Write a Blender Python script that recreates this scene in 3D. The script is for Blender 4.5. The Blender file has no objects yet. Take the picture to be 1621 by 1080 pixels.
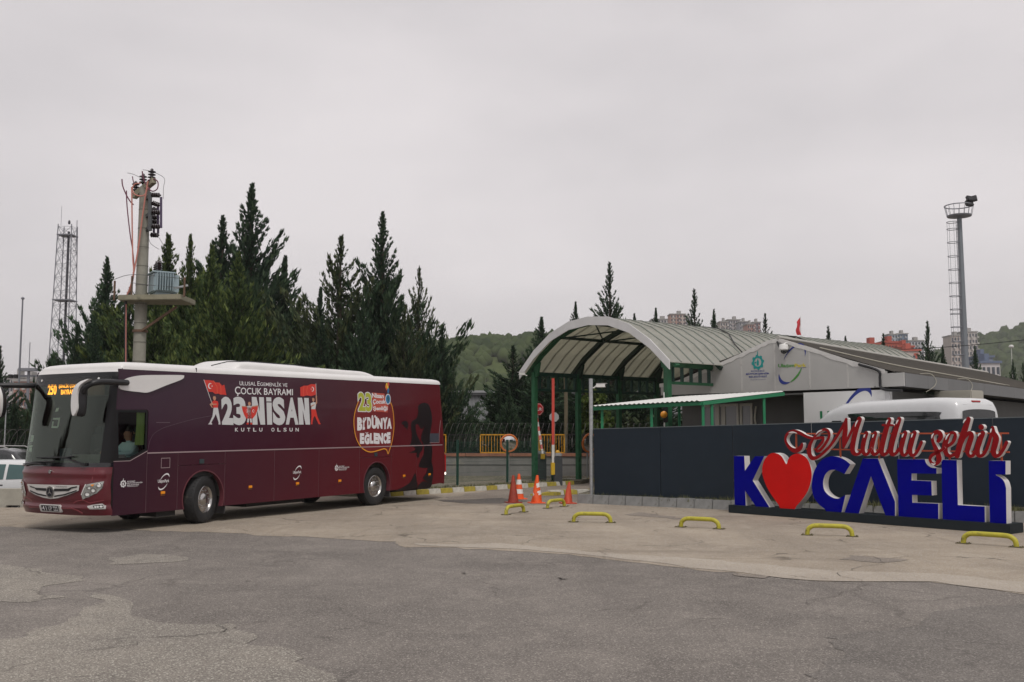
import bpy, bmesh, math, random
import numpy as np
from mathutils import Vector, Matrix
from mathutils.geometry import tessellate_polygon
R_ = math.radians
random.seed(7)
scene = bpy.context.scene
C = scene.collection

# ------------------------------------------------------------------ camera, sky, sun, exposure
CAM_H, FPX, PITCH = 1.95, 1576.0, math.atan(146 / 1576.0)
cam = bpy.data.cameras.new('camera')
cam.lens = 35.0
cam.sensor_width = 36.0
cam.clip_end = 8000
cam_o = bpy.data.objects.new('camera', cam)
cam_o.location = (0, 0, CAM_H)
cam_o.rotation_euler = (R_(90) + PITCH, 0, 0)
C.objects.link(cam_o)
scene.camera = cam_o

SUN_EL, SUN_AZ = R_(58), R_(165)     # azimuth clockwise from +Y
world = bpy.data.worlds.new('World')
scene.world = world
world.use_nodes = True
nt = world.node_tree
nt.nodes.clear()
def N(nt, t, **kw):
    n = nt.nodes.new(t)
    for k, v in kw.items():
        setattr(n, k, v)
    return n
w_out = N(nt, 'ShaderNodeOutputWorld')
w_bg = N(nt, 'ShaderNodeBackground')
w_bg.inputs['Strength'].default_value = 0.1
sky = N(nt, 'ShaderNodeTexSky', sky_type='NISHITA')
sky.sun_disc = False
sky.sun_elevation = SUN_EL
sky.sun_rotation = SUN_AZ
sky.dust_density = 4.0
tc = N(nt, 'ShaderNodeTexCoord')
mp = N(nt, 'ShaderNodeMapping')
mp.inputs['Scale'].default_value = (1.0, 1.0, 2.6)
nz = N(nt, 'ShaderNodeTexNoise')
nz.inputs['Scale'].default_value = 1.7
nz.inputs['Detail'].default_value = 5.0
nz.inputs['Roughness'].default_value = 0.5
cr = N(nt, 'ShaderNodeValToRGB')
cr.color_ramp.elements[0].position = 0.32
cr.color_ramp.elements[0].color = (5.0, 4.78, 4.9, 1)
cr.color_ramp.elements[1].position = 0.70
cr.color_ramp.elements[1].color = (7.05, 6.66, 6.72, 1)
mx = N(nt, 'ShaderNodeMix', data_type='RGBA')
mx.inputs[0].default_value = 0.96
L = nt.links.new
L(tc.outputs['Generated'], mp.inputs['Vector'])
L(mp.outputs['Vector'], nz.inputs['Vector'])
L(nz.outputs['Fac'], cr.inputs['Fac'])
L(sky.outputs['Color'], mx.inputs[6])
L(cr.outputs['Color'], mx.inputs[7])
L(mx.outputs[2], w_bg.inputs['Color'])
L(w_bg.outputs['Background'], w_out.inputs['Surface'])

sun = bpy.data.lights.new('sun', 'SUN')
sun.energy = 1.5
sun.angle = R_(16)
sun.color = (1.0, 0.96, 0.9)
sun_o = bpy.data.objects.new('sun', sun)
sd = Vector((math.sin(SUN_AZ) * math.cos(SUN_EL), math.cos(SUN_AZ) * math.cos(SUN_EL), math.sin(SUN_EL)))
sun_o.rotation_euler = sd.to_track_quat('Z', 'Y').to_euler()
sun_o.location = (20, -20, 60)
C.objects.link(sun_o)

vs = scene.view_settings
vs.view_transform = 'Standard'
vs.look = 'None'
vs.exposure = 0.22
vs.gamma = 1.0
vs.use_curve_mapping = False
try:
    scene.cycles.max_bounces = 8
    scene.cycles.volume_bounces = 2
    scene.cycles.transparent_max_bounces = 16
except Exception:
    pass

# ------------------------------------------------------------------ measuring helpers (points of the place read off the photograph)
_c, _s = math.cos(PITCH), math.sin(PITCH)
def ray(px, py):
    r = (px - 810.5) / FPX
    u = -(py - 540) / FPX
    return Vector((r, _c - u * _s, _s + u * _c))
CAMP = Vector((0, 0, CAM_H))
def gp(px, py, z=0.0):
    d = ray(px, py)
    return CAMP + d * ((z - CAM_H) / d.z)
def at(px, py, Y):
    d = ray(px, py)
    return CAMP + d * (Y / d.y)
class Plane:
    """vertical plane through o, u along the given horizontal direction; w is out of the plane towards the viewer"""
    def __init__(self, o, ux, uy):
        self.o = Vector(o)
        self.u = Vector((ux, uy, 0)).normalized()
        self.n = Vector((self.u.y, -self.u.x, 0))
        self.rz = math.atan2(self.u.y, self.u.x)
    def uv(self, px, py):
        d = ray(px, py)
        t = self.n.dot(self.o - CAMP) / self.n.dot(d)
        p = CAMP + d * t - self.o
        return (p.dot(self.u), p.z)
    def p(self, u, v, w=0.0):
        return self.o + self.u * u + Vector((0, 0, v)) + self.n * w

# ------------------------------------------------------------------ materials
MATS = {}
def M(name, col=(.5, .5, .5), rough=.6, metal=0.0, var=0.0, vscale=6.0, bump=0.0, bscale=40.0, coat=0.0, spec=0.5, dirt=None, dscale=2.0, emis=None, estr=0.0):
    if name in MATS:
        return MATS[name]
    m = bpy.data.materials.new(name)
    m.use_nodes = True
    t = m.node_tree
    b = t.nodes['Principled BSDF']
    b.inputs['Base Color'].default_value = (*col, 1)
    b.inputs['Roughness'].default_value = rough
    b.inputs['Metallic'].default_value = metal
    b.inputs['Coat Weight'].default_value = coat
    b.inputs['Coat Roughness'].default_value = 0.05
    b.inputs['Specular IOR Level'].default_value = spec
    if emis:
        b.inputs['Emission Color'].default_value = (*emis, 1)
        b.inputs['Emission Strength'].default_value = estr
    if var or bump or dirt:
        co = N(t, 'ShaderNodeTexCoord')
        last = None
        if var:
            n = N(t, 'ShaderNodeTexNoise')
            n.inputs['Scale'].default_value = vscale
            n.inputs['Detail'].default_value = 6
            n.inputs['Roughness'].default_value = .65
            t.links.new(co.outputs['Object'], n.inputs['Vector'])
            r = N(t, 'ShaderNodeValToRGB')
            r.color_ramp.elements[0].position = .3
            r.color_ramp.elements[1].position = .7
            r.color_ramp.elements[0].color = (*[max(0, c * (1 - var)) for c in col], 1)
            r.color_ramp.elements[1].color = (*[min(1, c * (1 + var)) for c in col], 1)
            t.links.new(n.outputs['Fac'], r.inputs['Fac'])
            last = r.outputs['Color']
        if dirt:
            n2 = N(t, 'ShaderNodeTexNoise')
            n2.inputs['Scale'].default_value = dscale
            n2.inputs['Detail'].default_value = 8
            n2.inputs['Roughness'].default_value = .7
            t.links.new(co.outputs['Object'], n2.inputs['Vector'])
            r2 = N(t, 'ShaderNodeValToRGB')
            r2.color_ramp.elements[0].position = dirt[3]
            r2.color_ramp.elements[1].position = dirt[3] + .14
            t.links.new(n2.outputs['Fac'], r2.inputs['Fac'])
            x = N(t, 'ShaderNodeMix', data_type='RGBA')
            t.links.new(r2.outputs['Color'], x.inputs[0])
            if last:
                t.links.new(last, x.inputs[6])
            else:
                x.inputs[6].default_value = (*col, 1)
            x.inputs[7].default_value = (*dirt[:3], 1)
            last = x.outputs[2]
        if last:
            t.links.new(last, b.inputs['Base Color'])
        if bump:
            n3 = N(t, 'ShaderNodeTexNoise')
            n3.inputs['Scale'].default_value = bscale
            n3.inputs['Detail'].default_value = 5
            t.links.new(co.outputs['Object'], n3.inputs['Vector'])
            bp = N(t, 'ShaderNodeBump')
            bp.inputs['Strength'].default_value = bump
            bp.inputs['Distance'].default_value = .02
            t.links.new(n3.outputs['Fac'], bp.inputs['Height'])
            t.links.new(bp.outputs['Normal'], b.inputs['Normal'])
    MATS[name] = m
    return m

def glass_mat(name, tint, rough=.02, gloss=(1, 1, 1), ior=1.5):
    m = bpy.data.materials.new(name)
    m.use_nodes = True
    t = m.node_tree
    t.nodes.clear()
    o = N(t, 'ShaderNodeOutputMaterial')
    tr = N(t, 'ShaderNodeBsdfTransparent')
    tr.inputs['Color'].default_value = (*tint, 1)
    g = N(t, 'ShaderNodeBsdfGlossy')
    g.inputs['Roughness'].default_value = rough
    g.inputs['Color'].default_value = (*gloss, 1)
    fr = N(t, 'ShaderNodeFresnel')
    fr.inputs['IOR'].default_value = ior
    x = N(t, 'ShaderNodeMixShader')
    t.links.new(fr.outputs[0], x.inputs[0])
    t.links.new(tr.outputs[0], x.inputs[1])
    t.links.new(g.outputs[0], x.inputs[2])
    t.links.new(x.outputs[0], o.inputs['Surface'])
    return m

# ------------------------------------------------------------------ mesh builder
class MB:
    def __init__(self):
        self.v, self.f, self.m = [], [], []
    def add(self, vs, fs, mi=0):
        b = len(self.v)
        self.v += [tuple(p) for p in vs]
        for f in fs:
            self.f.append(tuple(b + i for i in f))
            self.m.append(mi)
        return self
    def hexa(self, a, mi=0):     # 8 corners: bottom 4 ccw, top 4 ccw
        return self.add(a, [(0, 3, 2, 1), (4, 5, 6, 7), (0, 1, 5, 4), (1, 2, 6, 5), (2, 3, 7, 6), (3, 0, 4, 7)], mi)
    def box(self, c, s, mi=0, rz=0.0):
        x, y, z = s[0] / 2, s[1] / 2, s[2] / 2
        ca, sa = math.cos(rz), math.sin(rz)
        P = [(-x, -y, -z), (x, -y, -z), (x, y, -z), (-x, y, -z), (-x, -y, z), (x, -y, z), (x, y, z), (-x, y, z)]
        return self.hexa([(c[0] + ca * p[0] - sa * p[1], c[1] + sa * p[0] + ca * p[1], c[2] + p[2]) for p in P], mi)
    def beam(self, p0, p1, w, h, mi=0, up=(0, 0, 1)):
        p0, p1 = Vector(p0), Vector(p1)
        d = (p1 - p0).normalized()
        u = Vector(up)
        if abs(d.dot(u)) > .99:
            u = Vector((0, 1, 0))
        a = d.cross(u).normalized() * (w / 2)
        b = a.cross(d).normalized() * (h / 2)
        return self.hexa([p0 - a - b, p0 + a - b, p1 + a - b, p1 - a - b, p0 - a + b, p0 + a + b, p1 + a + b, p1 - a + b], mi)
    def tube(self, pts, r, n=8, mi=0, caps=True):
        pts = [Vector(p) for p in pts]
        k = len(pts)
        rs = r if isinstance(r, (list, tuple)) else [r] * k
        d0 = (pts[1] - pts[0]).normalized()
        a = d0.orthogonal().normalized()
        vs = []
        for i, p in enumerate(pts):
            d = (pts[min(i + 1, k - 1)] - pts[max(i - 1, 0)]).normalized()
            a = (a - d * a.dot(d))
            a = a.normalized() if a.length > 1e-6 else d.orthogonal().normalized()
            b = d.cross(a)
            for j in range(n):
                t = 2 * math.pi * j / n
                vs.append(p + (a * math.cos(t) + b * math.sin(t)) * rs[i])
        fs = []
        for i in range(k - 1):
            for j in range(n):
                j2 = (j + 1) % n
                fs.append((i * n + j, i * n + j2, (i + 1) * n + j2, (i + 1) * n + j))
        if caps:
            fs.append(tuple(reversed(range(n))))
            fs.append(tuple((k - 1) * n + j for j in range(n)))
        return self.add(vs, fs, mi)
    def lathe(self, prof, n=20, mtx=None, mi=0):
        mtx = mtx or Matrix()
        vs, fs = [], []
        for r, z in prof:
            for j in range(n):
                t = 2 * math.pi * j / n
                vs.append(mtx @ Vector((r * math.cos(t), r * math.sin(t), z)))
        for i in range(len(prof) - 1):
            for j in range(n):
                j2 = (j + 1) % n
                fs.append((i * n + j, i * n + j2, (i + 1) * n + j2, (i + 1) * n + j))
        fs.append(tuple(reversed(range(n))))
        fs.append(tuple((len(prof) - 1) * n + j for j in range(n)))
        return self.add(vs, fs, mi)
    def prism(self, loops, fn, w0, w1, mi=0, ms=None, back=True):
        """loops: outer polygon (and holes) in (u,v); fn(u,v,w)->xyz; front face at w1, sides down to w0"""
        if not isinstance(loops[0][0], (tuple, list)):
            loops = [loops]
        ms = mi if ms is None else ms
        tri = tessellate_polygon([[Vector((p[0], p[1], 0)) for p in l] for l in loops])
        flat = [p for l in loops for p in l]
        n = len(flat)
        def orient(t):
            a, b, c = (flat[i] for i in t)
            return (b[0] - a[0]) * (c[1] - a[1]) - (b[1] - a[1]) * (c[0] - a[0])
        tri = [t if orient(t) > 0 else tuple(reversed(t)) for t in tri if abs(orient(t)) > 1e-12]
        self.add([fn(p[0], p[1], w1) for p in flat], tri, mi)
        if w0 is None:
            return self
        if back:
            self.add([fn(p[0], p[1], w0) for p in flat], [tuple(reversed(t)) for t in tri], ms)
        for k, l in enumerate(loops):
            A = sum(l[i][0] * l[(i + 1) % len(l)][1] - l[(i + 1) % len(l)][0] * l[i][1] for i in range(len(l)))
            ll = l if (A > 0) == (k == 0) else list(reversed(l))
            m = len(ll)
            self.add([fn(p[0], p[1], w0) for p in ll] + [fn(p[0], p[1], w1) for p in ll],
                     [(i, (i + 1) % m, m + (i + 1) % m, m + i) for i in range(m)], ms)
        return self
    def grid(self, fn, nu, nv, mi=0, flip=False):
        vs = [fn(i / (nu - 1), j / (nv - 1)) for j in range(nv) for i in range(nu)]
        fs = []
        for j in range(nv - 1):
            for i in range(nu - 1):
                q = (j * nu + i, j * nu + i + 1, (j + 1) * nu + i + 1, (j + 1) * nu + i)
                fs.append(tuple(reversed(q)) if flip else q)
        return self.add(vs, fs, mi)
    def build(self, name, mats, parent=None, smooth=False, bevel=0.0, angle=35, org=None, **props):
        me = bpy.data.meshes.new(name)
        vs = self.v
        if org is not None:
            vs = [(p[0] - org[0], p[1] - org[1], p[2] - org[2]) for p in vs]
        me.from_pydata(vs, [], self.f)
        for m in (mats if isinstance(mats, (list, tuple)) else [mats]):
            me.materials.append(m)
        me.polygons.foreach_set('material_index', self.m)
        if bevel:
            bm = bmesh.new()
            bm.from_mesh(me)
            bmesh.ops.remove_doubles(bm, verts=bm.verts, dist=1e-5)
            es = [e for e in bm.edges if len(e.link_faces) == 2 and e.calc_face_angle(0) > .5]
            bmesh.ops.bevel(bm, geom=es, offset=bevel, segments=2, affect='EDGES', clamp_overlap=True)
            bm.to_mesh(me)
            bm.free()
        if smooth or bevel:
            me.polygons.foreach_set('use_smooth', [True] * len(me.polygons))
            me.set_sharp_from_angle(angle=R_(angle))
        me.update()
        o = bpy.data.objects.new(name, me)
        C.objects.link(o)
        if parent is not None:
            o.parent = parent
        elif org is not None:
            o.location = org
        for k, v in props.items():
            o[k] = v
        return o
def V3(p):
    return (p[0], p[1], p[2])

def thing(name, label, cat, loc=(0, 0, 0), rz=0.0, group=None):
    o = bpy.data.objects.new(name, None)
    o.empty_display_size = .2
    o.location = loc
    o.rotation_euler = (0, 0, rz)
    o['label'] = label
    o['category'] = cat
    if group:
        o['group'] = group
    C.objects.link(o)
    return o
KIDS = {}
def copy_tree(o, parent=None):
    c = o.copy()
    C.objects.link(c)
    if parent is not None:
        c.parent = parent
    for ch in [x for x in C.objects if x.parent == o]:
        copy_tree(ch, c)
    return c
def copy_thing(src, loc, rz, label, scale=None):
    kids = [x for x in C.objects if x.parent == src]
    c = src.copy()
    C.objects.link(c)
    c.location = loc
    c.rotation_euler = (0, 0, rz)
    if scale:
        c.scale = scale
    c['label'] = label
    for k in kids:
        sub = [x for x in C.objects if x.parent == k]
        d = k.copy()
        C.objects.link(d)
        d.parent = c
        for s in sub:
            e = s.copy()
            C.objects.link(e)
            e.parent = d
    return c

# flat lettering -------------------------------------------------------------
_txt = {}
def text_geo(s, bold=0.0):
    k = (s, bold)
    if k not in _txt:
        cu = bpy.data.curves.new('lettering', 'FONT')
        cu.body = s
        cu.offset = bold
        cu.resolution_u = 4
        o = bpy.data.objects.new('lettering', cu)
        me = o.to_mesh()
        vs = [(v.co.x, v.co.y) for v in me.vertices]
        fs = [tuple(p.vertices) for p in me.polygons]
        o.to_mesh_clear()
        bpy.data.objects.remove(o)
        bpy.data.curves.remove(cu)
        x0, x1 = min(v[0] for v in vs), max(v[0] for v in vs)
        y0, y1 = min(v[1] for v in vs), max(v[1] for v in vs)
        vs = [((x - x0) / (x1 - x0), (y - y0) / (y1 - y0)) for x, y in vs]
        fs2 = []
        for f in fs:
            A = sum(vs[f[i]][0] * vs[f[(i + 1) % len(f)]][1] - vs[f[(i + 1) % len(f)]][0] * vs[f[i]][1] for i in range(len(f)))
            fs2.append(f if A > 0 else tuple(reversed(f)))
        _txt[k] = (vs, fs2)
    return _txt[k]
def put_text(mb, s, quad, fn, w, mi=0, bold=0.0):
    """quad: four (u,v) corners bottom-left, bottom-right, top-right, top-left"""
    vs, fs = text_geo(s, bold)
    a, b, c, d = quad
    out = []
    for x, y in vs:
        u = (a[0] * (1 - x) + b[0] * x) * (1 - y) + (d[0] * (1 - x) + c[0] * x) * y
        v = (a[1] * (1 - x) + b[1] * x) * (1 - y) + (d[1] * (1 - x) + c[1] * x) * y
        out.append(fn(u, v, w))
    mb.add(out, fs, mi)
def rectq(u0, v0, u1, v1):
    return [(u0, v0), (u1, v0), (u1, v1), (u0, v1)]
def circ(cx, cy, r, n=24, ry=None, a0=0.0, a1=2 * math.pi):
    ry = r if ry is None else ry
    m = n if abs(a1 - a0) > 6.28 else n + 1
    return [(cx + r * math.cos(a0 + (a1 - a0) * i / n), cy + ry * math.sin(a0 + (a1 - a0) * i / n)) for i in range(m)]
def crescent(cx, cy, r, flip=1):
    a = circ(cx, cy, r, 20, None, R_(50), R_(310))
    b = circ(cx + r * .27, cy, r * .78, 20, None, R_(302), R_(58))
    p = a + b
    return [(cx + (x - cx) * flip, y) for x, y in p]
def star(cx, cy, r, rot=0.0, k=.4, n=5):
    return [(cx + (r if i % 2 == 0 else r * k) * math.cos(rot + math.pi * i / n), cy + (r if i % 2 == 0 else r * k) * math.sin(rot + math.pi * i / n)) for i in range(2 * n)]
def swoosh(cx, cy, a, b, tilt, t0, t1, w, n=24):
    """tapering arc of a tilted ellipse"""
    o, i_ = [], []
    for k in range(n + 1):
        f = k / n
        t = t0 + (t1 - t0) * f
        h = w * math.sin(math.pi * min(1, max(0, f))) ** .7 + w * .06
        for lst, q in ((o, 1 + h), (i_, 1 - h)):
            x, y = a * q * math.cos(t), b * q * math.sin(t)
            lst.append((cx + x * math.cos(tilt) - y * math.sin(tilt), cy + x * math.sin(tilt) + y * math.cos(tilt)))
    return o, i_
def put_swoosh(mb, sw, fn, w, mi=0):
    o, i_ = sw
    n = len(o)
    mb.add([fn(p[0], p[1], w) for p in o] + [fn(p[0], p[1], w) for p in i_], [(n + k, k, k + 1, n + k + 1) for k in range(n - 1)], mi)
def stroke(pts, hw):
    """outline polygon around a polyline; hw one half width or a list"""
    n = len(pts)
    hs = hw if isinstance(hw, (list, tuple)) else [hw] * n
    l, r = [], []
    for i in range(n):
        a, b = pts[max(i - 1, 0)], pts[min(i + 1, n - 1)]
        dx, dy = b[0] - a[0], b[1] - a[1]
        q = math.hypot(dx, dy) or 1
        l.append((pts[i][0] - dy / q * hs[i], pts[i][1] + dx / q * hs[i]))
        r.append((pts[i][0] + dy / q * hs[i], pts[i][1] - dx / q * hs[i]))
    return l + r[::-1]
def gear_logo(mb, fn, cx, cy, r, w, mi=0):
    ring = []
    for k in range(48):
        a = 2 * math.pi * k / 48
        rr = r * (1.0 if (k % 6) in (0, 1, 2) else .84)
        ring.append((cx + rr * math.cos(a), cy + rr * math.sin(a)))
    hole = circ(cx, cy, r * .56, 24)
    mb.prism([ring, hole], fn, None, w, mi)
    mb.prism([(cx - r * .07, cy + r * .9), (cx + r * .07, cy + r * .9), (cx + r * .05, cy + r * 1.45), (cx - r * .05, cy + r * 1.45)], fn, None, w, mi)
    mb.prism([(cx - r * .16, cy - r * .42), (cx + r * .16, cy - r * .42), (cx + r * .18, cy + r * .1), (cx, cy + r * .45), (cx - r * .18, cy + r * .1)], fn, None, w, mi)
    mb.prism(rectq(cx - r * .5, cy - r * .12, cx - r * .24, cy + r * .08), fn, None, w, mi)
def smooth_pts(pts, k=4, closed=False):
    """Catmull-Rom through the points"""
    n = len(pts)
    out = []
    rng = range(n if closed else n - 1)
    for i in rng:
        if closed:
            p0, p1, p2, p3 = pts[(i - 1) % n], pts[i], pts[(i + 1) % n], pts[(i + 2) % n]
        else:
            p0, p1, p2, p3 = pts[max(i - 1, 0)], pts[i], pts[i + 1], pts[min(i + 2, n - 1)]
        for j in range(k):
            t = j / k
            out.append(tuple(.5 * (2 * b + (c - a) * t + (2 * a - 5 * b + 4 * c - d) * t * t + (3 * b - a - 3 * c + d) * t ** 3) for a, b, c, d in zip(p0, p1, p2, p3)))
    if not closed:
        out.append(tuple(pts[-1]))
    return out

# ------------------------------------------------------------------ common materials
white_paint = M('white_paint', (.72, .72, .7), .35, var=.06, vscale=3, coat=.2)
black_plastic = M('black_plastic', (.012, .012, .014), .45)
black_gloss = M('black_gloss', (.008, .008, .01), .08, coat=.5)
rubber = M('rubber', (.016, .016, .017), .8, var=.25, vscale=9, dirt=(.07, .062, .052, .60), dscale=3)
steel = M('steel', (.45, .44, .42), .35, 1.0, var=.15, vscale=8)
chrome = M('chrome', (.48, .47, .46), .26, 1.0, var=.2, vscale=6)
galv = M('galvanised_steel', (.42, .44, .45), .5, .6, var=.18, vscale=14, bump=.1, bscale=30)
concrete = M('concrete', (.34, .325, .29), .9, var=.2, vscale=3, bump=.35, bscale=35, dirt=(.16, .15, .12, .6), dscale=1.6)
green_paint = M('green_paint', (.018, .105, .045), .5, var=.22, vscale=4, dirt=(.05, .06, .04, .68), dscale=3)
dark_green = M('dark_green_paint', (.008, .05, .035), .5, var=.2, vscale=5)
orange_plastic = M('orange_plastic', (.75, .10, .018), .5, var=.15, vscale=5, dirt=(.22, .045, .02, .62), dscale=5)
yellow_paint = M('yellow_paint', (.40, .36, .03), .55, var=.2, vscale=5, bump=.15, bscale=30, dirt=(.055, .05, .03, .57), dscale=6)
lens_white = M('lens_white', (.75, .76, .74), .15, coat=.5)
red_lens = M('red_lens', (.45, .012, .012), .2, coat=.5)
amber_lens = M('amber_lens', (.85, .30, .015), .25, coat=.4)
print_white = M('print_white', (.74, .73, .74), .45)
print_red = M('print_red', (.62, .035, .022), .45)
# ================================================================== THE SETTING: ground
def ground_mat(name, base, dark, light, speck=0.5, crack=0.35, mott=0.5, stain=None, rough=.92):
    m = bpy.data.materials.new(name)
    m.use_nodes = True
    t = m.node_tree
    b = t.nodes['Principled BSDF']
    b.inputs['Roughness'].default_value = rough
    b.inputs['Specular IOR Level'].default_value = .25
    co = N(t, 'ShaderNodeTexCoord')
    def noise(sc, det=6, rg=.6, dist=0.0, scale=None):
        n = N(t, 'ShaderNodeTexNoise')
        n.inputs['Scale'].default_value = sc
        n.inputs['Detail'].default_value = det
        n.inputs['Roughness'].default_value = rg
        n.inputs['Distortion'].default_value = dist
        if scale:
            mm = N(t, 'ShaderNodeMapping')
            mm.inputs['Scale'].default_value = scale
            mm.inputs['Rotation'].default_value = (0, 0, .5)
            t.links.new(co.outputs['Object'], mm.inputs['Vector'])
            t.links.new(mm.outputs['Vector'], n.inputs['Vector'])
        else:
            t.links.new(co.outputs['Object'], n.inputs['Vector'])
        return n.outputs['Fac']
    def ramp(src, p0, c0, p1, c1):
        r = N(t, 'ShaderNodeValToRGB')
        r.color_ramp.elements[0].position = p0
        r.color_ramp.elements[1].position = p1
        r.color_ramp.elements[0].color = (*c0, 1) if len(c0) == 3 else c0
        r.color_ramp.elements[1].color = (*c1, 1) if len(c1) == 3 else c1
        t.links.new(src, r.inputs['Fac'])
        return r.outputs['Color']
    def mix(fac, a, c, mode='MIX'):
        x = N(t, 'ShaderNodeMix', data_type='RGBA', blend_type=mode)
        if isinstance(fac, float):
            x.inputs[0].default_value = fac
        else:
            t.links.new(fac, x.inputs[0])
        for k, q in ((6, a), (7, c)):
            if isinstance(q, tuple):
                x.inputs[k].default_value = (*q, 1)
            else:
                t.links.new(q, x.inputs[k])
        return x.outputs[2]
    W, K = (1, 1, 1), (0, 0, 0)
    col = mix(ramp(noise(.28, 7, .62), .35, K, .68, W), dark, base)
    col = mix(ramp(noise(1.3, 8, .7, .6), .46, K, .72, (mott,) * 3), col, light)
    col = mix(ramp(noise(.55, 6, .6, .3, (1, .22, 1)), .48, K, .72, (.75, .75, .75)), col, dark)
    col = mix(ramp(noise(2.6, 7, .7, .5, (1, .16, 1)), .55, K, .72, (.5, .5, .5)), col, tuple(c * .8 for c in dark))
    # aggregate: pale and dark grains
    v = N(t, 'ShaderNodeTexVoronoi')
    v.inputs['Scale'].default_value = 85
    t.links.new(co.outputs['Object'], v.inputs['Vector'])
    g = N(t, 'ShaderNodeSeparateColor')
    t.links.new(v.outputs['Color'], g.inputs[0])
    col = mix(ramp(g.outputs[0], .74, K, .95, (speck,) * 3), col, tuple(min(.6, c * 1.9 + .05) for c in light))
    col = mix(ramp(g.outputs[1], .70, K, .95, (speck,) * 3), col, tuple(c * .35 for c in dark))
    # cracks, warped and broken up
    nd = N(t, 'ShaderNodeTexNoise')
    nd.inputs['Scale'].default_value = 1.1
    nd.inputs['Detail'].default_value = 8
    t.links.new(co.outputs['Object'], nd.inputs['Vector'])
    va = N(t, 'ShaderNodeVectorMath', operation='MULTIPLY_ADD')
    t.links.new(nd.outputs['Color'], va.inputs[0])
    va.inputs[1].default_value = (1.6, 1.6, 0)
    t.links.new(co.outputs['Object'], va.inputs[2])
    vc = N(t, 'ShaderNodeTexVoronoi', feature='DISTANCE_TO_EDGE')
    vc.inputs['Scale'].default_value = .42
    t.links.new(va.outputs[0], vc.inputs['Vector'])
    ck = ramp(vc.outputs['Distance'], .004, W, .012, K)
    br = ramp(noise(.5, 3), .48, K, .58, (crack,) * 3)
    ckf = mix(1.0, ck, br, 'MULTIPLY')
    col = mix(ckf, col, tuple(c * .3 for c in dark))
    if stain:
        col = mix(ramp(noise(.35, 7, .65, .8, (.5, 1.2, 1)), .56, K, .74, (.7, .7, .7)), col, stain)
    t.links.new(col, b.inputs['Base Color'])
    bm_ = N(t, 'ShaderNodeBump')
    bm_.inputs['Strength'].default_value = .55
    bm_.inputs['Distance'].default_value = .012
    t.links.new(g.outputs[0], bm_.inputs['Height'])
    b2 = N(t, 'ShaderNodeBump')
    b2.inputs['Strength'].default_value = .35
    b2.inputs['Distance'].default_value = .03
    t.links.new(noise(2.2, 6, .65), b2.inputs['Height'])
    t.links.new(bm_.outputs['Normal'], b2.inputs['Normal'])
    t.links.new(b2.outputs['Normal'], b.inputs['Normal'])
    return m
asphalt = ground_mat('asphalt', (.212, .191, .172), (.135, .122, .111), (.262, .236, .21), .45, .35, .7)
apron_m = ground_mat('worn_concrete', (.385, .325, .252), (.25, .21, .165), (.44, .385, .312), .35, .7, .6, stain=(.19, .155, .12))
worn_m = ground_mat('worn_gravelly_asphalt', (.262, .236, .205), (.19, .172, .153), (.31, .28, .24), .6, .5, .7)
patch_m = ground_mat('tar_patch', (.12, .108, .098), (.08, .073, .068), (.165, .148, .13), .5, .3, .5)
road_m = ground_mat('gate_road', (.26, .22, .185), (.185, .158, .135), (.31, .265, .22), .35, .6, .6, stain=(.15, .12, .095))
stain_m = ground_mat('ground_stain', (.25, .218, .185), (.19, .165, .142), (.29, .255, .218), .4, .4, .6)
verge_m = ground_mat('verge_soil', (.17, .15, .11), (.09, .085, .06), (.23, .21, .16), .8, 0., .7, stain=(.07, .08, .035))

def ground_z(x, y):
    def ss(a):
        a = max(0, min(1, a))
        return a * a * (3 - 2 * a)
    return -.28 * ss((-x - 10.5) / 2.5) * ss((y - 26.6) / 1.5)
xs = [-3500, -900, -300, -120, -70] + list(np.arange(-50, 50.1, 1.0)) + [70, 120, 300, 900, 3500]
ys = [-600, -200, -60, -20] + list(np.arange(-6, 60.1, 1.0)) + [80, 120, 250, 700, 2000, 5000]
mb = MB()
mb.v = [(x, y, ground_z(x, y)) for y in ys for x in xs]
nx = len(xs)
mb.f = [(j * nx + i, j * nx + i + 1, (j + 1) * nx + i + 1, (j + 1) * nx + i) for j in range(len(ys) - 1) for i in range(nx - 1)]
mb.m = [0] * len(mb.f)
mb.build('ground', asphalt, kind='structure')

def jag(poly, step=.35, amp=.10, seed=1, closed=True):
    rnd = random.Random(seed)
    out = []
    n = len(poly)
    for i in range(n):
        a, b = Vector(poly[i]), Vector(poly[(i + 1) % n])
        k = max(1, min(160, int((b - a).length / step)))
        for j in range(k):
            p = a.lerp(b, j / k)
            q = amp * (1 if j else .6)
            out.append((p.x + rnd.uniform(-q, q) * 1.6 + .18 * math.sin(p.y * 3.1 + p.x * 1.7), p.y + rnd.uniform(-q, q) + .12 * math.sin(p.x * 2.3 + 1)))
    return out
def sheet(name, poly, z, m):
    b = MB()
    b.prism([tuple(p) for p in poly], lambda u, v, w: (u, v, w), None, z, 0)
    return b.build(name, m, kind='structure')
def pxpoly(pts):
    return [tuple(gp(*p)[:2]) for p in pts]
front = pxpoly([(-300, 838), (0, 834), (150, 838), (350, 843), (500, 853), (622, 857), (642, 866), (720, 867), (790, 871), (900, 880), (1000, 889), (1130, 905), (1300, 919), (1480, 925), (1621, 940), (1900, 958)])
fj = jag(front, .35, .09, 3)[:-60] if False else None
edge = []
rnd = random.Random(3)
for i in range(len(front) - 1):
    a, b = Vector(front[i]), Vector(front[i + 1])
    k = max(2, int((b - a).length / .22))
    for j in range(k):
        p = a.lerp(b, j / k)
        edge.append((p.x + rnd.uniform(-.07, .07), p.y + rnd.uniform(-.09, .09) + .16 * math.sin(p.x * 2.1) * math.sin(p.x * .7 + 1)))
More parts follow.
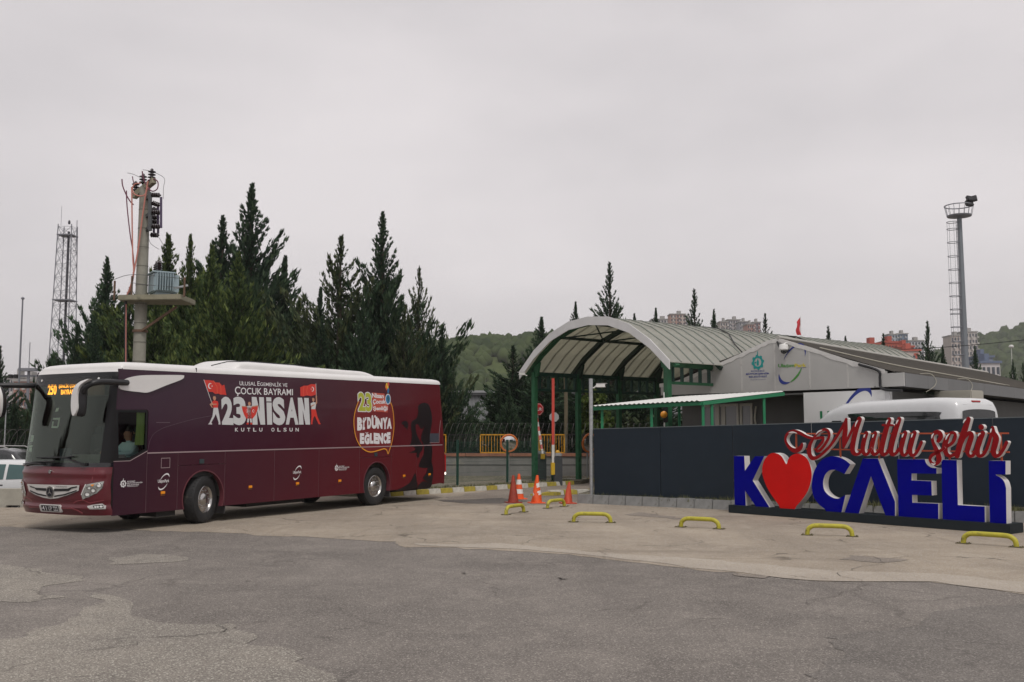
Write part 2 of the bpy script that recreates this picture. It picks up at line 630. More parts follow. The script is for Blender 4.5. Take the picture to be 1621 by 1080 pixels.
sheet('concrete_apron', edge + [(20, 9), (20, 26.0), (10, 26.2), (2, 34), (10, 52), (-2, 52), (-13.0, 26.5), (-26, 26.5)], .004, apron_m)
band_m = ground_mat('pale_worn_band', (.42, .37, .305), (.33, .285, .235), (.47, .42, .355), .35, .5, .6)
sheet('worn_band', jag(pxpoly([(640, 861), (720, 861), (800, 861), (900, 869), (1000, 877), (1130, 889), (1300, 903), (1480, 911), (1621, 922), (1800, 938), (1800, 951), (1621, 938.5), (1480, 923.5), (1300, 917.5), (1130, 903.5), (1000, 887.5), (900, 878.5), (790, 869.5), (720, 865.5), (648, 864)]), .3, .05, 8), .0085, band_m)
dark_m = ground_mat('dark_asphalt', (.175, .160, .146), (.118, .108, .099), (.22, .20, .182), .45, .3, .6)  # darker asphalt tone for the sheet at the near right
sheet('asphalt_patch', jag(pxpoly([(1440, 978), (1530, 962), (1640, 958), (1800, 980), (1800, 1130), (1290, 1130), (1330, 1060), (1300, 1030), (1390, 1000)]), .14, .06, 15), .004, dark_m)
sheet('gate_road', jag([gp(690, 792)[:2], gp(800, 803)[:2], gp(905, 797)[:2], gp(1000, 772)[:2], (8.5, 41), (4.6, 41), gp(866, 768)[:2], gp(760, 778)[:2]], .5, .07, 5), .008, road_m)
sheet('tar_patch', jag([gp(700, 793)[:2], gp(745, 797)[:2], gp(800, 798)[:2], gp(838, 794)[:2], gp(800, 789)[:2], gp(735, 791)[:2]], .25, .06, 6), .012, patch_m)
for k, (pts, sd_) in enumerate([
        ([(-60, 893), (30, 899), (112, 912), (118, 920), (60, 940), (90, 948), (20, 954), (-60, 950)], 11),
        ([(165, 941), (212, 944), (240, 956), (185, 972), (250, 985), (340, 988), (342, 998), (390, 1012), (385, 1025), (470, 1030), (500, 1048), (560, 1060), (600, 1085), (560, 1130), (-80, 1130), (-60, 1020), (60, 1008), (112, 985), (105, 965), (160, 955)], 12),
        ([(165, 882), (230, 876), (278, 882), (262, 892), (190, 895)], 13)]):
    sheet('worn_patch', jag(pxpoly(pts), .16, .05, sd_), .004, worn_m)
for k, (pts, sd_) in enumerate([([(1010, 812), (1080, 818), (1060, 823), (1000, 817)], 21), ([(1330, 880), (1420, 888), (1400, 894), (1320, 886)], 22), ([(1180, 910), (1240, 913), (1235, 917), (1180, 914)], 24)]):
    sheet('dark_stain', jag(pxpoly(pts), .2, .05, sd_), .0085, stain_m)
# thin cracks: narrow wandering strips of tar
def crack_strip(p0, p1, seed, w=.018):
    rnd = random.Random(seed)
    a, b = Vector(gp(*p0)[:2]), Vector(gp(*p1)[:2])
    pts = []
    for i in range(25):
        p = a.lerp(b, i / 24)
        pts.append((p.x + rnd.uniform(-.09, .09) + .25 * math.sin(i * .5 + seed), p.y + rnd.uniform(-.07, .07)))
    hw = [w * rnd.uniform(.3, 1.1) for _ in pts]
    sheet('crack', stroke(pts, hw), .0125, patch_m)
for i, (a, b) in enumerate([((1385, 880), (1310, 960)), ((130, 1030), (420, 985)), ((690, 905), (1010, 925))]):
    crack_strip(a, b, 31 + i, [.006, .008, .006][i])

# raised verge behind the kerb under the hoarding, and behind the bus
HO = Plane((2.3, 28.2, 0), .83, -.55)                # hoarding
KB = Plane(gp(913, 797), .835, -.55)                 # grey kerb front line
kb_end = KB.p(8.6, 0)
mb = MB()
def verge_z(x, y):
    return .15 + .02 * max(0, (x - 3)) * .6
P = [KB.p(.1, 0, -.1), KB.p(17, 0, -.1), Vector((24, 22, 0)), Vector((30, 44, 0)), Vector((13, 52, 0)), Vector((4.6, 38.5, 0)), Vector((2.0, 30.2, 0))]
mb.prism([(p.x, p.y) for p in P], lambda u, v, w: (u, v, verge_z(u, v) + w), -.3, 0, 0)
mb.build('verge', verge_m, kind='structure')
BK = Plane(gp(640, 785), .655, .755)                 # yellow and white kerb beside the lane
a0, a1 = BK.p(-1.1, 0, -.12), BK.p(9.4, 0, -.12)
mb = MB()
mb.prism([(a0.x, a0.y), (a1.x, a1.y), (a1.x + 1.2, 42.9), (-14, 42.9), (-12, 34)], lambda u, v, w: (u, v, w), -.1, .14, 0)
mb.build('verge', verge_m, kind='structure')

# grass tufts along the foot of the hoarding
grass_m = M('dry_grass', (.10, .105, .045), .9, var=.4, vscale=3)
mb = MB()
rnd = random.Random(5)
def tuft(mb, p, h, n, rnd):
    for _ in range(n):
        a = rnd.uniform(0, 6.28)
        q = Vector((p[0] + rnd.uniform(-.07, .07), p[1] + rnd.uniform(-.07, .07), p[2]))
        t = q + Vector((math.cos(a) * h * .5, math.sin(a) * h * .5, h * rnd.uniform(.5, 1.1)))
        s = Vector((-math.sin(a), math.cos(a), 0)) * .008
        mb.add([q - s, q + s, t], [(0, 1, 2)])
for i in range(420):
    u = rnd.uniform(0, 11)
    p = HO.p(u, 0, rnd.uniform(-.1, .28))
    tuft(mb, (p.x, p.y, verge_z(p.x, p.y)), rnd.uniform(.06, .2), 12, rnd)
for i in range(260):
    p = BK.p(rnd.uniform(-6, 9), .14, rnd.uniform(-.9, -.15))
    tuft(mb, p, rnd.uniform(.04, .12), 10, rnd)
mb.build('grass', grass_m, kind='stuff')

# ------------------------------------------------------------------ hills
def hill_mat(name, a, b, sc):
    m = bpy.data.materials.new(name)
    m.use_nodes = True
    t = m.node_tree
    p = t.nodes['Principled BSDF']
    p.inputs['Roughness'].default_value = 1
    p.inputs['Specular IOR Level'].default_value = .1
    co = N(t, 'ShaderNodeTexCoord')
    n = N(t, 'ShaderNodeTexNoise')
    n.inputs['Scale'].default_value = sc
    n.inputs['Detail'].default_value = 9
    n.inputs['Roughness'].default_value = .7
    t.links.new(co.outputs['Object'], n.inputs['Vector'])
    r = N(t, 'ShaderNodeValToRGB')
    r.color_ramp.elements[0].position = .38
    r.color_ramp.elements[1].position = .62
    r.color_ramp.elements[0].color = (*a, 1)
    r.color_ramp.elements[1].color = (*b, 1)
    t.links.new(n.outputs['Fac'], r.inputs['Fac'])
    t.links.new(r.outputs['Color'], p.inputs['Base Color'])
    return m
hill_m = hill_mat('hillside', (.042, .058, .026), (.095, .12, .044), .035)
wood_m = hill_mat('hill_woods', (.026, .042, .019), (.060, .082, .032), .05)
def hill(name, x0, x1, y0, y1, ridge, seed):
    rnd = np.random.RandomState(seed)
    nu, nv = 70, 26
    ph = rnd.rand(12) * 6.28
    def f(u, v):
        x = x0 + (x1 - x0) * u
        y = y0 + (y1 - y0) * v
        h = ridge(x) * math.sin(math.pi * .5 * min(1, v * 1.25)) ** 1.1
        h += (math.sin(x * .045 + ph[0] + y * .02) + math.sin(x * .11 + ph[1]) * .5 + math.sin(y * .09 + ph[2])) * 2.0 * min(1, v * 3)
        return (x, y, h - 2)
    b = MB()
    b.grid(f, nu, nv)
    b.build(name, hill_m, smooth=True, angle=180, kind='structure')
    return f
def blob_set(name, f, n, seed, dens, r0, r1, m, vr=(0.02, .95), ur=(0, 1)):
    rnd = random.Random(seed)
    bm = bmesh.new()
    bmesh.ops.create_icosphere(bm, subdivisions=2, radius=1)
    sv = [v.co.copy() for v in bm.verts]
    sf = [tuple(v.index for v in f_.verts) for f_ in bm.faces]
    bm.free()
    mb = MB()
    k = 0
    while k < n:
        u, v = rnd.uniform(*ur), rnd.uniform(*vr)
        if not dens(u, v, rnd):
            continue
        p = f(u, v)
        r = rnd.uniform(r0, r1)
        hz = rnd.uniform(.9, 1.5)
        mb.add([(p[0] + q.x * r * rnd.uniform(.65, 1.25), p[1] + q.y * r * rnd.uniform(.7, 1.2), p[2] + r * .6 + q.z * r * hz * rnd.uniform(.65, 1.25)) for q in sv], sf)
        k += 1
    return mb.build(name, m, smooth=True, angle=180, kind='stuff')
fl = hill('wooded_hill', -190, 130, 300, 520, lambda x: 44 - .00075 * (x - 5) ** 2 * (1 if x < 5 else 2.2) - .02 * abs(x), 3)
blob_set('hill_woods', fl, 5200, 4, lambda u, v, r: (math.sin(u * 40) + math.sin(v * 22 + u * 15) + r.uniform(-.9, .9)) > -.35 or v > .62, 1.3, 3.6, wood_m, (.03, .92), (.25, 1))
fr_ = hill('wooded_hill', 210, 900, 560, 980, lambda x: max(0, min(170, (x - 135) * .272)), 5)
blob_set('hill_woods', fr_, 6500, 6, lambda u, v, r: True, 2.4, 6.5, wood_m, (.03, .9), (0, .6))

fm = hill('wooded_hill', 30, 420, 470, 820, lambda x: 56 - max(0, x - 165) * .24, 8)
blob_set('hill_woods', fm, 900, 9, lambda u, v, r: v < .4 or r.random() < .3, 1.8, 4.0, wood_m, (.03, .8), (0, 1))

# ------------------------------------------------------------------ far apartment blocks
win_m = M('far_window', (.06, .07, .085), .2)
far_cols = {}
def tower(px0, px1, pyt, pyb, Y, floors, bays, col, label, roofcol=None, stripes=None, depth=None, cat='apartment block', group='far apartment blocks'):
    a, b = at(px0, pyt, Y), at(px1, pyt, Y)
    zt, zb = a.z, at(px0, pyb, Y).z
    w = b.x - a.x
    d = depth or max(10, w * .8)
    fh0 = (zt - zb + 8) / floors
    base = -1.0 if Y < 400 else zb - 14
    root = thing('apartment_block', label, cat, ((a.x + b.x) / 2, Y, base), 0, group)
    H = zt - base
    floors = max(floors, int(H / fh0))
    wm = M('render_%02d_%02d_%02d' % tuple(int(c * 99) for c in col), col, .9, var=.08, vscale=.2)
    m = MB().box((0, d / 2, H / 2), (w, d, H))
    m.build('wall', wm, root)
    if stripes:
        sm = M('render_%02d_%02d_%02d' % tuple(int(c * 99) for c in stripes), stripes, .9)
        m = MB()
        m.box((-w * .30, -.12, H / 2 - .2), (w * .2, .3, H - 1))
        m.box((w * .30, -.12, H / 2 - .2), (w * .2, .3, H - 1))
        m.build('facade_bay', sm, root)
    rm = M('flat_roof', (.30, .29, .28), .9)
    m = MB().box((0, d / 2, H + .3), (w + .8, d + .8, .6))
    m.box((w * .15, d / 2, H + 1.6), (w * .25, d * .3, 2.4))
    m.build('roof', rm if roofcol is None else M('roof_%02d' % int(roofcol[0] * 99), roofcol, .8), root)
    m = MB()
    fh = H / floors
    for i in range(floors):
        for j in range(bays):
            x = (-.5 + (j + .5) / bays) * w
            m.box((x, -.18, (i + .5) * fh), (w / bays * .5, .24, fh * .5))
    m.build('window', win_m, root, kind='stuff')
    m = MB()
    for i in range(floors):
        for j in range(0, bays, 2):
            x = (-.5 + (j + 1.0) / bays) * w
            m.box((x, -.55, (i + .18) * fh), (w / bays * .62, .9, fh * .22))
    m.build('balcony', M('balcony_parapet', (.5, .48, .46), .8), root, kind='stuff')
    return root
tower(1061, 1085, 498, 545, 620, 12, 5, (.40, .25, .21), 'pinkish brown tower block with flat roof above the arched canopy ridge', stripes=(.46, .38, .34))
tower(1084, 1096, 503, 545, 640, 11, 3, (.36, .36, .38), 'narrow grey tower block joined beside the pinkish brown one above the canopy')
tower(1032, 1060, 506, 545, 660, 10, 6, (.42, .40, .38), 'low pale block just left of the pinkish brown tower')
tower(1140, 1152, 510, 560, 560, 11, 3, (.42, .37, .35), 'slim beige block at the left of the grey towers behind the canopy')
tower(1152, 1172, 507, 560, 600, 13, 5, (.40, .36, .36), 'tallest grey beige tower with darker bays beside the lone conifer', stripes=(.30, .29, .31))
tower(1171, 1184, 510, 560, 580, 12, 4, (.33, .33, .36), 'grey tower with blue grey front between beige and red blocks', stripes=(.42, .41, .42))
tower(1183, 1193, 514, 560, 540, 11, 3, (.42, .25, .22), 'red banded narrow tower block left of the dark one')
tower(1192, 1204, 511, 560, 570, 12, 4, (.24, .21, .23), 'dark grey and red tower block next to the conifer tip', stripes=(.40, .20, .18))
tower(1366, 1398, 546, 590, 330, 5, 7, (.40, .10, .06), 'brick red apartment block on the left of the red roofed group', roofcol=(.34, .07, .045), group='red apartment blocks on the slope')
tower(1397, 1424, 543, 590, 350, 5, 6, (.42, .11, .07), 'brick red apartment block with the highest roof of the red group', roofcol=(.34, .07, .045), group='red apartment blocks on the slope')
tower(1422, 1446, 550, 590, 340, 4, 5, (.40, .12, .08), 'low red apartment block right of the red group', roofcol=(.38, .08, .05), group='red apartment blocks on the slope')
tower(1424, 1456, 556, 590, 310, 3, 5, (.50, .42, .38), 'white fronted red framed block in front of the red apartments', roofcol=(.40, .09, .06), stripes=(.42, .10, .07), group='red apartment blocks on the slope')
tower(1407, 1421, 530, 560, 600, 9, 3, (.40, .44, .50), 'pale blue tower behind the red apartment blocks')
tower(1421, 1437, 529, 560, 610, 9, 4, (.16, .21, .29), 'dark blue glazed tower behind the red apartment blocks')
tower(1438, 1462, 540, 565, 600, 6, 5, (.42, .42, .45), 'low grey block right of the blue towers behind a conifer')
tower(1505, 1524, 532, 555, 540, 5, 4, (.46, .40, .37), 'pale pinkish block on the hill left of the floodlight mast')
tower(1524, 1547, 526, 555, 560, 6, 5, (.50, .46, .44), 'whitish block on the hill crest right of the floodlight mast')
tower(1553, 1583, 575, 600, 260, 3, 4, (.55, .52, .52), 'white gridded building below the right hill', roofcol=(.12, .15, .22), group='buildings under the right hill')
tower(1549, 1572, 566, 580, 300, 2, 4, (.18, .21, .27), 'slate blue roofed building behind the white gridded one', roofcol=(.12, .14, .20), group='buildings under the right hill')
tower(22, 45, 604, 640, 260, 6, 4, (.42, .22, .18), 'pinkish red block seen between the left conifers', group='blocks beyond the left trees')
tower(8, 26, 598, 640, 300, 7, 4, (.45, .42, .42), 'pale grey block seen behind the left conifer', group='blocks beyond the left trees')
# ================================================================== THE BUS (local axes: x forward from the front axle, y to its left, z up)
BX, BY, BRZ, BPT = -7.768, 22.506, R_(-119.5), R_(-.3)
bus = thing('tour_bus', 'maroon touring coach with white roof and festival lettering turning into the yard', 'bus', (BX, BY, 0))
bus.rotation_euler = (0, -BPT, BRZ)
_ch, _sh = math.cos(BRZ), math.sin(BRZ)
def bside(px, py, yl=1.27):
    """point of the photograph -> (u, v) on the bus's left side; u = -x grows to the right"""
    d = ray(px, py)
    n = Vector((-_sh, _ch, 0))
    o = Vector((BX, BY, 0))
    t = (yl - n.dot(CAMP - o)) / n.dot(d)
    P = CAMP + d * t
    x = Vector((_ch, _sh, 0)).dot(P - o)
    return (-x, P.z - x * math.sin(BPT))
def bz2(x, y): return bside(220 + x / 3.6, 550 + y / 3.6)
def bz3(x, y): return bside(480 + x / 4.154, 560 + y / 4.154)
def bd1(x, y): return bside(320 + x / 8.105, 590 + y / 8.105)
def bd2(x, y): return bside(540 + x / 7.2, 590 + y / 7.2)
def bfn(u, v, w): return (-u, 1.27 + w, v)

def wrap_mat(name, front, mid, rear, rough, coat, spec=.4):
    m = bpy.data.materials.new(name)
    m.use_nodes = True
    t = m.node_tree
    b = t.nodes['Principled BSDF']
    co = N(t, 'ShaderNodeTexCoord')
    sp = N(t, 'ShaderNodeSeparateXYZ')
    t.links.new(co.outputs['Object'], sp.inputs[0])
    a = N(t, 'ShaderNodeMath', operation='MULTIPLY_ADD')
    t.links.new(sp.outputs['Z'], a.inputs[0])
    a.inputs[1].default_value = .9
    t.links.new(sp.outputs['X'], a.inputs[2])
    r = N(t, 'ShaderNodeMapRange')
    r.inputs['From Min'].default_value = 4.2
    r.inputs['From Max'].default_value = -7.2
    t.links.new(a.outputs[0], r.inputs['Value'])
    n = N(t, 'ShaderNodeTexNoise')
    n.inputs['Scale'].default_value = .8
    n.inputs['Detail'].default_value = 3
    t.links.new(co.outputs['Object'], n.inputs['Vector'])
    s2 = N(t, 'ShaderNodeMath', operation='MULTIPLY_ADD')
    t.links.new(n.outputs['Fac'], s2.inputs[0])
    s2.inputs[1].default_value = .18
    t.links.new(r.outputs[0], s2.inputs[2])
    s3 = N(t, 'ShaderNodeMath', operation='SUBTRACT')
    t.links.new(s2.outputs[0], s3.inputs[0])
    s3.inputs[1].default_value = .09
    k = N(t, 'ShaderNodeValToRGB')
    e = k.color_ramp.elements
    e[0].position, e[0].color = 0.05, (*front, 1)
    e[1].position, e[1].color = .98, (*rear, 1)
    q = k.color_ramp.elements.new(.5)
    q.color = (*mid, 1)
    t.links.new(s3.outputs[0], k.inputs['Fac'])
    # fine dust film
    d = N(t, 'ShaderNodeTexNoise')
    d.inputs['Scale'].default_value = 3.5
    d.inputs['Detail'].default_value = 8
    d.inputs['Roughness'].default_value = .7
    t.links.new(co.outputs['Object'], d.inputs['Vector'])
    dr = N(t, 'ShaderNodeMapRange')
    dr.inputs['To Min'].default_value = 0
    dr.inputs['To Max'].default_value = .07
    t.links.new(d.outputs['Fac'], dr.inputs['Value'])
    x = N(t, 'ShaderNodeMix', data_type='RGBA')
    t.links.new(dr.outputs[0], x.inputs[0])
    t.links.new(k.outputs['Color'], x.inputs[6])
    x.inputs[7].default_value = (.16, .13, .115, 1)
    t.links.new(x.outputs[2], b.inputs['Base Color'])
    rr = N(t, 'ShaderNodeMapRange')
    rr.inputs['To Min'].default_value = rough
    rr.inputs['To Max'].default_value = rough + .16
    t.links.new(d.outputs['Fac'], rr.inputs['Value'])
    t.links.new(rr.outputs[0], b.inputs['Roughness'])
    b.inputs['Coat Weight'].default_value = coat
    b.inputs['Specular IOR Level'].default_value = spec
    b.inputs['Coat Roughness'].default_value = .06
    return m
wrap_low = wrap_mat('bus_wrap_lower', (.030, .006, .018), (.066, .008, .017), (.120, .006, .011), .42, .0, .2)
wrap_up = wrap_mat('bus_wrap_window_band', (.030, .006, .022), (.055, .007, .018), (.112, .006, .012), .16, .2, .3)
front_red = M('bus_front_maroon', (.105, .010, .017), .30, coat=.3, var=.12, vscale=2)
roof_white = M('bus_roof_white', (.70, .69, .68), .38, coat=.2, var=.05, vscale=1.5, dirt=(.48, .46, .43, .66), dscale=1.4)
seam_m = M('bus_seam_line', (.36, .27, .28), .5)
black_satin = M('black_satin', (.007, .007, .008), .38, spec=.3)
dark_in = M('bus_dark_interior', (.012, .012, .013), .7)
ws_glass = glass_mat('windscreen_glass', (.76, .86, .78), .015, (.84, .95, .84), 1.66)
side_glass = glass_mat('driver_window_glass', (.86, .89, .87), ior=1.22)

def X0(z): return float(np.interp(z, [.34, .5, .95, 1.3, 1.38, 3.1, 3.3], [2.78, 2.85, 2.88, 2.84, 2.83, 2.52, 2.42]))
def CD(z): return float(np.interp(z, [.34, 1.4, 3.1, 3.3], [.42, .40, .17, .15]))
def FX(y, z):
    s = min(1, abs(y) / 1.27)
    return X0(z) - CD(z) * (1 - (1 - s ** 2.6) ** (1 / 2.6))
def fmask(phi, z, off=0.0):
    """phi -90..90 across the front"""
    a = R_(phi)
    s = math.copysign(abs(math.sin(a)) ** (2 / 2.6), math.sin(a))
    y = 1.27 * s
    x = X0(z) - CD(z) * (1 - abs(math.cos(a)) ** (2 / 2.6))
    l = math.hypot(math.cos(a), math.sin(a))
    return (x + off * math.cos(a) / l, y + off * math.sin(a) / l, z)
def ffn(y, z, w):          # conforming point on the front mask
    y = max(-1.262, min(1.262, y))
    n = 1 if abs(y) < 1.0 else .6
    return (FX(y, z) + w * n, y + (w * .8 if abs(y) > 1.0 else 0) * (1 if y > 0 else -1), z)
def front_strip(name, z0, z1, nz, mat, phi0=-90, phi1=90, off=0.0, flip=False, nphi=49, parent=None, bulge=None):
    b = MB()
    b.grid(lambda u, v: fmask(phi0 + (phi1 - phi0) * u, z0 + (z1 - z0) * v, off + (bulge(u, v) if bulge else 0)), nphi, nz)
    return b.build(name, mat, parent or bus, smooth=True, angle=50)
def conform(mb, pts, w, mi=0, sub=3):
    """polygon in (y,z) laid on the front mask, cut small enough to follow its curve"""
    tri = tessellate_polygon([[Vector((p[0], p[1], 0)) for p in pts]])
    for t in tri:
        a, b, c = [Vector(pts[i]) for i in t]
        if (b - a).cross(c - a) < 0:
            b, c = c, b
        n = sub
        idx = {}
        vs = []
        for i in range(n + 1):
            for j in range(n + 1 - i):
                p = a + (b - a) * (i / n) + (c - a) * (j / n)
                idx[i, j] = len(vs)
                vs.append(ffn(p.x, p.y, w))
        fs = []
        for i in range(n):
            for j in range(n - i):
                fs.append((idx[i, j], idx[i + 1, j], idx[i, j + 1]))
                if j < n - i - 1:
                    fs.append((idx[i + 1, j], idx[i + 1, j + 1], idx[i, j + 1]))
        mb.add(vs, fs, mi)
def zt(x): return 3.295 - .0095 * (x + 3)
ZB = .345
# -- left side: separate body panels with a dark gap between them
gap = .007
def arch_pts(cx, r, z0, cz=.56, n=22):
    a0 = math.asin((z0 - cz) / r)
    return [(-cx - r * math.cos(a0 + (math.pi - 2 * a0) * i / n), cz + r * math.sin(a0 + (math.pi - 2 * a0) * i / n)) for i in range(n + 1)]
def side_panel(name, loops, mat, w0=-.03, w1=0.0, fn=bfn, bev=0.0, parent=None):
    b = MB()
    b.prism(loops, fn, w0, w1)
    return b.build(name, mat, parent or bus, bevel=bev)
g = gap
BELT = 1.54
# u = -x
side_panel('driver_door', [(-2.42 + .01, ZB), (-1.6 - g, ZB), (-1.6 - g, 1.60), (-2.03, 1.405), (-2.425 + .01, 1.405)], wrap_low)
side_panel('side_panel', [(-1.6 + g, ZB), (-.79 - g, ZB), (-.79 - g, BELT), (-1.6 + g, BELT)], wrap_low)
def arch_panel(u0, u1, cx, top, r=.60):
    return [(u0 + g, ZB)] + arch_pts(cx, r, ZB) + [(u1 - g, ZB), (u1 - g, top), (u0 + g, top)]
side_panel('wheel_arch_panel', arch_panel(-.79, .55, .07, 1.27), wrap_low)
side_panel('side_hatch', rectq(-.79 + g, 1.27 + g, .55 - g, BELT), wrap_low)
for u0, u1 in ((.55, 2.13), (2.13, 3.72), (3.72, 5.35)):
    side_panel('luggage_door', rectq(u0 + g, ZB, u1 - g, BELT), wrap_low)
side_panel('wheel_arch_panel', arch_panel(5.35, 6.75, -6.10, 1.27), wrap_low)
side_panel('side_hatch', rectq(5.35 + g, 1.27 + g, 6.75 - g, BELT), wrap_low)
side_panel('engine_door', rectq(6.75 + g, ZB, 7.96 - g, BELT), wrap_low)
side_panel('rear_quarter_panel', [(7.96 + g, ZB + .01), (9.33, ZB + .09), (9.33, BELT), (7.96 + g, BELT)], wrap_low)
# upper side (one wrapped glazed band with the driver's window cut out)
up = [(-1.6, BELT + .03), (9.33, BELT + .03), (9.20, 2.2), (9.12, zt(-9.12)), (-2.36, zt(2.36)), (-2.40, 2.43), (-1.645, 2.44), (-1.6, 2.40)]
side_panel('window_band', up, wrap_up)
# driver's window
b = MB()
b.prism([[(-2.405, 1.42), (-2.03, 1.42), (-1.615, 1.61), (-1.615, 2.40), (-1.65, 2.43), (-2.385, 2.43)], [(-2.30, 1.47), (-2.345, 2.38), (-1.66, 2.38), (-1.66, 1.635), (-2.02, 1.475)][::-1]], bfn, -.03, -.004)
dw = b.build('driver_window', black_satin, bus)
b = MB()
b.prism([(-2.30, 1.47), (-2.02, 1.475), (-1.66, 1.635), (-1.66, 2.38), (-2.345, 2.38)], bfn, None, -.012)
b.build('pane', side_glass, dw)
b = MB()
b.prism(stroke([(-2.42, 1.408), (-2.03, 1.408), (-1.603, 1.598)], .006), bfn, -.002, .004)
b.build('window_trim', seam_m, bus)
# belt trim and light seam edges
b = MB()
b.prism(rectq(-1.6, BELT + .003, 9.30, BELT + .027), bfn, -.02, .006)
b.build('belt_trim', seam_m, bus)
for u, z1 in ((-1.6, BELT), (-.79, BELT), (.55, BELT), (2.13, BELT), (3.72, BELT), (5.35, BELT), (6.75, BELT), (7.96, BELT)):
    b = MB().prism(rectq(u - .0035, ZB + .01, u + .0035, z1), bfn, -.02, -.004)
    b.build('panel_seam', M('panel_seam_pale', (.17, .10, .11), .5), bus)
b = MB()
b.prism(stroke(smooth_pts([(-1.6, 1.60), (-1.555, 1.78), (-1.47, 1.93), (-1.3, 2.03), (-1.09, 2.1), (-.42, 2.25), (.3, 2.36)], 5), .004), bfn, None, .003)
b.prism(stroke([(-1.40, 2.18), (-1.04, 2.18)], .008), bfn, None, .003)
b.build('contour_line', M('contour_line', (.09, .05, .07), .4), bus)
b = MB()
fl_o, fl_i = (-1.245, 1.235, -1.01, 1.445), .011
b.prism([rectq(*fl_o), rectq(fl_o[0] + fl_i, fl_o[1] + fl_i, fl_o[2] - fl_i, fl_o[3] - fl_i)], bfn, None, .004)
b.build('filler_flap', seam_m, bus)
# arch trims
for cx, uc in ((.07, 0), (-6.10, 0)):
    o = arch_pts(cx, .60, ZB)
    i_ = arch_pts(cx, .575, ZB)
    b = MB()
    b.prism(o + i_[::-1], bfn, -.10, .012)
    b.build('wheel_arch_trim', M('arch_trim_maroon', (.12, .03, .04), .4), bus, smooth=True)
# marker lamps, hatch handles, vents
for u, v in ((-1.18, .72), (1.34, .71), (2.93, .71), (4.53, .70), (7.35, .71), (8.62, .70)):
    b = MB()
    b.box((-u, 1.279, v + .012), (.105, .018, .055))
    b.box((-u, 1.277, v - .035), (.10, .012, .03), 1)
    b.build('marker_lamp', [amber_lens, black_plastic], bus, bevel=.004)
for u in (-.14, 6.04):
    b = MB()
    b.box((-u, 1.276, 1.345), (.14, .014, .10))
    b.build('hatch_handle', M('dark_teal_handle', (.03, .05, .055), .35), bus, bevel=.006)
b = MB()
b.prism(rectq(8.63, 1.64, 9.11, 1.90), bfn, -.01, .005)
b.build('rear_side_vent', M('smoked_grey_panel', (.06, .065, .085), .15, coat=.4), bus)
b = MB()
b.prism(stroke([(8.62, 1.625), (9.13, 1.625), (9.13, 1.92), (9.20, 2.28)], .006), bfn, -.002, .004)
b.build('window_trim', seam_m, bus)

# -- right side, rear, floor, inner lining (closed dark shell behind the panels)
b = MB()
b.prism([(-2.42, ZB), (9.33, ZB + .05), (9.33, 1.57), (9.12, zt(-9.12)), (-2.36, zt(2.36)), (-2.42, 2.4)], lambda u, v, w: (-u, -1.27 - w, v), -.03, 0)
b.build('side_panel', wrap_low, bus)
def rear_x(z): return -9.33 - .25 * math.sin(math.pi * min(1, max(0, (z - .3) / 3.2))) * .2 if False else float(np.interp(z, [.34, .8, 1.6, 3.2], [-9.58, -9.62, -9.58, -9.34]))
def rearfn(u, v):
    z = .40 + (3.30 - .40) * v
    a = R_(-90 + 180 * u)
    s = math.copysign(abs(math.sin(a)) ** (2 / 3.2), math.sin(a))
    x = rear_x(z) + .24 * (1 - abs(math.cos(a)) ** (2 / 3.2))
    xs_ = float(np.interp(z, [0.3, 1.57, 2.2, 3.36], [-9.33, -9.33, -9.20, -9.12]))
    if abs(u - .5) > .499:
        x = xs_
    return (x, 1.27 * s, z)
b = MB()
b.grid(rearfn, 31, 15, flip=True)
b.build('rear_panel', wrap_low, bus, smooth=True, angle=60)
for s in (1, -1):
    b = MB()
    b.box((-9.545, s * 1.13, 1.0), (.10, .20, .55))
    b.build('tail_lamp', red_lens, bus, bevel=.03)
    b = MB()
    b.box((-9.50, s * 1.20, .70), (.10, .10, .07))
    b.build('reversing_lamp', M('lamp_glow_white', (.8, .8, .75), .3, emis=(1, .93, .8), estr=1.4), bus, bevel=.01)
b = MB()
def inner(x0, x1, y0, y1, z0, z1):
    b.box(((x0 + x1) / 2, (y0 + y1) / 2, (z0 + z1) / 2), (x1 - x0, y1 - y0, z1 - z0))
inner(-9.3, -6.72, -1.235, 1.225, .42, 1.5)
inner(-5.44, -.62, -1.235, 1.225, .40, 1.5)
inner(-6.72, -5.44, -1.235, .80, .95, 1.5)
inner(-.62, .72, -1.235, .70, .95, 1.5)
inner(.72, 1.58, -1.235, 1.225, .40, 1.5)
inner(1.58, 2.36, -1.235, 1.20, .38, 1.0)
inner(-9.2, -1.6, -1.235, 1.22, 1.5, 3.2)
b.build('inner_body', M('cabin_lining', (.20, .21, .185), .9), bus)
b = MB()
inner(-1.7, 1.58, 1.19, 1.235, 1.56, 3.2)
inner(-1.7, 1.50, -1.2, 1.2, 1.0, 1.12)
b.build('inner_body', dark_in, bus)
ub = M('underbody_black', (.02, .019, .018), .8)
MB().box((.98, .9, .30), (.5, .5, .14)).build('step_box', ub, bus)
MB().beam((0, -1, .50), (0, 1, .50), .16, .16).build('axle', ub, bus)
MB().beam((-6.09, -1, .50), (-6.09, 1, .50), .22, .22).build('axle', ub, bus)
b = MB()
b.box((-2.6, .3, .33), (2.0, 1.2, .2))
b.build('fuel_tank', ub, bus)
MB().box((-7.6, 0, .36), (2.2, 1.6, .24)).build('engine_tray', ub, bus)

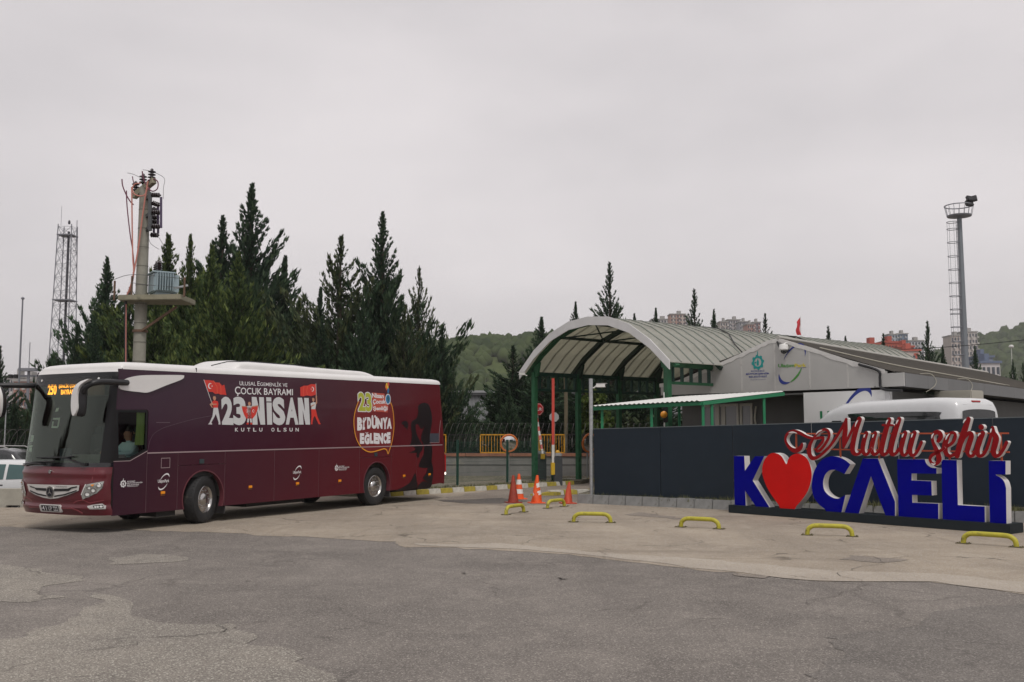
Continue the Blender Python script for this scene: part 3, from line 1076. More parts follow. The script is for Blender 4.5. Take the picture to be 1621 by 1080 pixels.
# -- roof, closed rings
def ring(z_off, inset, n=40):
    pts = []
    zf = lambda x: zt(x) + z_off
    zz = 3.2 + z_off
    # front edge from left to right, then right side, rear, left side
    for i in range(n + 1):
        a = -90 + 180 * i / n
        aa = R_(-a)
        s = math.copysign(abs(math.sin(aa)) ** (2 / 2.6), math.sin(aa))
        x0 = 2.40 - inset * 1.35
        x = x0 - .16 * (1 - abs(math.cos(aa)) ** (2 / 2.6))
        pts.append((x, (1.27 - inset) * s))
    for x in np.linspace(1.6, -8.9, 16):
        pts.append((x, -(1.27 - inset)))
    for i in range(n // 2 + 1):
        aa = R_(-90 + 180 * i / (n // 2))
        s = math.copysign(abs(math.sin(aa)) ** (2 / 3.2), math.sin(aa))
        x = -9.34 + inset * .8 + .22 * (1 - abs(math.cos(aa)) ** (2 / 3.2))
        pts.append((x, (1.27 - inset) * s))
    for x in np.linspace(-8.9, 1.6, 16):
        pts.append((x, 1.27 - inset))
    return [(x, y, zf(x)) for x, y in pts]
rings = [ring(-.004, -.004), ring(.05, .004), ring(.095, .03), ring(.13, .09), ring(.155, .2), ring(.175, .45), ring(.185, .9)]
b = MB()
n0 = len(rings[0])
vs = [p for r in rings for p in r]
fs = []
for k in range(len(rings) - 1):
    for i in range(n0):
        j = (i + 1) % n0
        fs.append((k * n0 + j, k * n0 + i, (k + 1) * n0 + i, (k + 1) * n0 + j))
fs.append(tuple((len(rings) - 1) * n0 + i for i in reversed(range(n0))))
b.add(vs, fs)
b.build('roof', roof_white, bus, smooth=True, angle=50)
front_strip('roof_visor', 3.185, 3.262, 4, roof_white)
front_strip('visor_band', 3.10, 3.185, 3, black_satin)
b = MB()
b.prism(stroke([(1.62, 0), (1.62, .001)], .001), lambda u, v, w: (u, w, v), None, 0) if False else None
b.box((.35, 1.255, 3.318), (.012, .04, .09))
b.build('roof_joint', black_plastic, bus)
def pod(name, x0, x1, y0, y1, z0, z1, t0, t1, mat):
    def f(u, v):
        x = x0 + (x1 - x0) * u
        e = 1.0
        if u < t0:
            e = math.sin(math.pi / 2 * u / t0) ** .7
        if u > 1 - t1:
            e = math.sin(math.pi / 2 * (1 - u) / t1) ** .7
        e = max(e, .02)
        yc, hw = (y0 + y1) / 2, (y1 - y0) / 2
        a = math.pi * v
        cy = math.copysign(abs(math.cos(a)) ** .35, math.cos(a))
        sz = abs(math.sin(a)) ** .45
        return (x, yc + hw * cy * (.75 + .25 * e), z0 + (z1 - z0) * sz * e)
    b = MB()
    b.grid(f, 48, 21, flip=True)
    return b.build(name, mat, bus, smooth=True, angle=60)
pod('air_conditioning_pod', -.95, -6.6, .30, 1.08, 3.36, 3.60, .06, .17, roof_white)
pod('air_conditioning_pod', -1.15, -5.6, -.85, .28, 3.38, 3.70, .16, .14, roof_white)
b = MB()
b.tube([(-1.0, .30, 3.52), (-1.5, .30, 3.64), (-2.2, .30, 3.685), (-3.8, .30, 3.685), (-5.0, .30, 3.65), (-5.5, .30, 3.55)], .012, 6)
b.build('pod_rail', black_plastic, bus)

# -- front mask
def bump1(u, v):
    z = .36 + .94 * v
    return .030 * math.exp(-((z - 1.17) / .05) ** 2) * (1 if abs(u - .5) < .42 else .3) + .02 * math.exp(-((z - .50) / .04) ** 2) * (1 if abs(u - .5) < .36 else 0) - .02 * math.exp(-((z - .58) / .05) ** 2)
front_strip('front_panel', .36, 1.30, 26, front_red, bulge=bump1, nphi=61)
front_strip('windscreen_base', 1.30, 1.385, 3, black_gloss)
wsf = front_strip('windscreen', 1.385, 3.10, 24, ws_glass, -62, 62)
for s in (1, -1):
    front_strip('front_pillar', 1.385, 3.10, 12, black_satin, 62 if s > 0 else -90, 90 if s > 0 else -62, nphi=9)
# corner column behind the mask on the left: closes mask to the side panels
b = MB()
for s in (1, -1):
    b.grid(lambda u, v: (FX(1.27, .36 + 2.9 * v) - .05 * u, s * (1.268 - .002 * u), .36 + 2.9 * v), 2, 12, flip=(s < 0))
b.build('corner_column', black_satin, bus)
b = MB()
zb0 = 2.86
b.grid(lambda u, v: fmask(-60 + 120 * u, 2.93 + .17 * v, .004), 30, 4)
b.build('windscreen_tint_band', glass_mat('windscreen_top_band', (.30, .31, .30)), bus, smooth=True)
# bonnet crease lines, emblem
b = MB()
conform(b, stroke([(1.085, 1.29), (1.075, 1.2), (1.06, 1.02)], .006), .012, 0, 2)
conform(b, stroke([(.66, .60), (.74, .64), (.89, .67), (1.03, .61), (1.24, .66)], .007), .010, 0, 2)
conform(b, stroke([(-.62, .60), (-.70, .64), (-.85, .67), (-1.0, .61), (-1.2, .66)], .007), .010, 0, 2)
b.build('front_crease', M('front_crease_maroon', (.24, .05, .06), .3, coat=.3), bus)
b = MB()
b.prism(stroke([(-.75, .475), (-.62, .485), (-.25, .49)], .016) , ffn, -.005, .022)
b.prism(stroke([(.29, .49), (.62, .50), (.74, .46), (.84, .40)], .016), ffn, -.005, .022)
b.build('bumper_lip', M('front_crease_maroon'), bus, bevel=.006)
b = MB()
b.prism(circ(-.02, 1.205, .042, 16), ffn, -.01, .045)
b.build('bonnet_badge', chrome, bus, bevel=.006)
# grille: chrome shield with dark slots and a round three-pointed star badge
b = MB()
gy = .03
sh_o = [(-.77, .94), (.83, .955), (.81, .85), (.55, .76), (.25, .69), (gy, .665), (-.20, .685), (-.45, .73), (-.70, .80)]
conform(b, sh_o[::-1] if False else sh_o, .022, 0, 6)
gr = b.build('grille', M('grille_silver', (.72, .71, .69), .25, .35, coat=.3), bus)
for sl in (
        [(-.68, .915), (-.60, .90), (-.44, .875), (-.09, .872), (-.09, .818), (-.42, .828), (-.47, .862), (-.62, .878)],
        [(.15, .872), (.55, .885), (.62, .91), (.78, .935), (.78, .91), (.64, .885), (.56, .835), (.15, .818)],
        [(-.66, .825), (-.36, .765), (-.09, .735), (-.09, .708), (-.38, .735), (-.64, .795)],
        [(.15, .735), (.44, .775), (.78, .865), (.76, .835), (.45, .748), (.15, .708)]):
    b = MB()
    conform(b, sl, .03, 0, 3)
    b.build('grille_slot', black_plastic, gr)
b = MB()
b.prism(circ(gy, .80, .118, 28), ffn, 0, .040, 0)
b.prism(circ(gy, .80, .098, 28), ffn, None, .043, 1)
bd = b.build('badge', [chrome, M('badge_navy', (.008, .010, .02), .25)], gr)
b = MB()
b.prism([circ(gy, .80, .100, 28), circ(gy, .80, .090, 28)], ffn, None, .046)
b.prism(star(gy, .80, .098, R_(90), .17, 3), ffn, None, .046)
put_text(b, 'TOURISMO', rectq(.20, .905, .52, .925), ffn, .026, 1)
b.build('emblem', [chrome, black_plastic], gr)
# lamps
for s in (1, -1):
    hl = [(.97, .97), (1.24, 1.03), (1.225, .90), (1.15, .80), (.89, .675), (.86, .765)]
    hl = [(p[0] * s, p[1]) for p in hl]
    if s < 0:
        hl = hl[::-1]
    b = MB()
    conform(b, hl, .016, 0, 5)
    h = b.build('headlight', M('headlight_glass', (.36, .37, .35), .12, .3, coat=1.0), bus)
    b = MB()
    for (y, z, r) in ((.99, .775, .055), (1.09, .85, .058), (1.185, .945, .05), (1.02, .90, .04)):
        b.prism([circ(y * s, z, r, 18), circ(y * s, z, r * .72, 18)], ffn, None, .026, 0)
        b.prism(circ(y * s, z, r * .5, 14), ffn, None, .03, 1)
    b.prism([(p[0] * s, p[1]) for p in ([(1.04, .965), (1.11, .975), (1.08, .93)] if s > 0 else [(1.08, .93), (1.11, .975), (1.04, .965)])], ffn, None, .028, 2)
    b.build('lamp_reflector', [chrome, lens_white, amber_lens], h)
    b = MB()
    e1 = [(p[0] * s, p[1]) for p in [(.855, .765), (.885, .83), (.955, .975), (.975, .972), (.905, .83), (.875, .765)]]
    conform(b, e1 if s < 0 else e1[::-1], .022, 0, 2)
    b.build('lamp_trim', M('lamp_trim_white', (.7, .69, .68), .3), h)
    fo = [(.98, .55), (1.06, .575), (1.22, .60), (1.255, .555), (1.25, .49), (1.01, .488)]
    fo = [(p[0] * s, p[1]) for p in fo]
    b = MB()
    conform(b, fo if s > 0 else fo[::-1], .016, 0, 4)
    f_ = b.build('fog_lamp', M('grille_silver'), bus)
    b = MB()
    fi = [(p[0] * s, p[1]) for p in [(1.075, .56), (1.225, .575), (1.235, .515), (1.10, .508)]]
    conform(b, fi if s > 0 else fi[::-1], .022, 0, 4)
    for (y, z) in ((1.12, .535), (1.16, .538), (1.205, .542)):
        b.prism(circ(y * s, z, .02, 12), ffn, None, .028, 1)
    b.build('lamp_reflector', [M('lamp_dark_bowl', (.10, .10, .10), .25, .5), lens_white], f_)
# number plate
b = MB()
b.prism([(-.33, .40), (.31, .405), (.335, .43), (.335, .53), (.30, .56), (-.30, .555), (-.335, .525), (-.335, .43)], ffn, -.01, .035)
pl = b.build('number_plate_holder', M('grille_silver'), bus, bevel=.008)
b = MB()
b.prism(rectq(-.255, .425, .265, .535), ffn, None, .04, 0)
for s_, u0, u1 in (('41', -.23, -.09), ('UP', -.03, .08), ('222', .115, .25)):
    put_text(b, s_, rectq(u0, .437, u1, .523), ffn, .043, 1, .012)
b.build('number_plate', [M('plate_black', (.01, .01, .012), .4), print_white], pl)
# wipers
b = MB()
for pts in ([(.88, 1.37), (.62, 1.42), (.37, 1.49)], [(.62, 1.515), (.37, 1.49), (-.50, 1.475)], [(-.30, 1.36), (-.7, 1.345), (-1.05, 1.30)], [(.10, 1.415), (-.5, 1.385), (-1.02, 1.335)]):
    b.tube([ffn(p[0], p[1], .05) for p in pts], .014, 6)
b.box((FX(.88, 1.35) + .03, .88, 1.36), (.08, .10, .05))
b.build('wiper', black_plastic, bus)
# stickers on the windscreen, lit destination display behind it
b = MB()
for (y0, z0, y1, z1) in ((-1.02, 1.79, -.88, 1.92), (-1.02, 1.58, -.86, 1.66), (-1.02, 1.67, -.86, 1.72)):
    conform(b, rectq(y0, z0, y1, z1), -.012, 0, 2)
conform(b, [(-.28, 2.40), (-.19, 2.41), (-.18, 2.48), (-.26, 2.475)], -.012, 0, 1)
for q in (rectq(-.30, 2.24, -.08, 2.275), rectq(-.30, 2.07, -.10, 2.105), rectq(-.30, 2.07, -.26, 2.20), rectq(-.12, 2.09, -.08, 2.275)):
    conform(b, q, -.012, 0, 1)
b.build('windscreen_sticker', M('sticker_pale', (.62, .66, .60), .5), bus)
b = MB()
b.box((2.26, -.15, 2.90), (.10, 1.9, .36))
ds = b.build('destination_display', black_plastic, bus)
led = M('display_led_orange', (.9, .3, .02), .5, emis=(1.0, .34, .02), estr=2.6)
def dfn(u, v, w): return (2.312 + w, u, v)
b = MB()
put_text(b, '250', rectq(-.98, 2.765, -.70, 2.985), dfn, .004, 0, .03)
put_text(b, 'ŞENLİK ÇOCUKLAR', rectq(-.63, 2.885, .22, 2.995), dfn, .004, 0, .02)
put_text(b, 'BAYRAMINIZ', rectq(-.55, 2.765, .10, 2.865), dfn, .004, 0, .02)
b.build('display_text', led, ds)
for y in (-.93, .86):
    b = MB()
    b.prism(circ(y, 3.055, .022, 10), ffn, -.01, .012)
    b.build('roof_marker_lamp', M('marker_lens_white', (.8, .8, .78), .2), bus)
# mirrors on their curved arms
for s in (1, -1):
    mo = 0 if s > 0 else .27
    b = MB()
    arm = smooth_pts([(2.18, 1.30 * s, 2.97), (2.55, 1.40 * s, 2.965), (2.95, (1.42 + mo) * s, 2.95), (3.12, (1.30 + mo) * s, 2.86), (3.10, (1.17 + mo) * s, 2.70), (3.08, (1.13 + mo) * s, 2.45)], 4)
    b.tube(arm, [.06] * 6 + [.058] * 5 + [.055] * 5 + [.045] * (len(arm) - 16), 10)
    a_ = b.build('mirror_arm', black_plastic, bus, smooth=True, angle=60)
    prof = [(2.93, .02, .02), (2.90, .07, .05), (2.82, .095, .085), (2.70, .112, .10), (2.55, .12, .105), (2.42, .112, .10), (2.33, .095, .085), (2.285, .05, .05)]
    def mf(u, v):
        k = v * (len(prof) - 1)
        i = min(int(k), len(prof) - 2)
        t = k - i
        z, ry, rx = [prof[i][q] * (1 - t) + prof[i + 1][q] * t for q in range(3)]
        a = 2 * math.pi * u
        lean = .30 * max(0, (z - 2.62)) ** 1.3
        return (3.09 + rx * math.cos(a), (1.115 + lean + mo) * s + ry * math.sin(a), z)
    b = MB()
    b.grid(mf, 21, 20, flip=False)
    b.build('mirror_housing', black_plastic, a_, smooth=True, angle=80)
    b = MB()
    cap = [(fy, fz) for fy, fz in smooth_pts([(-.10, 2.30), (-.15, 2.42), (-.162, 2.58), (-.14, 2.74), (-.06, 2.88), (.08, 2.965), (.30, 3.0), (.10, 2.90), (.03, 2.78), (.02, 2.62), (.03, 2.45), (-.02, 2.34)], 3, True)]
    cap = [((1.14 + y + mo) * s, z) for y, z in cap]
    b.prism(cap if s > 0 else cap[::-1], lambda u, v, w: (3.13 + w - .25 * max(0, v - 2.86), u, v), 0, .085)
    b.build('mirror_cover', roof_white, a_, bevel=.015)
# white wing on the side where the mirror arm starts
b = MB()
wing = smooth_pts([(-2.31, 2.83), (-2.34, 2.93), (-2.19, 3.05), (-1.85, 3.13), (-1.3, 3.165), (-.78, 3.185), (-.72, 3.16), (-.79, 3.09), (-1.2, 2.95), (-1.62, 2.80), (-1.84, 2.79)], 4, True)
b.prism(wing[::-1] if False else wing, bfn, -.005, .035)
b.build('mirror_wing', roof_white, bus, bevel=.012)

# -- wheels
def wheel(x, y, steer, hz=.515, side=1):
    w = thing('wheel', 'x', 'x')
    for k in ('label', 'category'):
        del w[k]
    w.parent = bus
    w.location = (x, y, hz)
    w.rotation_euler = (0, 0, steer)
    mt = Matrix.Rotation(R_(-90) * side, 4, 'X')
    tp = [(.30, -.14), (.44, -.15), (.495, -.135), (.515, -.10), (.522, -.05), (.522, .05), (.515, .10), (.495, .135), (.44, .15), (.33, .145), (.29, .12), (.29, -.14)]
    b = MB()
    vs, fs = [], []
    b.lathe(tp, 40, mt)
    # tread grooves as blocks
    for j in range(40):
        a = 2 * math.pi * j / 40
        for q in (-.08, .08):
            c = mt @ Vector((.513 * math.cos(a), .513 * math.sin(a), q))
            b.box(c, (.02, .05, .02))
    b.build('tyre', rubber, w, smooth=True, angle=40)
    b = MB()
    b.lathe([(.29, .09), (.295, .125), (.285, .132), (.265, .11), (.25, .06), (.245, .05), (.16, .065), (.15, .09), (.12, .12), (.09, .135), (.0, .14)], 32, mt)
    for j in range(10):
        a = 2 * math.pi * j / 10
        c = mt @ Vector((.195 * math.cos(a), .195 * math.sin(a), .075))
        b.lathe([(.016, 0), (.016, .03), (.008, .035)], 8, Matrix.Translation(c) @ mt, 0)
    for j in range(10):
        a = 2 * math.pi * (j + .5) / 10
        c = mt @ Vector((.225 * math.cos(a), .225 * math.sin(a), .062))
        b.lathe([(.018, 0), (.018, .004)], 10, Matrix.Translation(c) @ mt, 1)
    b.build('rim', [chrome, black_plastic], w, smooth=True, angle=40)
    return w
wheel(0, 1.10, R_(17))
wheel(-6.09, 1.09, 0, .49)
wheel(0, -1.10, R_(15), .515, -1)
wheel(-6.09, -1.09, 0, .49, -1)
for x in (-.60, -6.72):
    b = MB()
    b.box((x, 1.07, .36), (.02, .34, .38))
    b.build('mud_flap', M('mud_flap_grey', (.05, .048, .05), .6), bus)

# -- cab: dashboard, steering wheel, seat, curtain
b = MB()
b.box((2.20, 0, 1.18), (.55, 2.2, .42))
b.box((2.05, .62, 1.45), (.35, .75, .16))
b.build('dashboard', M('dash_grey', (.16, .165, .155), .8), bus, bevel=.03)
b = MB()
st = Vector((2.06, .60, 1.50))
ax = Vector((-.55, 0, .83)).normalized()
e1 = Vector((0, 1, 0))
e2 = ax.cross(e1)
b.tube([st + (e1 * math.cos(t) + e2 * math.sin(t)) * .23 for t in [2 * math.pi * i / 24 for i in range(25)]], .018, 6)
b.tube([st - e1 * .22, st + e1 * .22], .015, 6)
b.tube([st, st - ax * .4], .03, 6)
b.build('steering_wheel', black_plastic, bus)
for (xo_, y_) in ((.25, -.85), (.25, -.4), (.25, .4), (.25, .85), (-.65, -.85), (-.65, -.4), (-.65, .4), (-.65, .85)):
    b = MB().box((xo_, y_, 1.55), (.12, .42, .75))
    ps_ = b.build('passenger_seat', M('seat_fabric', (.03, .03, .04), .9), bus, bevel=.04)
    MB().box((xo_ + .03, y_, 1.90), (.12, .34, .20)).build('headrest', M('headrest_tan', (.34, .20, .10), .9), ps_, bevel=.03)
for y in (.62, -.62):
    b = MB()
    b.box((1.55, y, 1.17), (.50, .50, .14))
    b.box((1.29, y, 1.58), (.12, .46, .74))
    b.box((1.28, y, 2.02), (.10, .28, .18))
    b.build('seat', M('seat_fabric', (.03, .03, .04), .9), bus, bevel=.04)
b = MB()
b.grid(lambda u, v: (1.64 + .24 * u * (1 - .30 * v if v < .5 else .85), 1.20 + .02 * math.sin(u * 28), 1.72 + .68 * v), 30, 6)
b.build('curtain', M('curtain_green', (.20, .30, .09), .9), bus, smooth=True)
b = MB()
b.box((2.25, -.42, 1.52), (.03, .34, .26))
b.build('dash_card', M('dash_card_navy', (.025, .028, .05), .5), bus)

# -- printed graphics on the side
pr = {}
print_grey = M('print_pale_grey', (.60, .61, .62), .45)
print_skin = M('print_skin', (.52, .26, .17), .5)
print_dred = M('print_dark_red', (.40, .025, .02), .45)
b = MB()
W1, W2, W3 = .0035, .0055, .0075
def q4(f, a, b_, c, d): return [f(*a), f(*b_), f(*c), f(*d)]
put_text(b, '2', q4(bd1, (258, 668), (405, 672), (395, 312), (245, 308)), bfn, W1, 0, .05)
put_text(b, '3', q4(bd1, (405, 672), (572, 676), (560, 312), (400, 308)), bfn, W1, 0, .05)
def poly(f, pts): return [f(*p) for p in pts][::-1]
def addp(pts, w, mi, f=bd1):
    p = [f(*q) for q in pts]
    b.prism(p, bfn, None, w, mi)
addp([(650, 668), (715, 668), (705, 470), (752, 668), (812, 668), (795, 316), (735, 316), (742, 500), (700, 314), (640, 312)], W1, 0)
addp([(838, 668), (902, 668), (895, 385), (830, 383)], W1, 0)
addp([(828, 370), (893, 371), (890, 318), (825, 317)], W1, 0)
put_text(b, 'S', q4(bd1, (912, 672), (1075, 676), (1058, 318), (905, 312)), bfn, W1, 0, .055)
put_text(b, 'A', q4(bd1, (1075, 667), (1240, 668), (1225, 322), (1080, 320)), bfn, W1, 0, .05)
addp([(1245, 667), (1305, 667), (1292, 480), (1330, 667), (1387, 667), (1370, 326), (1312, 325), (1322, 500), (1285, 324), (1230, 322)], W1, 0)
b.build('date_lettering', print_grey, bus)
b = MB()
put_text(b, 'U', q4(bd1, (485, 163), (520, 164), (520, 110), (485, 108)), bfn, W1, 0, .008)
put_text(b, 'LUSAL', q4(bd1, (524, 164), (695, 168), (695, 120), (524, 116)), bfn, W1, 0, .006)
put_text(b, 'E', q4(bd1, (714, 169), (742, 170), (742, 114), (714, 113)), bfn, W1, 0, .008)
put_text(b, 'GEMENLİK VE', q4(bd1, (748, 170), (1097, 184), (1097, 122), (748, 112)), bfn, W1, 0, .006)
b.build('holiday_lettering', print_white, bus)
b = MB()
put_text(b, 'Ç', q4(bd1, (425, 298), (495, 300), (495, 182), (425, 176)), bfn, W1, 0, .01)
put_text(b, 'OCUK', q4(bd1, (500, 278), (768, 284), (768, 200), (500, 192)), bfn, W1, 0, .008)
put_text(b, 'B', q4(bd1, (798, 285), (845, 286), (845, 202), (798, 200)), bfn, W1, 0, .01)
put_text(b, 'AYRAMI', q4(bd1, (850, 286), (1168, 291), (1168, 212), (850, 203)), bfn, W1, 0, .008)
b.build('holiday_lettering', print_white, bus)
b = MB()
for i, ch in enumerate('KUTLU OLSUN'):
    if ch != ' ':
        x = 425 + i * 77.6
        put_text(b, ch, q4(bd1, (x, 756), (x + 40, 756), (x + 40, 709), (x, 709)), bfn, W1, 0, .02)
b.build('holiday_lettering', print_white, bus)
# flags with crescent and star, three printed figures
def flag_print(pts, creases, cx, cy, r, flip, pole):
    global b
    b = MB()
    addp(pts, W1, 0)
    for c in creases:
        b.prism(stroke([bd1(*p) for p in c], .008), bfn, None, W2, 3)
    c = bd1(cx, cy)
    b.prism(crescent(c[0], c[1], r, flip), bfn, None, W2, 1)
    b.prism(star(c[0] + r * .85 * flip, c[1], r * .36, 0), bfn, None, W2, 1)
    b.prism(stroke([bd1(*p) for p in pole], .006), bfn, None, W3, 1)
    return b.build('flag_print', [print_red, print_white, print_dred, M('print_fold', (.72, .12, .06), .45)], bus)
flag_print([(30, 95), (85, 245), (140, 250), (175, 275), (215, 270), (245, 285), (270, 282), (316, 288), (290, 155), (262, 168), (225, 130), (175, 125), (150, 105), (95, 97)][::1], [[(150, 105), (195, 180), (200, 270)], [(225, 130), (245, 200), (245, 282)]], 108, 172, .064, 1, [(25, 90), (125, 385)])
flag_print([(1465, 150), (1400, 148), (1355, 168), (1310, 168), (1262, 190), (1265, 300), (1300, 305), (1350, 292), (1400, 302), (1465, 283)], [[(1355, 168), (1345, 240), (1355, 292)], [(1310, 168), (1300, 240), (1308, 303)]], 1418, 213, .058, -1, [(1462, 140), (1470, 390)])
def figure_print(shapes):
    global b
    b = MB()
    for mi, pts in shapes:
        addp(pts, W2 if mi != 2 else W3, mi)
    return b.build('figure_print', [print_red, print_grey, print_skin, M('print_hair', (.10, .05, .035), .6), M('print_shoe_white', (.6, .58, .6), .5)], bus)
figure_print([(1, [(150, 450), (205, 450), (222, 540), (236, 640), (215, 640), (178, 530), (160, 570), (120, 640), (98, 640), (135, 560)]),
              (0, [(130, 375), (160, 355), (205, 368), (212, 400), (205, 452), (148, 452), (140, 410)]),
              (2, [(140, 325), (150, 305), (172, 305), (182, 325), (178, 345), (165, 358), (150, 352)]),
              (2, [(132, 380), (145, 400), (188, 398), (190, 412), (130, 418), (118, 410), (140, 448), (128, 452), (98, 408)]),
              (3, [(138, 322), (145, 300), (172, 298), (180, 318), (160, 310)]),
              (4, [(78, 664), (100, 640), (122, 640), (132, 660), (128, 666)]), (4, [(212, 666), (214, 640), (236, 640), (238, 666)])])
figure_print([(0, [(512, 428), (560, 432), (600, 440), (650, 436), (700, 425), (720, 420), (716, 470), (690, 540), (650, 590), (570, 590), (540, 540), (520, 480)]),
              (1, [(570, 432), (600, 425), (650, 430), (645, 450), (632, 470), (634, 560), (642, 640), (620, 640), (608, 560), (600, 640), (578, 640), (588, 560), (590, 470), (575, 452)]),
              (2, [(590, 395), (600, 378), (618, 378), (628, 398), (622, 418), (606, 426), (594, 416)]),
              (3, [(588, 392), (598, 370), (620, 372), (630, 392), (608, 384)]),
              (2, [(510, 428), (575, 430), (575, 442), (512, 440)]), (2, [(645, 430), (722, 418), (722, 430), (648, 444)]),
              (0, [(568, 664), (578, 642), (600, 642), (598, 666)]), (0, [(620, 666), (622, 642), (642, 642), (650, 664)])])
b = MB()
for cx, fl in ((578, -1), (660, 1)):
    c = bd1(cx, 492)
    b.prism(crescent(c[0], c[1], .036, fl), bfn, None, W3 + .002)
    b.prism(star(c[0] + .03 * fl, c[1], .014), bfn, None, W3 + .002)
b.build('crescent_print', print_white, bus)
figure_print([(0, [(1402, 470), (1460, 470), (1480, 560), (1512, 640), (1490, 650), (1448, 555), (1430, 580), (1416, 650), (1398, 645), (1405, 560)]),
              (1, [(1395, 395), (1430, 378), (1462, 385), (1464, 410), (1455, 470), (1402, 470), (1406, 430), (1396, 425)]),
              (2, [(1412, 335), (1425, 325), (1442, 335), (1444, 355), (1432, 378), (1416, 365)]),
              (2, [(1455, 400), (1462, 385), (1458, 300), (1464, 288), (1474, 300), (1478, 390), (1462, 412)]),
              (2, [(1396, 425), (1404, 440), (1440, 420), (1445, 405), (1404, 422)]),
              (3, [(1408, 335), (1420, 318), (1440, 322), (1446, 340), (1428, 334)]),
              (0, [(1396, 664), (1400, 645), (1418, 650), (1416, 664)]), (0, [(1488, 650), (1510, 640), (1524, 660), (1500, 664)])])
# speech bubble graphic
b = MB()
bub = smooth_pts([bd2(*p) for p in [(200, 325), (165, 430), (148, 530), (152, 640), (178, 760), (240, 860), (330, 905), (430, 885), (492, 868), (520, 885), (535, 925), (552, 880), (580, 790), (602, 640), (600, 500), (585, 395), (565, 340)]], 4)
b.prism(bub, bfn, None, W1, 1)
b.prism(stroke(bub, .013), bfn, None, W2, 0)
b.build('bubble_print', [M('print_orange_yellow', (.80, .36, .03), .45), M('print_bubble_red', (.17, .012, .014), .45)], bus)
b = MB()
put_text(b, '23', q4(bd2, (192, 450), (362, 455), (350, 222), (185, 215)), bfn, W2, 1, .075)
put_text(b, '23', q4(bd2, (200, 440), (354, 445), (343, 232), (193, 225)), bfn, W3, 0, .04)
b.build('number_print', [M('print_lime', (.42, .45, .04), .45), print_white], bus)
b = MB()
b.prism([bd2(*p) for p in [(355, 228), (495, 240), (510, 330), (540, 380), (530, 455), (365, 440)]], bfn, None, W2, 0)
put_text(b, 'Nisan', q4(bd2, (352, 285), (488, 295), (488, 244), (350, 232)), bfn, W3, 1, .035)
put_text(b, 'Çocuk', q4(bd2, (360, 368), (510, 365), (510, 305), (362, 305)), bfn, W3, 1, .035)
put_text(b, 'Şenliği', q4(bd2, (365, 440), (532, 442), (528, 378), (365, 385)), bfn, W3, 1, .035)
b.build('festival_lettering', [M('print_coral', (.50, .09, .06), .45), print_white], bus)
b = MB()
def chunky(s, boxes, f=bd2):
    for ch, (x0, y0, x1, y1, tilt) in zip(s, boxes):
        put_text(b, ch, q4(f, (x0, y1 + tilt), (x1, y1 - tilt), (x1 + 2, y0 - tilt), (x0, y0 + tilt)), bfn, W2, 0, .075)
chunky("BİDUNYA", [(185, 510, 242, 660, 0), (246, 512, 272, 652, 2), (298, 508, 342, 640, 0), (348, 505, 412, 640, 3), (412, 520, 472, 640, -2), (474, 512, 528, 645, 4), (522, 520, 578, 640, 0)])
addp([(276, 508), (272, 545), (282, 548), (292, 510)], W2, 0, bd2)
for x in (358, 388):
    b.prism(circ(*bd2(x, 500), .035, 12), bfn, None, W2, 0)
chunky("EGLENCE", [(215, 690, 262, 812, 0), (266, 700, 325, 818, 2), (330, 690, 368, 810, 0), (372, 688, 420, 812, -3), (420, 690, 478, 812, 2), (482, 690, 520, 810, 0), (522, 680, 562, 806, 2)])
put_swoosh(b, swoosh(*bd2(294, 668), .065, .055, 0, R_(200), R_(340), .22, 10), bfn, W2, 0)
b.build('slogan_lettering', print_white, bus)
b = MB()
c = bd2(535, 303)
b.prism(circ(c[0], c[1], .125, 28, .15), bfn, None, W3 + .001, 1)
b.prism(circ(c[0], c[1], .10, 28, .125), bfn, None, W3 + .003, 0)
b.prism([(c[0] - .02, c[1] + .09), (c[0] + .05, c[1] + .07), (c[0] + .06, c[1] - .01), (c[0] + .02, c[1] - .06), (c[0] - .005, c[1] - .10), (c[0] - .03, c[1] - .02), (c[0] - .05, c[1] + .03)][::-1], bfn, None, W3 + .005, 2)
for (x, y, mi, r) in ((522, 138, 3, .04), (540, 132, 4, .045), (515, 160, 5, .042), (532, 165, 3, .04), (520, 185, 4, .035), (540, 195, 0, .04), (538, 215, 0, .038)):
    q = bd2(x, y)
    b.prism(circ(q[0], q[1], r, 14, r * 1.25), bfn, None, W2 + .0004 * mi, mi)
b.build('globe_print', [M('print_blue', (.03, .20, .42), .4), print_white, M('print_teal', (.02, .11, .16), .4), M('print_yellow', (.75, .52, .05), .45), M('print_balloon_red', (.6, .06, .04), .45), M('print_orange', (.75, .26, .03), .45)], bus)
# large dark face-like shadow graphic at the rear
b = MB()
dk = M('print_shadow_black', (.012, .007, .009), .3)
def dsh(pts, f=bd2, w=W1):
    b.prism(smooth_pts([f(*p) for p in pts], 3, True), bfn, None, w, 0)
dsh([(690, 570), (720, 552), (752, 556), (768, 590), (758, 640), (748, 652), (740, 625), (715, 622), (722, 600), (700, 592)])
dsh([(880, 380), (940, 345), (1005, 372), (1040, 520), (1022, 660), (1016, 760), (1040, 880), (1032, 1000), (1012, 1078), (890, 1078), (905, 1000), (940, 930), (944, 840), (930, 800), (912, 760), (925, 680), (960, 600), (930, 640), (900, 630), (880, 590), (850, 600), (858, 680), (880, 740), (908, 790), (930, 830), (925, 880), (895, 920), (890, 960), (870, 970), (858, 945), (866, 915), (822, 915), (782, 912), (845, 880), (832, 850), (785, 825), (800, 790), (806, 700), (796, 610), (812, 550), (860, 520), (880, 450)])
dsh([(838, 700), (855, 760), (848, 840), (832, 882), (752, 888), (764, 858), (790, 838), (822, 848), (786, 822), (800, 800), (815, 770), (820, 720)], bz3)
dsh([(735, 785), (745, 830), (742, 884), (605, 904), (668, 872), (708, 838)], bz3)
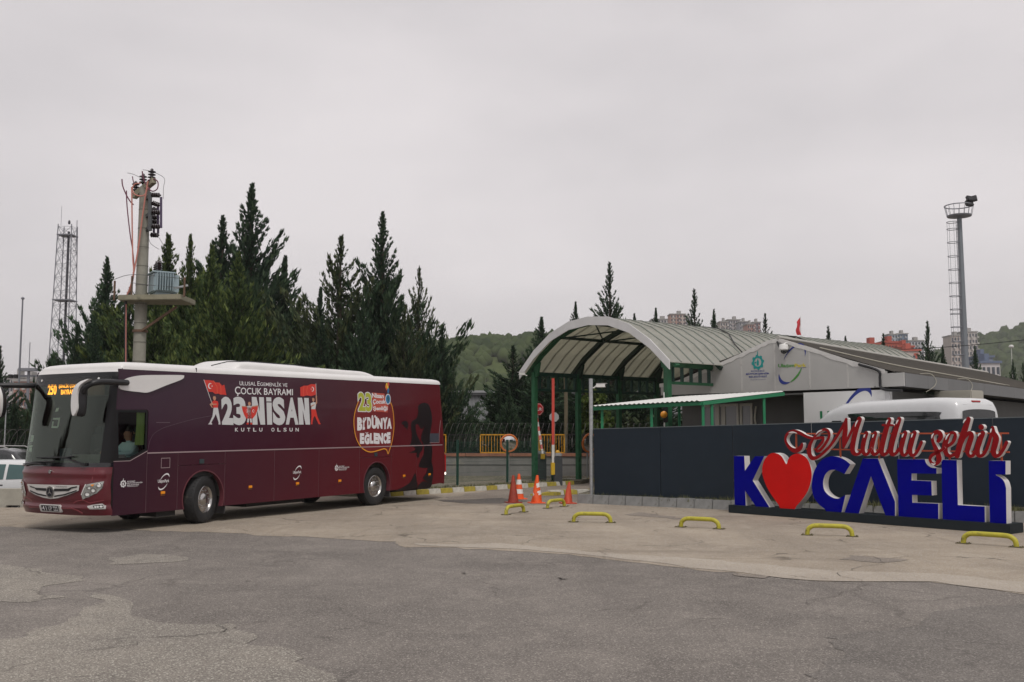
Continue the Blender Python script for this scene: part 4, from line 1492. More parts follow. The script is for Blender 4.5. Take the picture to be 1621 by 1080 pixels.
b.build('shadow_print', dk, bus)
# municipal emblem and transport logo prints
def muni(cu, cv, r, w_txt):
    global b
    b = MB()
    gear_logo(b, bfn, cu, cv, r, W1)
    u0 = cu + r * 1.25
    put_text(b, 'KOCAELİ', rectq(u0, cv + r * .35, u0 + w_txt * .5, cv + r * .80), bfn, W1, 0, .02)
    put_text(b, 'BÜYÜKŞEHİR', rectq(u0, cv - r * .15, u0 + w_txt, cv + r * .32), bfn, W1, 0, .02)
    put_text(b, 'BELEDİYESİ', rectq(u0, cv - r * .60, u0 + w_txt * .76, cv - r * .20), bfn, W1, 0, .02)
    b.prism(rectq(u0, cv - r * .86, u0 + w_txt * .7, cv - r * .78), bfn, None, W1)
    b.build('emblem_print', print_white, bus)
c = bside(195, 766)
muni(c[0] + .005, c[1], .075, .38)
c = bz3(220, 752)
muni(c[0], c[1], .075, .42)
def transit(cu, cv, s):
    global b
    b = MB()
    put_text(b, 'UlaşımPark', rectq(cu - .17 * s, cv - .05 * s, cu + .17 * s, cv + .045 * s), bfn, W1, 0, .02)
    put_swoosh(b, swoosh(cu + .02 * s, cv, .20 * s, .115 * s, R_(52), R_(-35), R_(110), .10), bfn, W1)
    put_swoosh(b, swoosh(cu + .0 * s, cv - .02 * s, .20 * s, .115 * s, R_(52), R_(150), R_(285), .10), bfn, W1)
    b.build('transit_logo_print', print_white, bus)
c = bside(259, 762)
transit(c[0], c[1], .86)
c = bside(470.5, 748)
transit(c[0], c[1], .86)

# ------------------------------------------------------------------ the driver
def skin_figure(name, verts, edges, radii, mats, parent, matsel=None, sub=2):
    me = bpy.data.meshes.new(name)
    me.from_pydata(verts, edges, [])
    o = bpy.data.objects.new(name, me)
    C.objects.link(o)
    sk = o.modifiers.new('skin', 'SKIN')
    sk.use_smooth_shade = True
    for i, r in enumerate(radii):
        r = r if isinstance(r, tuple) else (r, r)
        me.skin_vertices[0].data[i].radius = r
    me.skin_vertices[0].data[0].use_root = True
    su = o.modifiers.new('sub', 'SUBSURF')
    su.levels = su.render_levels = sub
    dg = bpy.context.evaluated_depsgraph_get()
    nm = bpy.data.meshes.new_from_object(o.evaluated_get(dg))
    bpy.data.objects.remove(o)
    bpy.data.meshes.remove(me)
    nm.materials.clear()
    for m in mats:
        nm.materials.append(m)
    if matsel:
        for p in nm.polygons:
            p.material_index = matsel(p.center)
    nm.polygons.foreach_set('use_smooth', [True] * len(nm.polygons))
    r_ = bpy.data.objects.new(name, nm)
    C.objects.link(r_)
    r_.parent = parent
    return r_
bpy.context.view_layer.update()
drv = thing('person', 'driver in a pale teal shirt behind the coach side window, hands on the wheel', 'person', (bus.matrix_world @ Vector((1.52, .60, 1.24))), BRZ)
# local: x forward, y left, z up from the seat
skin_c = M('driver_skin', (.36, .20, .13), .6)
shirt = M('driver_shirt', (.42, .60, .60), .8)
trs = M('driver_trousers', (.02, .02, .03), .8)
V = [(0, 0, .05), (-.02, 0, .25), (-.03, 0, .42), (-.02, 0, .52), (.0, 0, .59), (.02, 0, .68), (.03, 0, .78),
     (-.02, .19, .47), (.14, .24, .30), (.40, .16, .30), (.50, .13, .32),
     (-.02, -.19, .47), (.14, -.24, .30), (.40, -.16, .30), (.50, -.13, .32),
     (.05, .11, .05), (.45, .14, .06), (.52, .14, -.32), (.05, -.11, .05), (.45, -.14, .06), (.52, -.14, -.32)]
E_ = [(0, 1), (1, 2), (2, 3), (3, 4), (4, 5), (5, 6), (2, 7), (7, 8), (8, 9), (9, 10), (2, 11), (11, 12), (12, 13), (13, 14), (0, 15), (15, 16), (16, 17), (0, 18), (18, 19), (19, 20)]
Rr = [(.15, .12), (.16, .12), (.17, .12), (.075, .07), (.058, .058), (.085, .10), (.075, .095), .075, .05, .042, .035, .075, .05, .042, .035, .085, .07, .055, .085, .07, .055]
skin_figure('body', V, E_, Rr, [skin_c, shirt, trs], drv, lambda c: 0 if (c.z > .56 or (c.x > .40 and c.z > .2)) else (2 if c.z < .10 else 1))
b = MB()
b.grid(lambda u, v: (.005 + (.090) * math.sin(math.pi * .5 * (1 - v)) * math.cos(2 * math.pi * u) * (1 if math.cos(2 * math.pi * u) < .2 else .78), .088 * math.sin(math.pi * .5 * (1 - v)) * math.sin(2 * math.pi * u), .755 + .125 * math.sin(math.pi * .5 * v) - (.07 * (1 - v) if math.cos(2 * math.pi * u) < .3 else 0)), 25, 9)
b.build('hair', M('dark_hair', (.012, .009, .008), .7), drv, smooth=True, angle=80)
b = MB()
b.grid(lambda u, v: (.115 + .022 * math.sin(math.pi * v) * (1 - abs(u - .5)), (u - .5) * .035, .675 + .045 * v), 5, 5, flip=True)
for s in (1, -1):
    b.grid(lambda u, v: (.02 + .03 * (u - .5), s * .092, .68 + .06 * v), 3, 3, flip=(s < 0))
b.build('face', skin_c, drv, smooth=True)
b = MB()
for s in (1, -1):
    b.box((.112, s * .034, .725), (.012, .024, .010))
b.box((.108, 0, .645), (.012, .045, .008), 1)
b.build('eye', [M('eye_dark', (.02, .015, .012), .3), M('lip', (.30, .10, .08), .5)], drv)
for s in (1, -1):
    for k in range(4):
        b = MB()
        y = s * (.13 - .0) + (k - 1.5) * .021
        b.tube([(.50, y, .33), (.545, y, .345), (.565, y, .325), (.555, y, .30)], [.010, .0095, .009, .008], 6)
        b.build('finger', skin_c, drv, smooth=True)
    b = MB()
    b.tube([(.48, s * .10, .335), (.515, s * .075, .345), (.545, s * .07, .335)], [.012, .011, .009], 6)
    b.build('thumb', skin_c, drv, smooth=True)
# ================================================================== KERBS
kerb_white = M('kerb_white', (.50, .48, .43), .85, var=.15, vscale=7, bump=.2, dirt=(.22, .20, .17, .60), dscale=5)
kerb_yellow = M('kerb_yellow', (.36, .29, .045), .85, var=.18, vscale=7, bump=.2, dirt=(.20, .17, .10, .60), dscale=5)
kerb_grey = M('kerb_grey', (.21, .213, .21), .9, var=.18, vscale=5, bump=.3, dirt=(.13, .125, .11, .6), dscale=4)
def kerb_run(label, pl, u0, u1, ln, h, d, mats, first=0, name='kerb', jitter=.0, chip=None):
    o = pl.p(u0, 0)
    root = thing(name, label, 'kerb', o, pl.rz)
    k = 0
    u = 0.0
    n = int(round((u1 - u0) / ln))
    meshes = {}
    rnd = random.Random(9)
    for i in range(n):
        m = mats[(i + first) % len(mats)]
        if m.name not in meshes:
            b = MB()
            b.hexa([(.006, 0, -.03), (ln - .006, 0, -.03), (ln - .006, d, -.03), (.006, d, -.03), (.006, .035, h), (ln - .006, .035, h), (ln - .006, d, h), (.006, d, h)])
            s = b.build('kerb_stone', m, root, bevel=.012)
            meshes[m.name] = s.data
            s.location = (i * ln, 0, 0)
        else:
            s = bpy.data.objects.new('kerb_stone', meshes[m.name])
            C.objects.link(s)
            s.parent = root
            s.location = (i * ln, rnd.uniform(-jitter, jitter), rnd.uniform(-jitter, jitter) * .6)
            s.rotation_euler = (rnd.uniform(-jitter, jitter), 0, rnd.uniform(-jitter, jitter))
    return root
kerb_run('long kerb of yellow and white stones along the mesh fence beside the bus tail', BK, -1.1, 9.0, .55, .155, .18, [kerb_yellow, kerb_white], 1, jitter=.012)
K2 = Plane(gp(866, 785), .55, .83)
kerb_run('short kerb of white and yellow stones on the island behind the cones', Plane(gp(872, 784.5), .80, .42), 0, 3.0, .5, .15, .30, [kerb_white, kerb_yellow], 0, jitter=.012)
b = MB()
p = gp(862, 785)
b.prism(jag([(-.28, -.16), (.36, -.12), (.34, .22), (-.20, .26)], .1, .03, 4), lambda u, v, w: (p.x + u, p.y + v, w * (.7 + .3 * math.sin(u * 6))), -.02, .13)
o = b.build('broken_kerb_stone', kerb_yellow, bevel=.012, org=(p.x, p.y, 0))
o['label'], o['category'] = 'crumbled pale kerb end lying behind the striped cone', 'kerb stone'
kerb_run('grey stone kerb along the foot of the dark hoarding', KB, 0, 15.0, .5, .25, .17, [kerb_grey], 0, jitter=.016)
kerb_run('yellow and white kerb at the far side of the gate under the green posts', Plane(gp(889, 764), .93, .28), 0, 4.4, .55, .15, .18, [kerb_white, kerb_white, kerb_yellow], 0, jitter=.01)

# ================================================================== HOARDING, with its galvanised corner pole
hoard_m = M('hoarding_blue_grey', (.014, .022, .032), .6, spec=.2, var=.10, vscale=2, dirt=(.024, .029, .033, .62), dscale=1.2)
ho = thing('hoarding', 'long dark blue grey sheet hoarding behind the city letters', 'hoarding', HO.p(0, 0), HO.rz)
def hz(u): return (.19 + .0125 * u, 2.06 + .0215 * u)
w_ = 2.05
for i in range(8):
    u0, u1 = i * w_ + .006, (i + 1) * w_ - .006
    (a0, t0), (a1, t1) = hz(u0), hz(u1)
    b = MB()
    b.hexa([(u0, 0, a0), (u1, 0, a1), (u1, .03, a1), (u0, .03, a0), (u0, 0, t0), (u1, 0, t1), (u1, .03, t1), (u0, .03, t0)])
    b.build('panel', hoard_m, ho, bevel=.004)
    b = MB()
    b.box((u0 + .03, .09, (a0 + t0) / 2 - .15), (.07, .07, t0 - a0 + .3))
    b.build('post', galv, ho)
(a0, t0), (a1, t1) = hz(0), hz(16.4)
b = MB()
b.hexa([(0, -.006, t0), (16.4, -.006, t1), (16.4, .045, t1), (0, .045, t0), (0, -.006, t0 + .02), (16.4, -.006, t1 + .02), (16.4, .045, t1 + .02), (0, .045, t0 + .02)])
b.build('top_rail', M('hoarding_rail', (.10, .12, .13), .4), ho)
pp = at(936.5, 775, 28.35)
gpole = thing('steel_pole', 'galvanised steel pole at the left end of the dark hoarding', 'pole', (pp.x, pp.y, .14))
b = MB()
b.tube([(0, 0, 0), (0, 0, 3.36)], .055, 14)
b.build('shaft', galv, gpole, smooth=True)
b = MB()
b.box((0, 0, .01), (.26, .26, .02))
b.build('base_plate', galv, gpole)
for z in (.35, .62, .9):
    b = MB().lathe([(.062, z), (.062, z + .02)], 14)
    b.build('clamp', galv, gpole)
def cctv(loc, rz, label, dome=False):
    r = thing('security_camera', label, 'camera', loc, rz, 'security cameras round the gate')
    if dome:
        b = MB()
        b.lathe([(.05, .12), (.13, .10), (.15, .02), (.15, -.06), (.12, -.09), (.0, -.09)], 18)
        b.build('housing', white_paint, r, smooth=True)
        b = MB()
        b.lathe([(.10, -.09), (.095, -.14), (.06, -.19), (.0, -.205)], 16)
        b.build('lens_dome', black_gloss, r, smooth=True)
    else:
        b = MB()
        b.box((.13, 0, 0), (.26, .10, .10))
        b.box((.15, 0, .058), (.32, .12, .012))
        b.build('housing', white_paint, r, bevel=.012)
        b = MB()
        b.lathe([(.035, 0), (.035, .03)], 12, Matrix.Translation((.26, 0, 0)) @ Matrix.Rotation(R_(90), 4, 'Y'))
        b.build('lens', black_gloss, r)
    b = MB()
    b.tube([(0, 0, 0), (-.07, 0, -.06), (-.12, 0, -.06)] if not dome else [(0, 0, .11), (0, .12, .16), (0, .2, .16)], .02, 8)
    b.build('bracket', white_paint, r)
    return r
cctv((pp.x + .16, pp.y - .02, 3.30), R_(-20), 'white bullet camera on top of the galvanised pole')

# ================================================================== CITY NAME SIGN
SG = Plane((5.3, 24.4, 0), .632, -.775)
sA = gp(1153, 812)
SG = Plane(sA, gp(1598.5, 846.5).x - sA.x, gp(1598.5, 846.5).y - sA.y)
slen = (gp(1598.5, 846.5) - sA).length
sign = thing('city_name_sign', 'large blue KOCAELİ letters with a red heart under red script on a dark plinth', 'letter sign', SG.p(0, 0), SG.rz)
pl_m = M('plinth_grey', (.014, .020, .024), .6, spec=.25, var=.12, vscale=3, dirt=(.05, .048, .042, .64), dscale=2.5)
b = MB()
b.box((slen / 2, .30, .10), (slen, .60, .19))
b.build('plinth', pl_m, sign, bevel=.01)
ltr_blue = M('letter_blue', (.0015, .002, .22), .6, var=.08, vscale=1.5, spec=.05)
ltr_white = M('letter_side_white', (.60, .58, .57), .5, var=.07, vscale=3)
heart_red = M('heart_red', (.58, .005, .004), .45, var=.08, vscale=1.5, spec=.2)
script_red = M('script_red', (.24, .004, .007), .5, var=.1, vscale=2, spec=.15)
LP = Plane(SG.p(0, 0, -.09), SG.u.x, SG.u.y)      # front face of the letters
def l1(x, y): return LP.uv(1150 + x / 6.754, 700 + y / 6.754)
def l2(x, y): return LP.uv(1380 + x / 6.726, 700 + y / 6.726)
def lpx(x, y): return LP.uv(x, y)
def sfn(d0):
    return lambda u, v, w: (u, d0 - w, v)
LD = .21
def letter(name, pts, f, mat, depth=LD, base=True, k=None, w=0.0):
    p = [f(*q) for q in pts]
    if k:
        p = smooth_pts(p, k, True)
    A = sum(p[i][0] * p[(i + 1) % len(p)][1] - p[(i + 1) % len(p)][0] * p[i][1] for i in range(len(p)))
    if A < 0:
        p = p[::-1]
    if base:
        m_ = min(q[1] for q in p)
        p = [(u, .197 if v < m_ + .055 else v) for u, v in p]
    b = MB()
    b.prism(p, sfn(.09), -depth, w, 0, 1)
    b.add([sfn(.09)(q[0], q[1], w + .0) for q in p], []) if False else None
    return b.build(name, [mat, ltr_white], sign, smooth=True, angle=32)
letter('letter_k', [(80, 148), (190, 148), (198, 305), (305, 152), (405, 150), (280, 410), (460, 692), (315, 686), (200, 520), (207, 680), (88, 672)], l1, ltr_blue)
letter('heart', [(648, 235), (600, 155), (540, 119), (475, 125), (415, 190), (390, 285), (402, 380), (450, 500), (525, 615), (598, 703), (660, 709), (720, 709), (800, 635), (875, 525), (912, 415), (918, 315), (885, 200), (830, 143), (765, 122), (705, 143), (668, 185)], l1, heart_red, LD, True, 4, .03)
cpts = smooth_pts([(1262, 342), (1200, 310), (1145, 295), (1090, 310), (1050, 360), (1033, 440), (1050, 520), (1110, 580), (1190, 605), (1272, 566)], 4) + smooth_pts([(1230, 738), (1180, 746), (1090, 732), (1005, 680), (945, 605), (915, 520), (915, 420), (940, 305), (1010, 200), (1095, 157), (1180, 155), (1262, 188), (1325, 238)], 4)
letter('letter_c', cpts, l1, ltr_blue)
letter('letter_a', [(1366, 726), (1389.7, 726), (1416.9, 794.4), (1416.9, 816), (1401.6, 814.8), (1378.8, 754), (1359.5, 811.8), (1337, 810.3)], lpx, ltr_blue)
letter('letter_e', [(270, 182)] + smooth_pts([(565, 182), (575, 215), (597, 248), (640, 273), (690, 277)], 4) + [(690, 336), (425, 334), (425, 408), (635, 416), (640, 568), (430, 562), (433, 645), (708, 655), (710, 815), (285, 788)], l2, ltr_blue)
letter('letter_l', [(742, 188), (905, 192), (917, 670), (1203, 686), (1205, 846), (755, 818)], l2, ltr_blue)
letter('letter_i', [(1245, 198), (1425, 200), (1425, 345), (1318, 345)] + smooth_pts([(1330, 356), (1375, 380), (1412, 425), (1430, 490)], 4) + [(1435, 860), (1258, 850)], l2, ltr_blue)
# red script above
SP = Plane(SG.p(0, 0, -.06), SG.u.x, SG.u.y)
def l3(x, y): return SP.uv(1235 + x / 8.105, 650 + y / 8.105)
def l4(x, y): return SP.uv(1425 + x / 8.27, 650 + y / 8.27)
scr = MB()
scr = thing('script_lettering', 'x', 'x')
del scr['label'], scr['category']
scr.parent = sign
SD = .115
def stroke3(pts, hw, f, name='script_letter', k=4, ends=True, dz=[0]):
    p = smooth_pts([f(*q) for q in pts], k)
    n = len(p)
    kk = len(hw)
    hs = [float(np.interp(i / (n - 1), np.linspace(0, 1, kk), hw)) for i in range(n)]
    b = MB()
    dz[0] = (dz[0] + 1) % 7
    dd = dz[0] * .0012
    fn = sfn(.06)
    # quads strip front + sides so that loops may cross
    L_, Rr_ = [], []
    for i in range(n):
        a, c = p[max(i - 1, 0)], p[min(i + 1, n - 1)]
        dx, dy = c[0] - a[0], c[1] - a[1]
        q = math.hypot(dx, dy) or 1
        L_.append((p[i][0] - dy / q * hs[i], p[i][1] + dx / q * hs[i]))
        Rr_.append((p[i][0] + dy / q * hs[i], p[i][1] - dx / q * hs[i]))
    W0, W1_ = -SD + dd, dd
    vs = []
    for i in range(n):
        vs += [fn(*L_[i], W1_), fn(*Rr_[i], W1_), fn(*L_[i], W0), fn(*Rr_[i], W0)]
    fr, sd_ = [], []
    for i in range(n - 1):
        a, c = 4 * i, 4 * (i + 1)
        fr.append((a, a + 1, c + 1, c))
        sd_ += [(a + 2, c + 2, c + 3, a + 3), (a, c, c + 2, a + 2), (a + 1, a + 3, c + 3, c + 1)]
    b.add(vs, fr, 0)
    b.add(vs, sd_, 1)
    for i, t in ((0, 1), (n - 1, -1)):      # round ends
        r = hs[i]
        b.prism(circ(p[i][0], p[i][1], r, 14), fn, W0 - .0004, W1_ - .0004, 0, 1)
    return b.build(name, [script_red, ltr_white], scr)
T, t = .062, .033
stroke3([(283, 432), (268, 472), (225, 508), (175, 512), (120, 475), (80, 415), (68, 360), (90, 305), (130, 275), (185, 268), (260, 292), (340, 335), (430, 358), (500, 350), (556, 350)], [t, T * .9, T * .85, t * 1.1, t, t, T * .7, t, t * .9, t], l3, 'script_letter')
stroke3([(556, 350), (548, 395), (505, 450), (466, 500), (475, 522), (520, 505), (580, 430), (628, 335), (620, 268), (575, 243), (510, 268), (440, 340), (385, 440), (372, 530), (395, 595), (440, 612), (510, 580), (610, 490), (700, 375), (790, 230), (850, 112)], [t, t, t * .8, t, t, t * 1.1, t, t * .8, t, T, T * .9, t, t, t, t], l3)
stroke3([(848, 112), (838, 240), (825, 360), (815, 470)], [t, T, T, t * .9], l3)
stroke3([(815, 470), (880, 340), (950, 200), (1015, 112)], [t * .9, t, t, t], l3)
stroke3([(1020, 112), (975, 250), (940, 400), (930, 500), (955, 552), (1000, 560), (1045, 520)], [T * .95, T, T, T * .9, t, t * .9], l3)
stroke3([(1108, 292), (1075, 400), (1062, 500), (1085, 555), (1125, 555), (1165, 490)], [T * .8, T * .9, T * .8, t, t], l3)
stroke3([(1220, 292), (1188, 400), (1172, 500), (1195, 555), (1235, 555), (1280, 500)], [T * .8, T * .9, T * .8, t, t], l3)
stroke3([(1400, 118), (1350, 280), (1312, 430), (1300, 520), (1322, 560), (1362, 552), (1410, 490)], [T * .8, T, T, T * .9, t, t], l3)
stroke3([(1315, 188), (1380, 184), (1452, 190)], [t * .7, t * .9, t * .6], l3)
stroke3([(1530, 112), (1480, 260), (1435, 420), (1422, 520), (1445, 560), (1485, 550), (1530, 490)], [T * .8, T, T, T * .9, t, t], l3)
stroke3([(68, 292), (35, 400), (15, 500), (30, 570), (70, 580), (120, 510)], [T * .8, T * .9, T * .8, t, t], l4)
stroke3([(190, 292), (155, 400), (130, 510), (148, 578), (190, 580), (240, 510), (282, 415)], [T * .8, T * .9, T * .85, t, t, t], l4)
stroke3([(500, 400), (535, 345), (515, 292), (465, 288), (425, 335), (432, 410), (470, 500), (505, 590), (510, 650), (470, 700), (420, 690), (392, 640), (420, 585), (500, 545), (580, 490)], [t * 1.2, T * .8, T * .8, t, t, T * .9, T * .95, t, t, t, t, t * .9], l4)
stroke3([(610, 470), (680, 425), (722, 350), (708, 295), (655, 300), (605, 380), (585, 480), (605, 565), (660, 595), (730, 560)], [t, t, t, t, t * .9, T * .9, T, T * .8, t, t], l4)
stroke3([(895, 112), (850, 240), (795, 400), (745, 590)], [T * .75, T, T, T * .9], l4)
stroke3([(790, 480), (840, 360), (905, 295), (935, 330), (905, 430), (880, 530), (905, 592), (955, 585), (1000, 500)], [t * .8, t, T * .7, T * .9, T * .9, t, t, t], l4)
stroke3([(1082, 295), (1040, 400), (1010, 510), (1030, 590), (1085, 580), (1140, 490), (1190, 330), (1210, 230)], [T * .8, T * .95, T * .85, t, t, t, t], l4)
stroke3([(1212, 225), (1222, 290), (1258, 360), (1240, 450), (1222, 530), (1245, 592), (1300, 580), (1355, 500), (1395, 418)], [t, T * .8, T * .95, T * .95, T * .8, t, t, t], l4)
pc = l4(1063, 217)
b = MB()
b.prism(circ(pc[0], pc[1], .055, 20), sfn(.06), -SD, .004, 0, 1)
b.build('script_dot', [script_red, ltr_white], scr)
hl = MB()
for f, pts in ((l3, [(112, 290), (140, 280), (180, 280), (222, 294)]), (l3, [(460, 308), (490, 275), (520, 258), (545, 250)]), (l3, [(965, 210), (975, 170), (990, 140), (1003, 125)]), (l3, [(1078, 350), (1083, 325), (1095, 305)]), (l3, [(1190, 350), (1195, 325), (1208, 305)]), (l3, [(1362, 175), (1372, 140), (1390, 118)]), (l3, [(1490, 175), (1505, 140), (1522, 118)]),
               (l4, [(28, 355), (36, 325), (50, 300)]), (l4, [(150, 355), (158, 325), (172, 300)]), (l4, [(415, 365), (425, 325), (445, 300)]), (l4, [(600, 385), (615, 340), (650, 302)]), (l4, [(828, 165), (845, 130), (868, 110)]), (l4, [(1020, 340), (1035, 310), (1060, 298)]), (l4, [(1186, 290), (1190, 260), (1200, 235)]), (l4, [(412, 690), (440, 706), (468, 692)])):
    p = smooth_pts([f(*q) for q in pts], 4)
    n = len(p)
    hl.prism(stroke(p, [.004 + .012 * math.sin(math.pi * i / (n - 1)) for i in range(n)]), sfn(.06), None, .0125)
hl.build('painted_highlight', print_white, scr, kind='stuff')
frm = M('frame_orange', (.42, .07, .02), .5)
b = MB()
(ua, za), (ub, zb_) = l3(170, 298), l4(1390, 298)
(uc, zc), (ud, zd) = l3(300, 494), l4(1400, 545)
b.beam((ua, .16, za), (ub, .16, zb_), .03, .03)
f1 = b.build('frame_rail', frm, sign)
b = MB().beam((uc, .16, zc), (ud, .16, zd), .03, .03)
b.build('frame_rail', frm, sign)
def frame_z(u):
    return za + (zb_ - za) * (u - ua) / (ub - ua)
for px_, py_, f in ((172, 300, l3), (740, 500, l3), (1235, 500, l3), (148, 600, l4), (615, 600, l4), (1297, 600, l4)):
    u, _ = f(px_, py_)
    b = MB().beam((u, .16, 1.33 if px_ != 172 else zc), (u, .16, frame_z(u)), .03, .03, 0, (1, 0, 0))
    b.build('frame_upright', frm, sign)

# ================================================================== YELLOW BARRIER HOOPS
bars = [((801, 815.5), (829, 811.3), 'small yellow hoop barrier with scuffed top beside the paired cones'),
        ((869, 805), (891, 802.5), 'farthest yellow hoop barrier, between the striped and the bent cone'),
        ((910, 827), (964.5, 828), 'yellow hoop barrier with black scuffs at both bends in front of the grey kerb'),
        ((1078, 835), (1138, 838), 'yellow hoop barrier left of the plinth corner'),
        ((1278, 847.6), (1349, 850), 'yellow hoop barrier in front of the heart and the letter C'),
        ((1525, 861), (1609.5, 867), 'nearest yellow hoop barrier, before the right end of the plinth')]
for i, (a, c, lab) in enumerate(bars):
    A, B_ = gp(*a), gp(*c)
    ctr = (A + B_) / 2
    d = B_ - A
    ln = max(.82, min(1.02, d.length))
    r = thing('hoop_barrier', lab, 'barrier', ctr, math.atan2(d.y, d.x), 'yellow hoop barriers on the yard')
    h = .188
    x = ln / 2
    b = MB()
    pts = smooth_pts([(-x, 0, .0), (-x + .015, 0, .10), (-x + .06, 0, h * .82), (-x + .15, 0, h), (0, 0, h + .004), (x - .15, 0, h), (x - .06, 0, h * .82), (x - .015, 0, .10), (x, 0, .0)], 4)
    b.tube(pts, .044, 12)
    b.build('hoop', yellow_paint, r, smooth=True, angle=60)
    for s in (-1, 1):
        b = MB()
        b.box((s * x, 0, .012), (.22, .17, .012), 0)
        for qx, qy in ((-.08, -.06), (.08, -.06), (.08, .06), (-.08, .06)):
            b.lathe([(.012, .018), (.012, .03)], 6, Matrix.Translation((s * x + qx, qy, 0)))
        b.build('foot_plate', M('rusty_plate', (.10, .085, .04), .7, var=.3, vscale=10), r)

# ================================================================== TRAFFIC CONES
cone_dull = M('cone_dull_red', (.30, .04, .02), .6, var=.25, vscale=5, dirt=(.07, .03, .025, .55), dscale=4)
cone_white = M('cone_white_band', (.72, .70, .68), .4, dirt=(.45, .36, .30, .6), dscale=9)
def cone(px, py, h, label, mat, bands, bend=0.0, rz=0.3, squash=1.0):
    p = gp(px, py)
    r = thing('traffic_cone', label, 'cone', p, rz, 'orange traffic cones at the gate')
    def rad(z): return .155 * (1 - z / h) + .034 * (z / h)
    def ctr(z): return (bend * (z / h) ** 2, bend * .4 * math.sin(z * 9) * .5)
    b = MB()
    vs, fs = [], []
    n, k = 20, 9
    for i in range(k):
        z = .03 + (h - .03) * i / (k - 1)
        c = ctr(z)
        for j in range(n):
            a = 2 * math.pi * j / n
            q = 1 + (0.12 * math.sin(3 * a + z * 11) if bend else 0)
            vs.append((c[0] + rad(z) * q * math.cos(a) * squash, c[1] + rad(z) * q * math.sin(a), z))
    for i in range(k - 1):
        for j in range(n):
            fs.append((i * n + j, i * n + (j + 1) % n, (i + 1) * n + (j + 1) % n, (i + 1) * n + j))
    fs.append(tuple((k - 1) * n + j for j in range(n)))
    b.add(vs, fs)
    b.build('body', mat, r, smooth=True, angle=60)
    b = MB()
    b.box((0, 0, .016), (.43, .43, .032))
    b.build('base', mat, r, bevel=.014)
    for z0, z1 in bands:
        b = MB()
        vs, fs = [], []
        for i in range(4):
            z = z0 + (z1 - z0) * i / 3
            c = ctr(z)
            for j in range(n):
                a = 2 * math.pi * j / n
                q = 1 + (0.12 * math.sin(3 * a + z * 11) if bend else 0)
                vs.append((c[0] + (rad(z) + .003) * q * math.cos(a) * squash, c[1] + (rad(z) + .003) * q * math.sin(a), z + (.03 * math.sin(a + 1) if bend else 0)))
        for i in range(3):
            for j in range(n):
                fs.append((i * n + j, i * n + (j + 1) % n, (i + 1) * n + (j + 1) % n, (i + 1) * n + j))
        b.add(vs, fs)
        b.build('reflective_band', cone_white, r, smooth=True, angle=60)
cone(812.5, 796.5, .77, 'dull dark red cone without bands standing in front of its bright neighbour', cone_dull, [])
cone(821.5, 790.5, .75, 'bright orange cone with two white bands half behind the dull red cone', orange_plastic, [(.17, .30), (.44, .58)])
cone(849.5, 797, .78, 'orange cone with two slanting torn white bands standing alone', orange_plastic, [(.24, .36), (.46, .58)], .02)
cone(899, 797.5, .60, 'short battered red cone with a bent tip beside the grey kerb end', M('cone_faded', (.50, .07, .03), .6, dirt=(.45, .25, .2, .6), dscale=8), [], .05, .2, .85)

# ================================================================== MESH FENCE behind the bus tail
fz = .15
FN = Plane(gp(724, 768, fz), *(gp(803, 764, fz) - gp(724, 768, fz))[:2])
fence = thing('mesh_fence', 'dark green welded mesh fence with round posts beside the lane', 'fence', FN.p(0, 0) , FN.rz)
step = (gp(803, 764, fz) - gp(724, 768, fz)).length
for k in range(-4, 2):
    b = MB()
    b.box((k * step, 0, .76), (.062, .062, 1.56))
    b.box((k * step, 0, 1.55), (.07, .07, .03))
    b.build('post', dark_green, fence)
u2 = (gp(866, 760, fz) - FN.p(0, 0)).dot(FN.u)
b = MB()
b.box((u2, 0, .76), (.06, .06, 1.56))
b.build('post', dark_green, fence)
wire = M('fence_wire', (.02, .07, .05), .5)
for k in range(-4, 2):
    b = MB()
    x0, x1 = k * step + .04, ((k + 1) * step - .04 if k < 1 else u2)
    n = int((x1 - x0) / .055)
    for i in range(n + 1):
        x = x0 + (x1 - x0) * i / n
        b.box((x, -.04, .80), (.005, .005, 1.42))
    for z in (.12, .42, .8, 1.15, 1.48):
        b.box(((x0 + x1) / 2, -.04, z), (x1 - x0, .005, .006))
    b.build('mesh_panel', wire, fence, kind='stuff')

# ================================================================== LOW BOUNDARY WALL with railing and razor wire
WY = 43.2
wall = thing('boundary_wall', 'low grey rendered wall with a reddish coping across the back of the gate', 'wall', (-6, WY, 0))
b = MB()
b.box((3.5, .15, .47), (43, .3, .98))
b.build('wall_body', M('render_grey', (.21, .205, .195), .9, var=.18, vscale=1.3, bump=.2, dirt=(.28, .26, .20, .58), dscale=.9), wall)
b = MB()
b.box((3.5, .146, .60), (43, .33, .03))
b.build('string_course', M('render_dark_line', (.09, .088, .085), .9), wall)
cop = M('coping_brick', (.30, .135, .085), .85, var=.25, vscale=2.5, dirt=(.20, .12, .09, .58), dscale=2)
for i in range(43):
    b = MB()
    if i == 0:
        b.box((0, .15, 1.02), (.985, .42, .13))
        s = b.build('coping_stone', cop, wall, bevel=.01)
        me0 = s.data
    else:
        s = bpy.data.objects.new('coping_stone', me0)
        C.objects.link(s)
        s.parent = wall
    s.location = (-17.5 + i, 0, 0)
rail_dark = M('railing_black', (.018, .018, .02), .5)
rail_yel = M('railing_yellow', (.62, .30, .015), .5, var=.1, vscale=4)
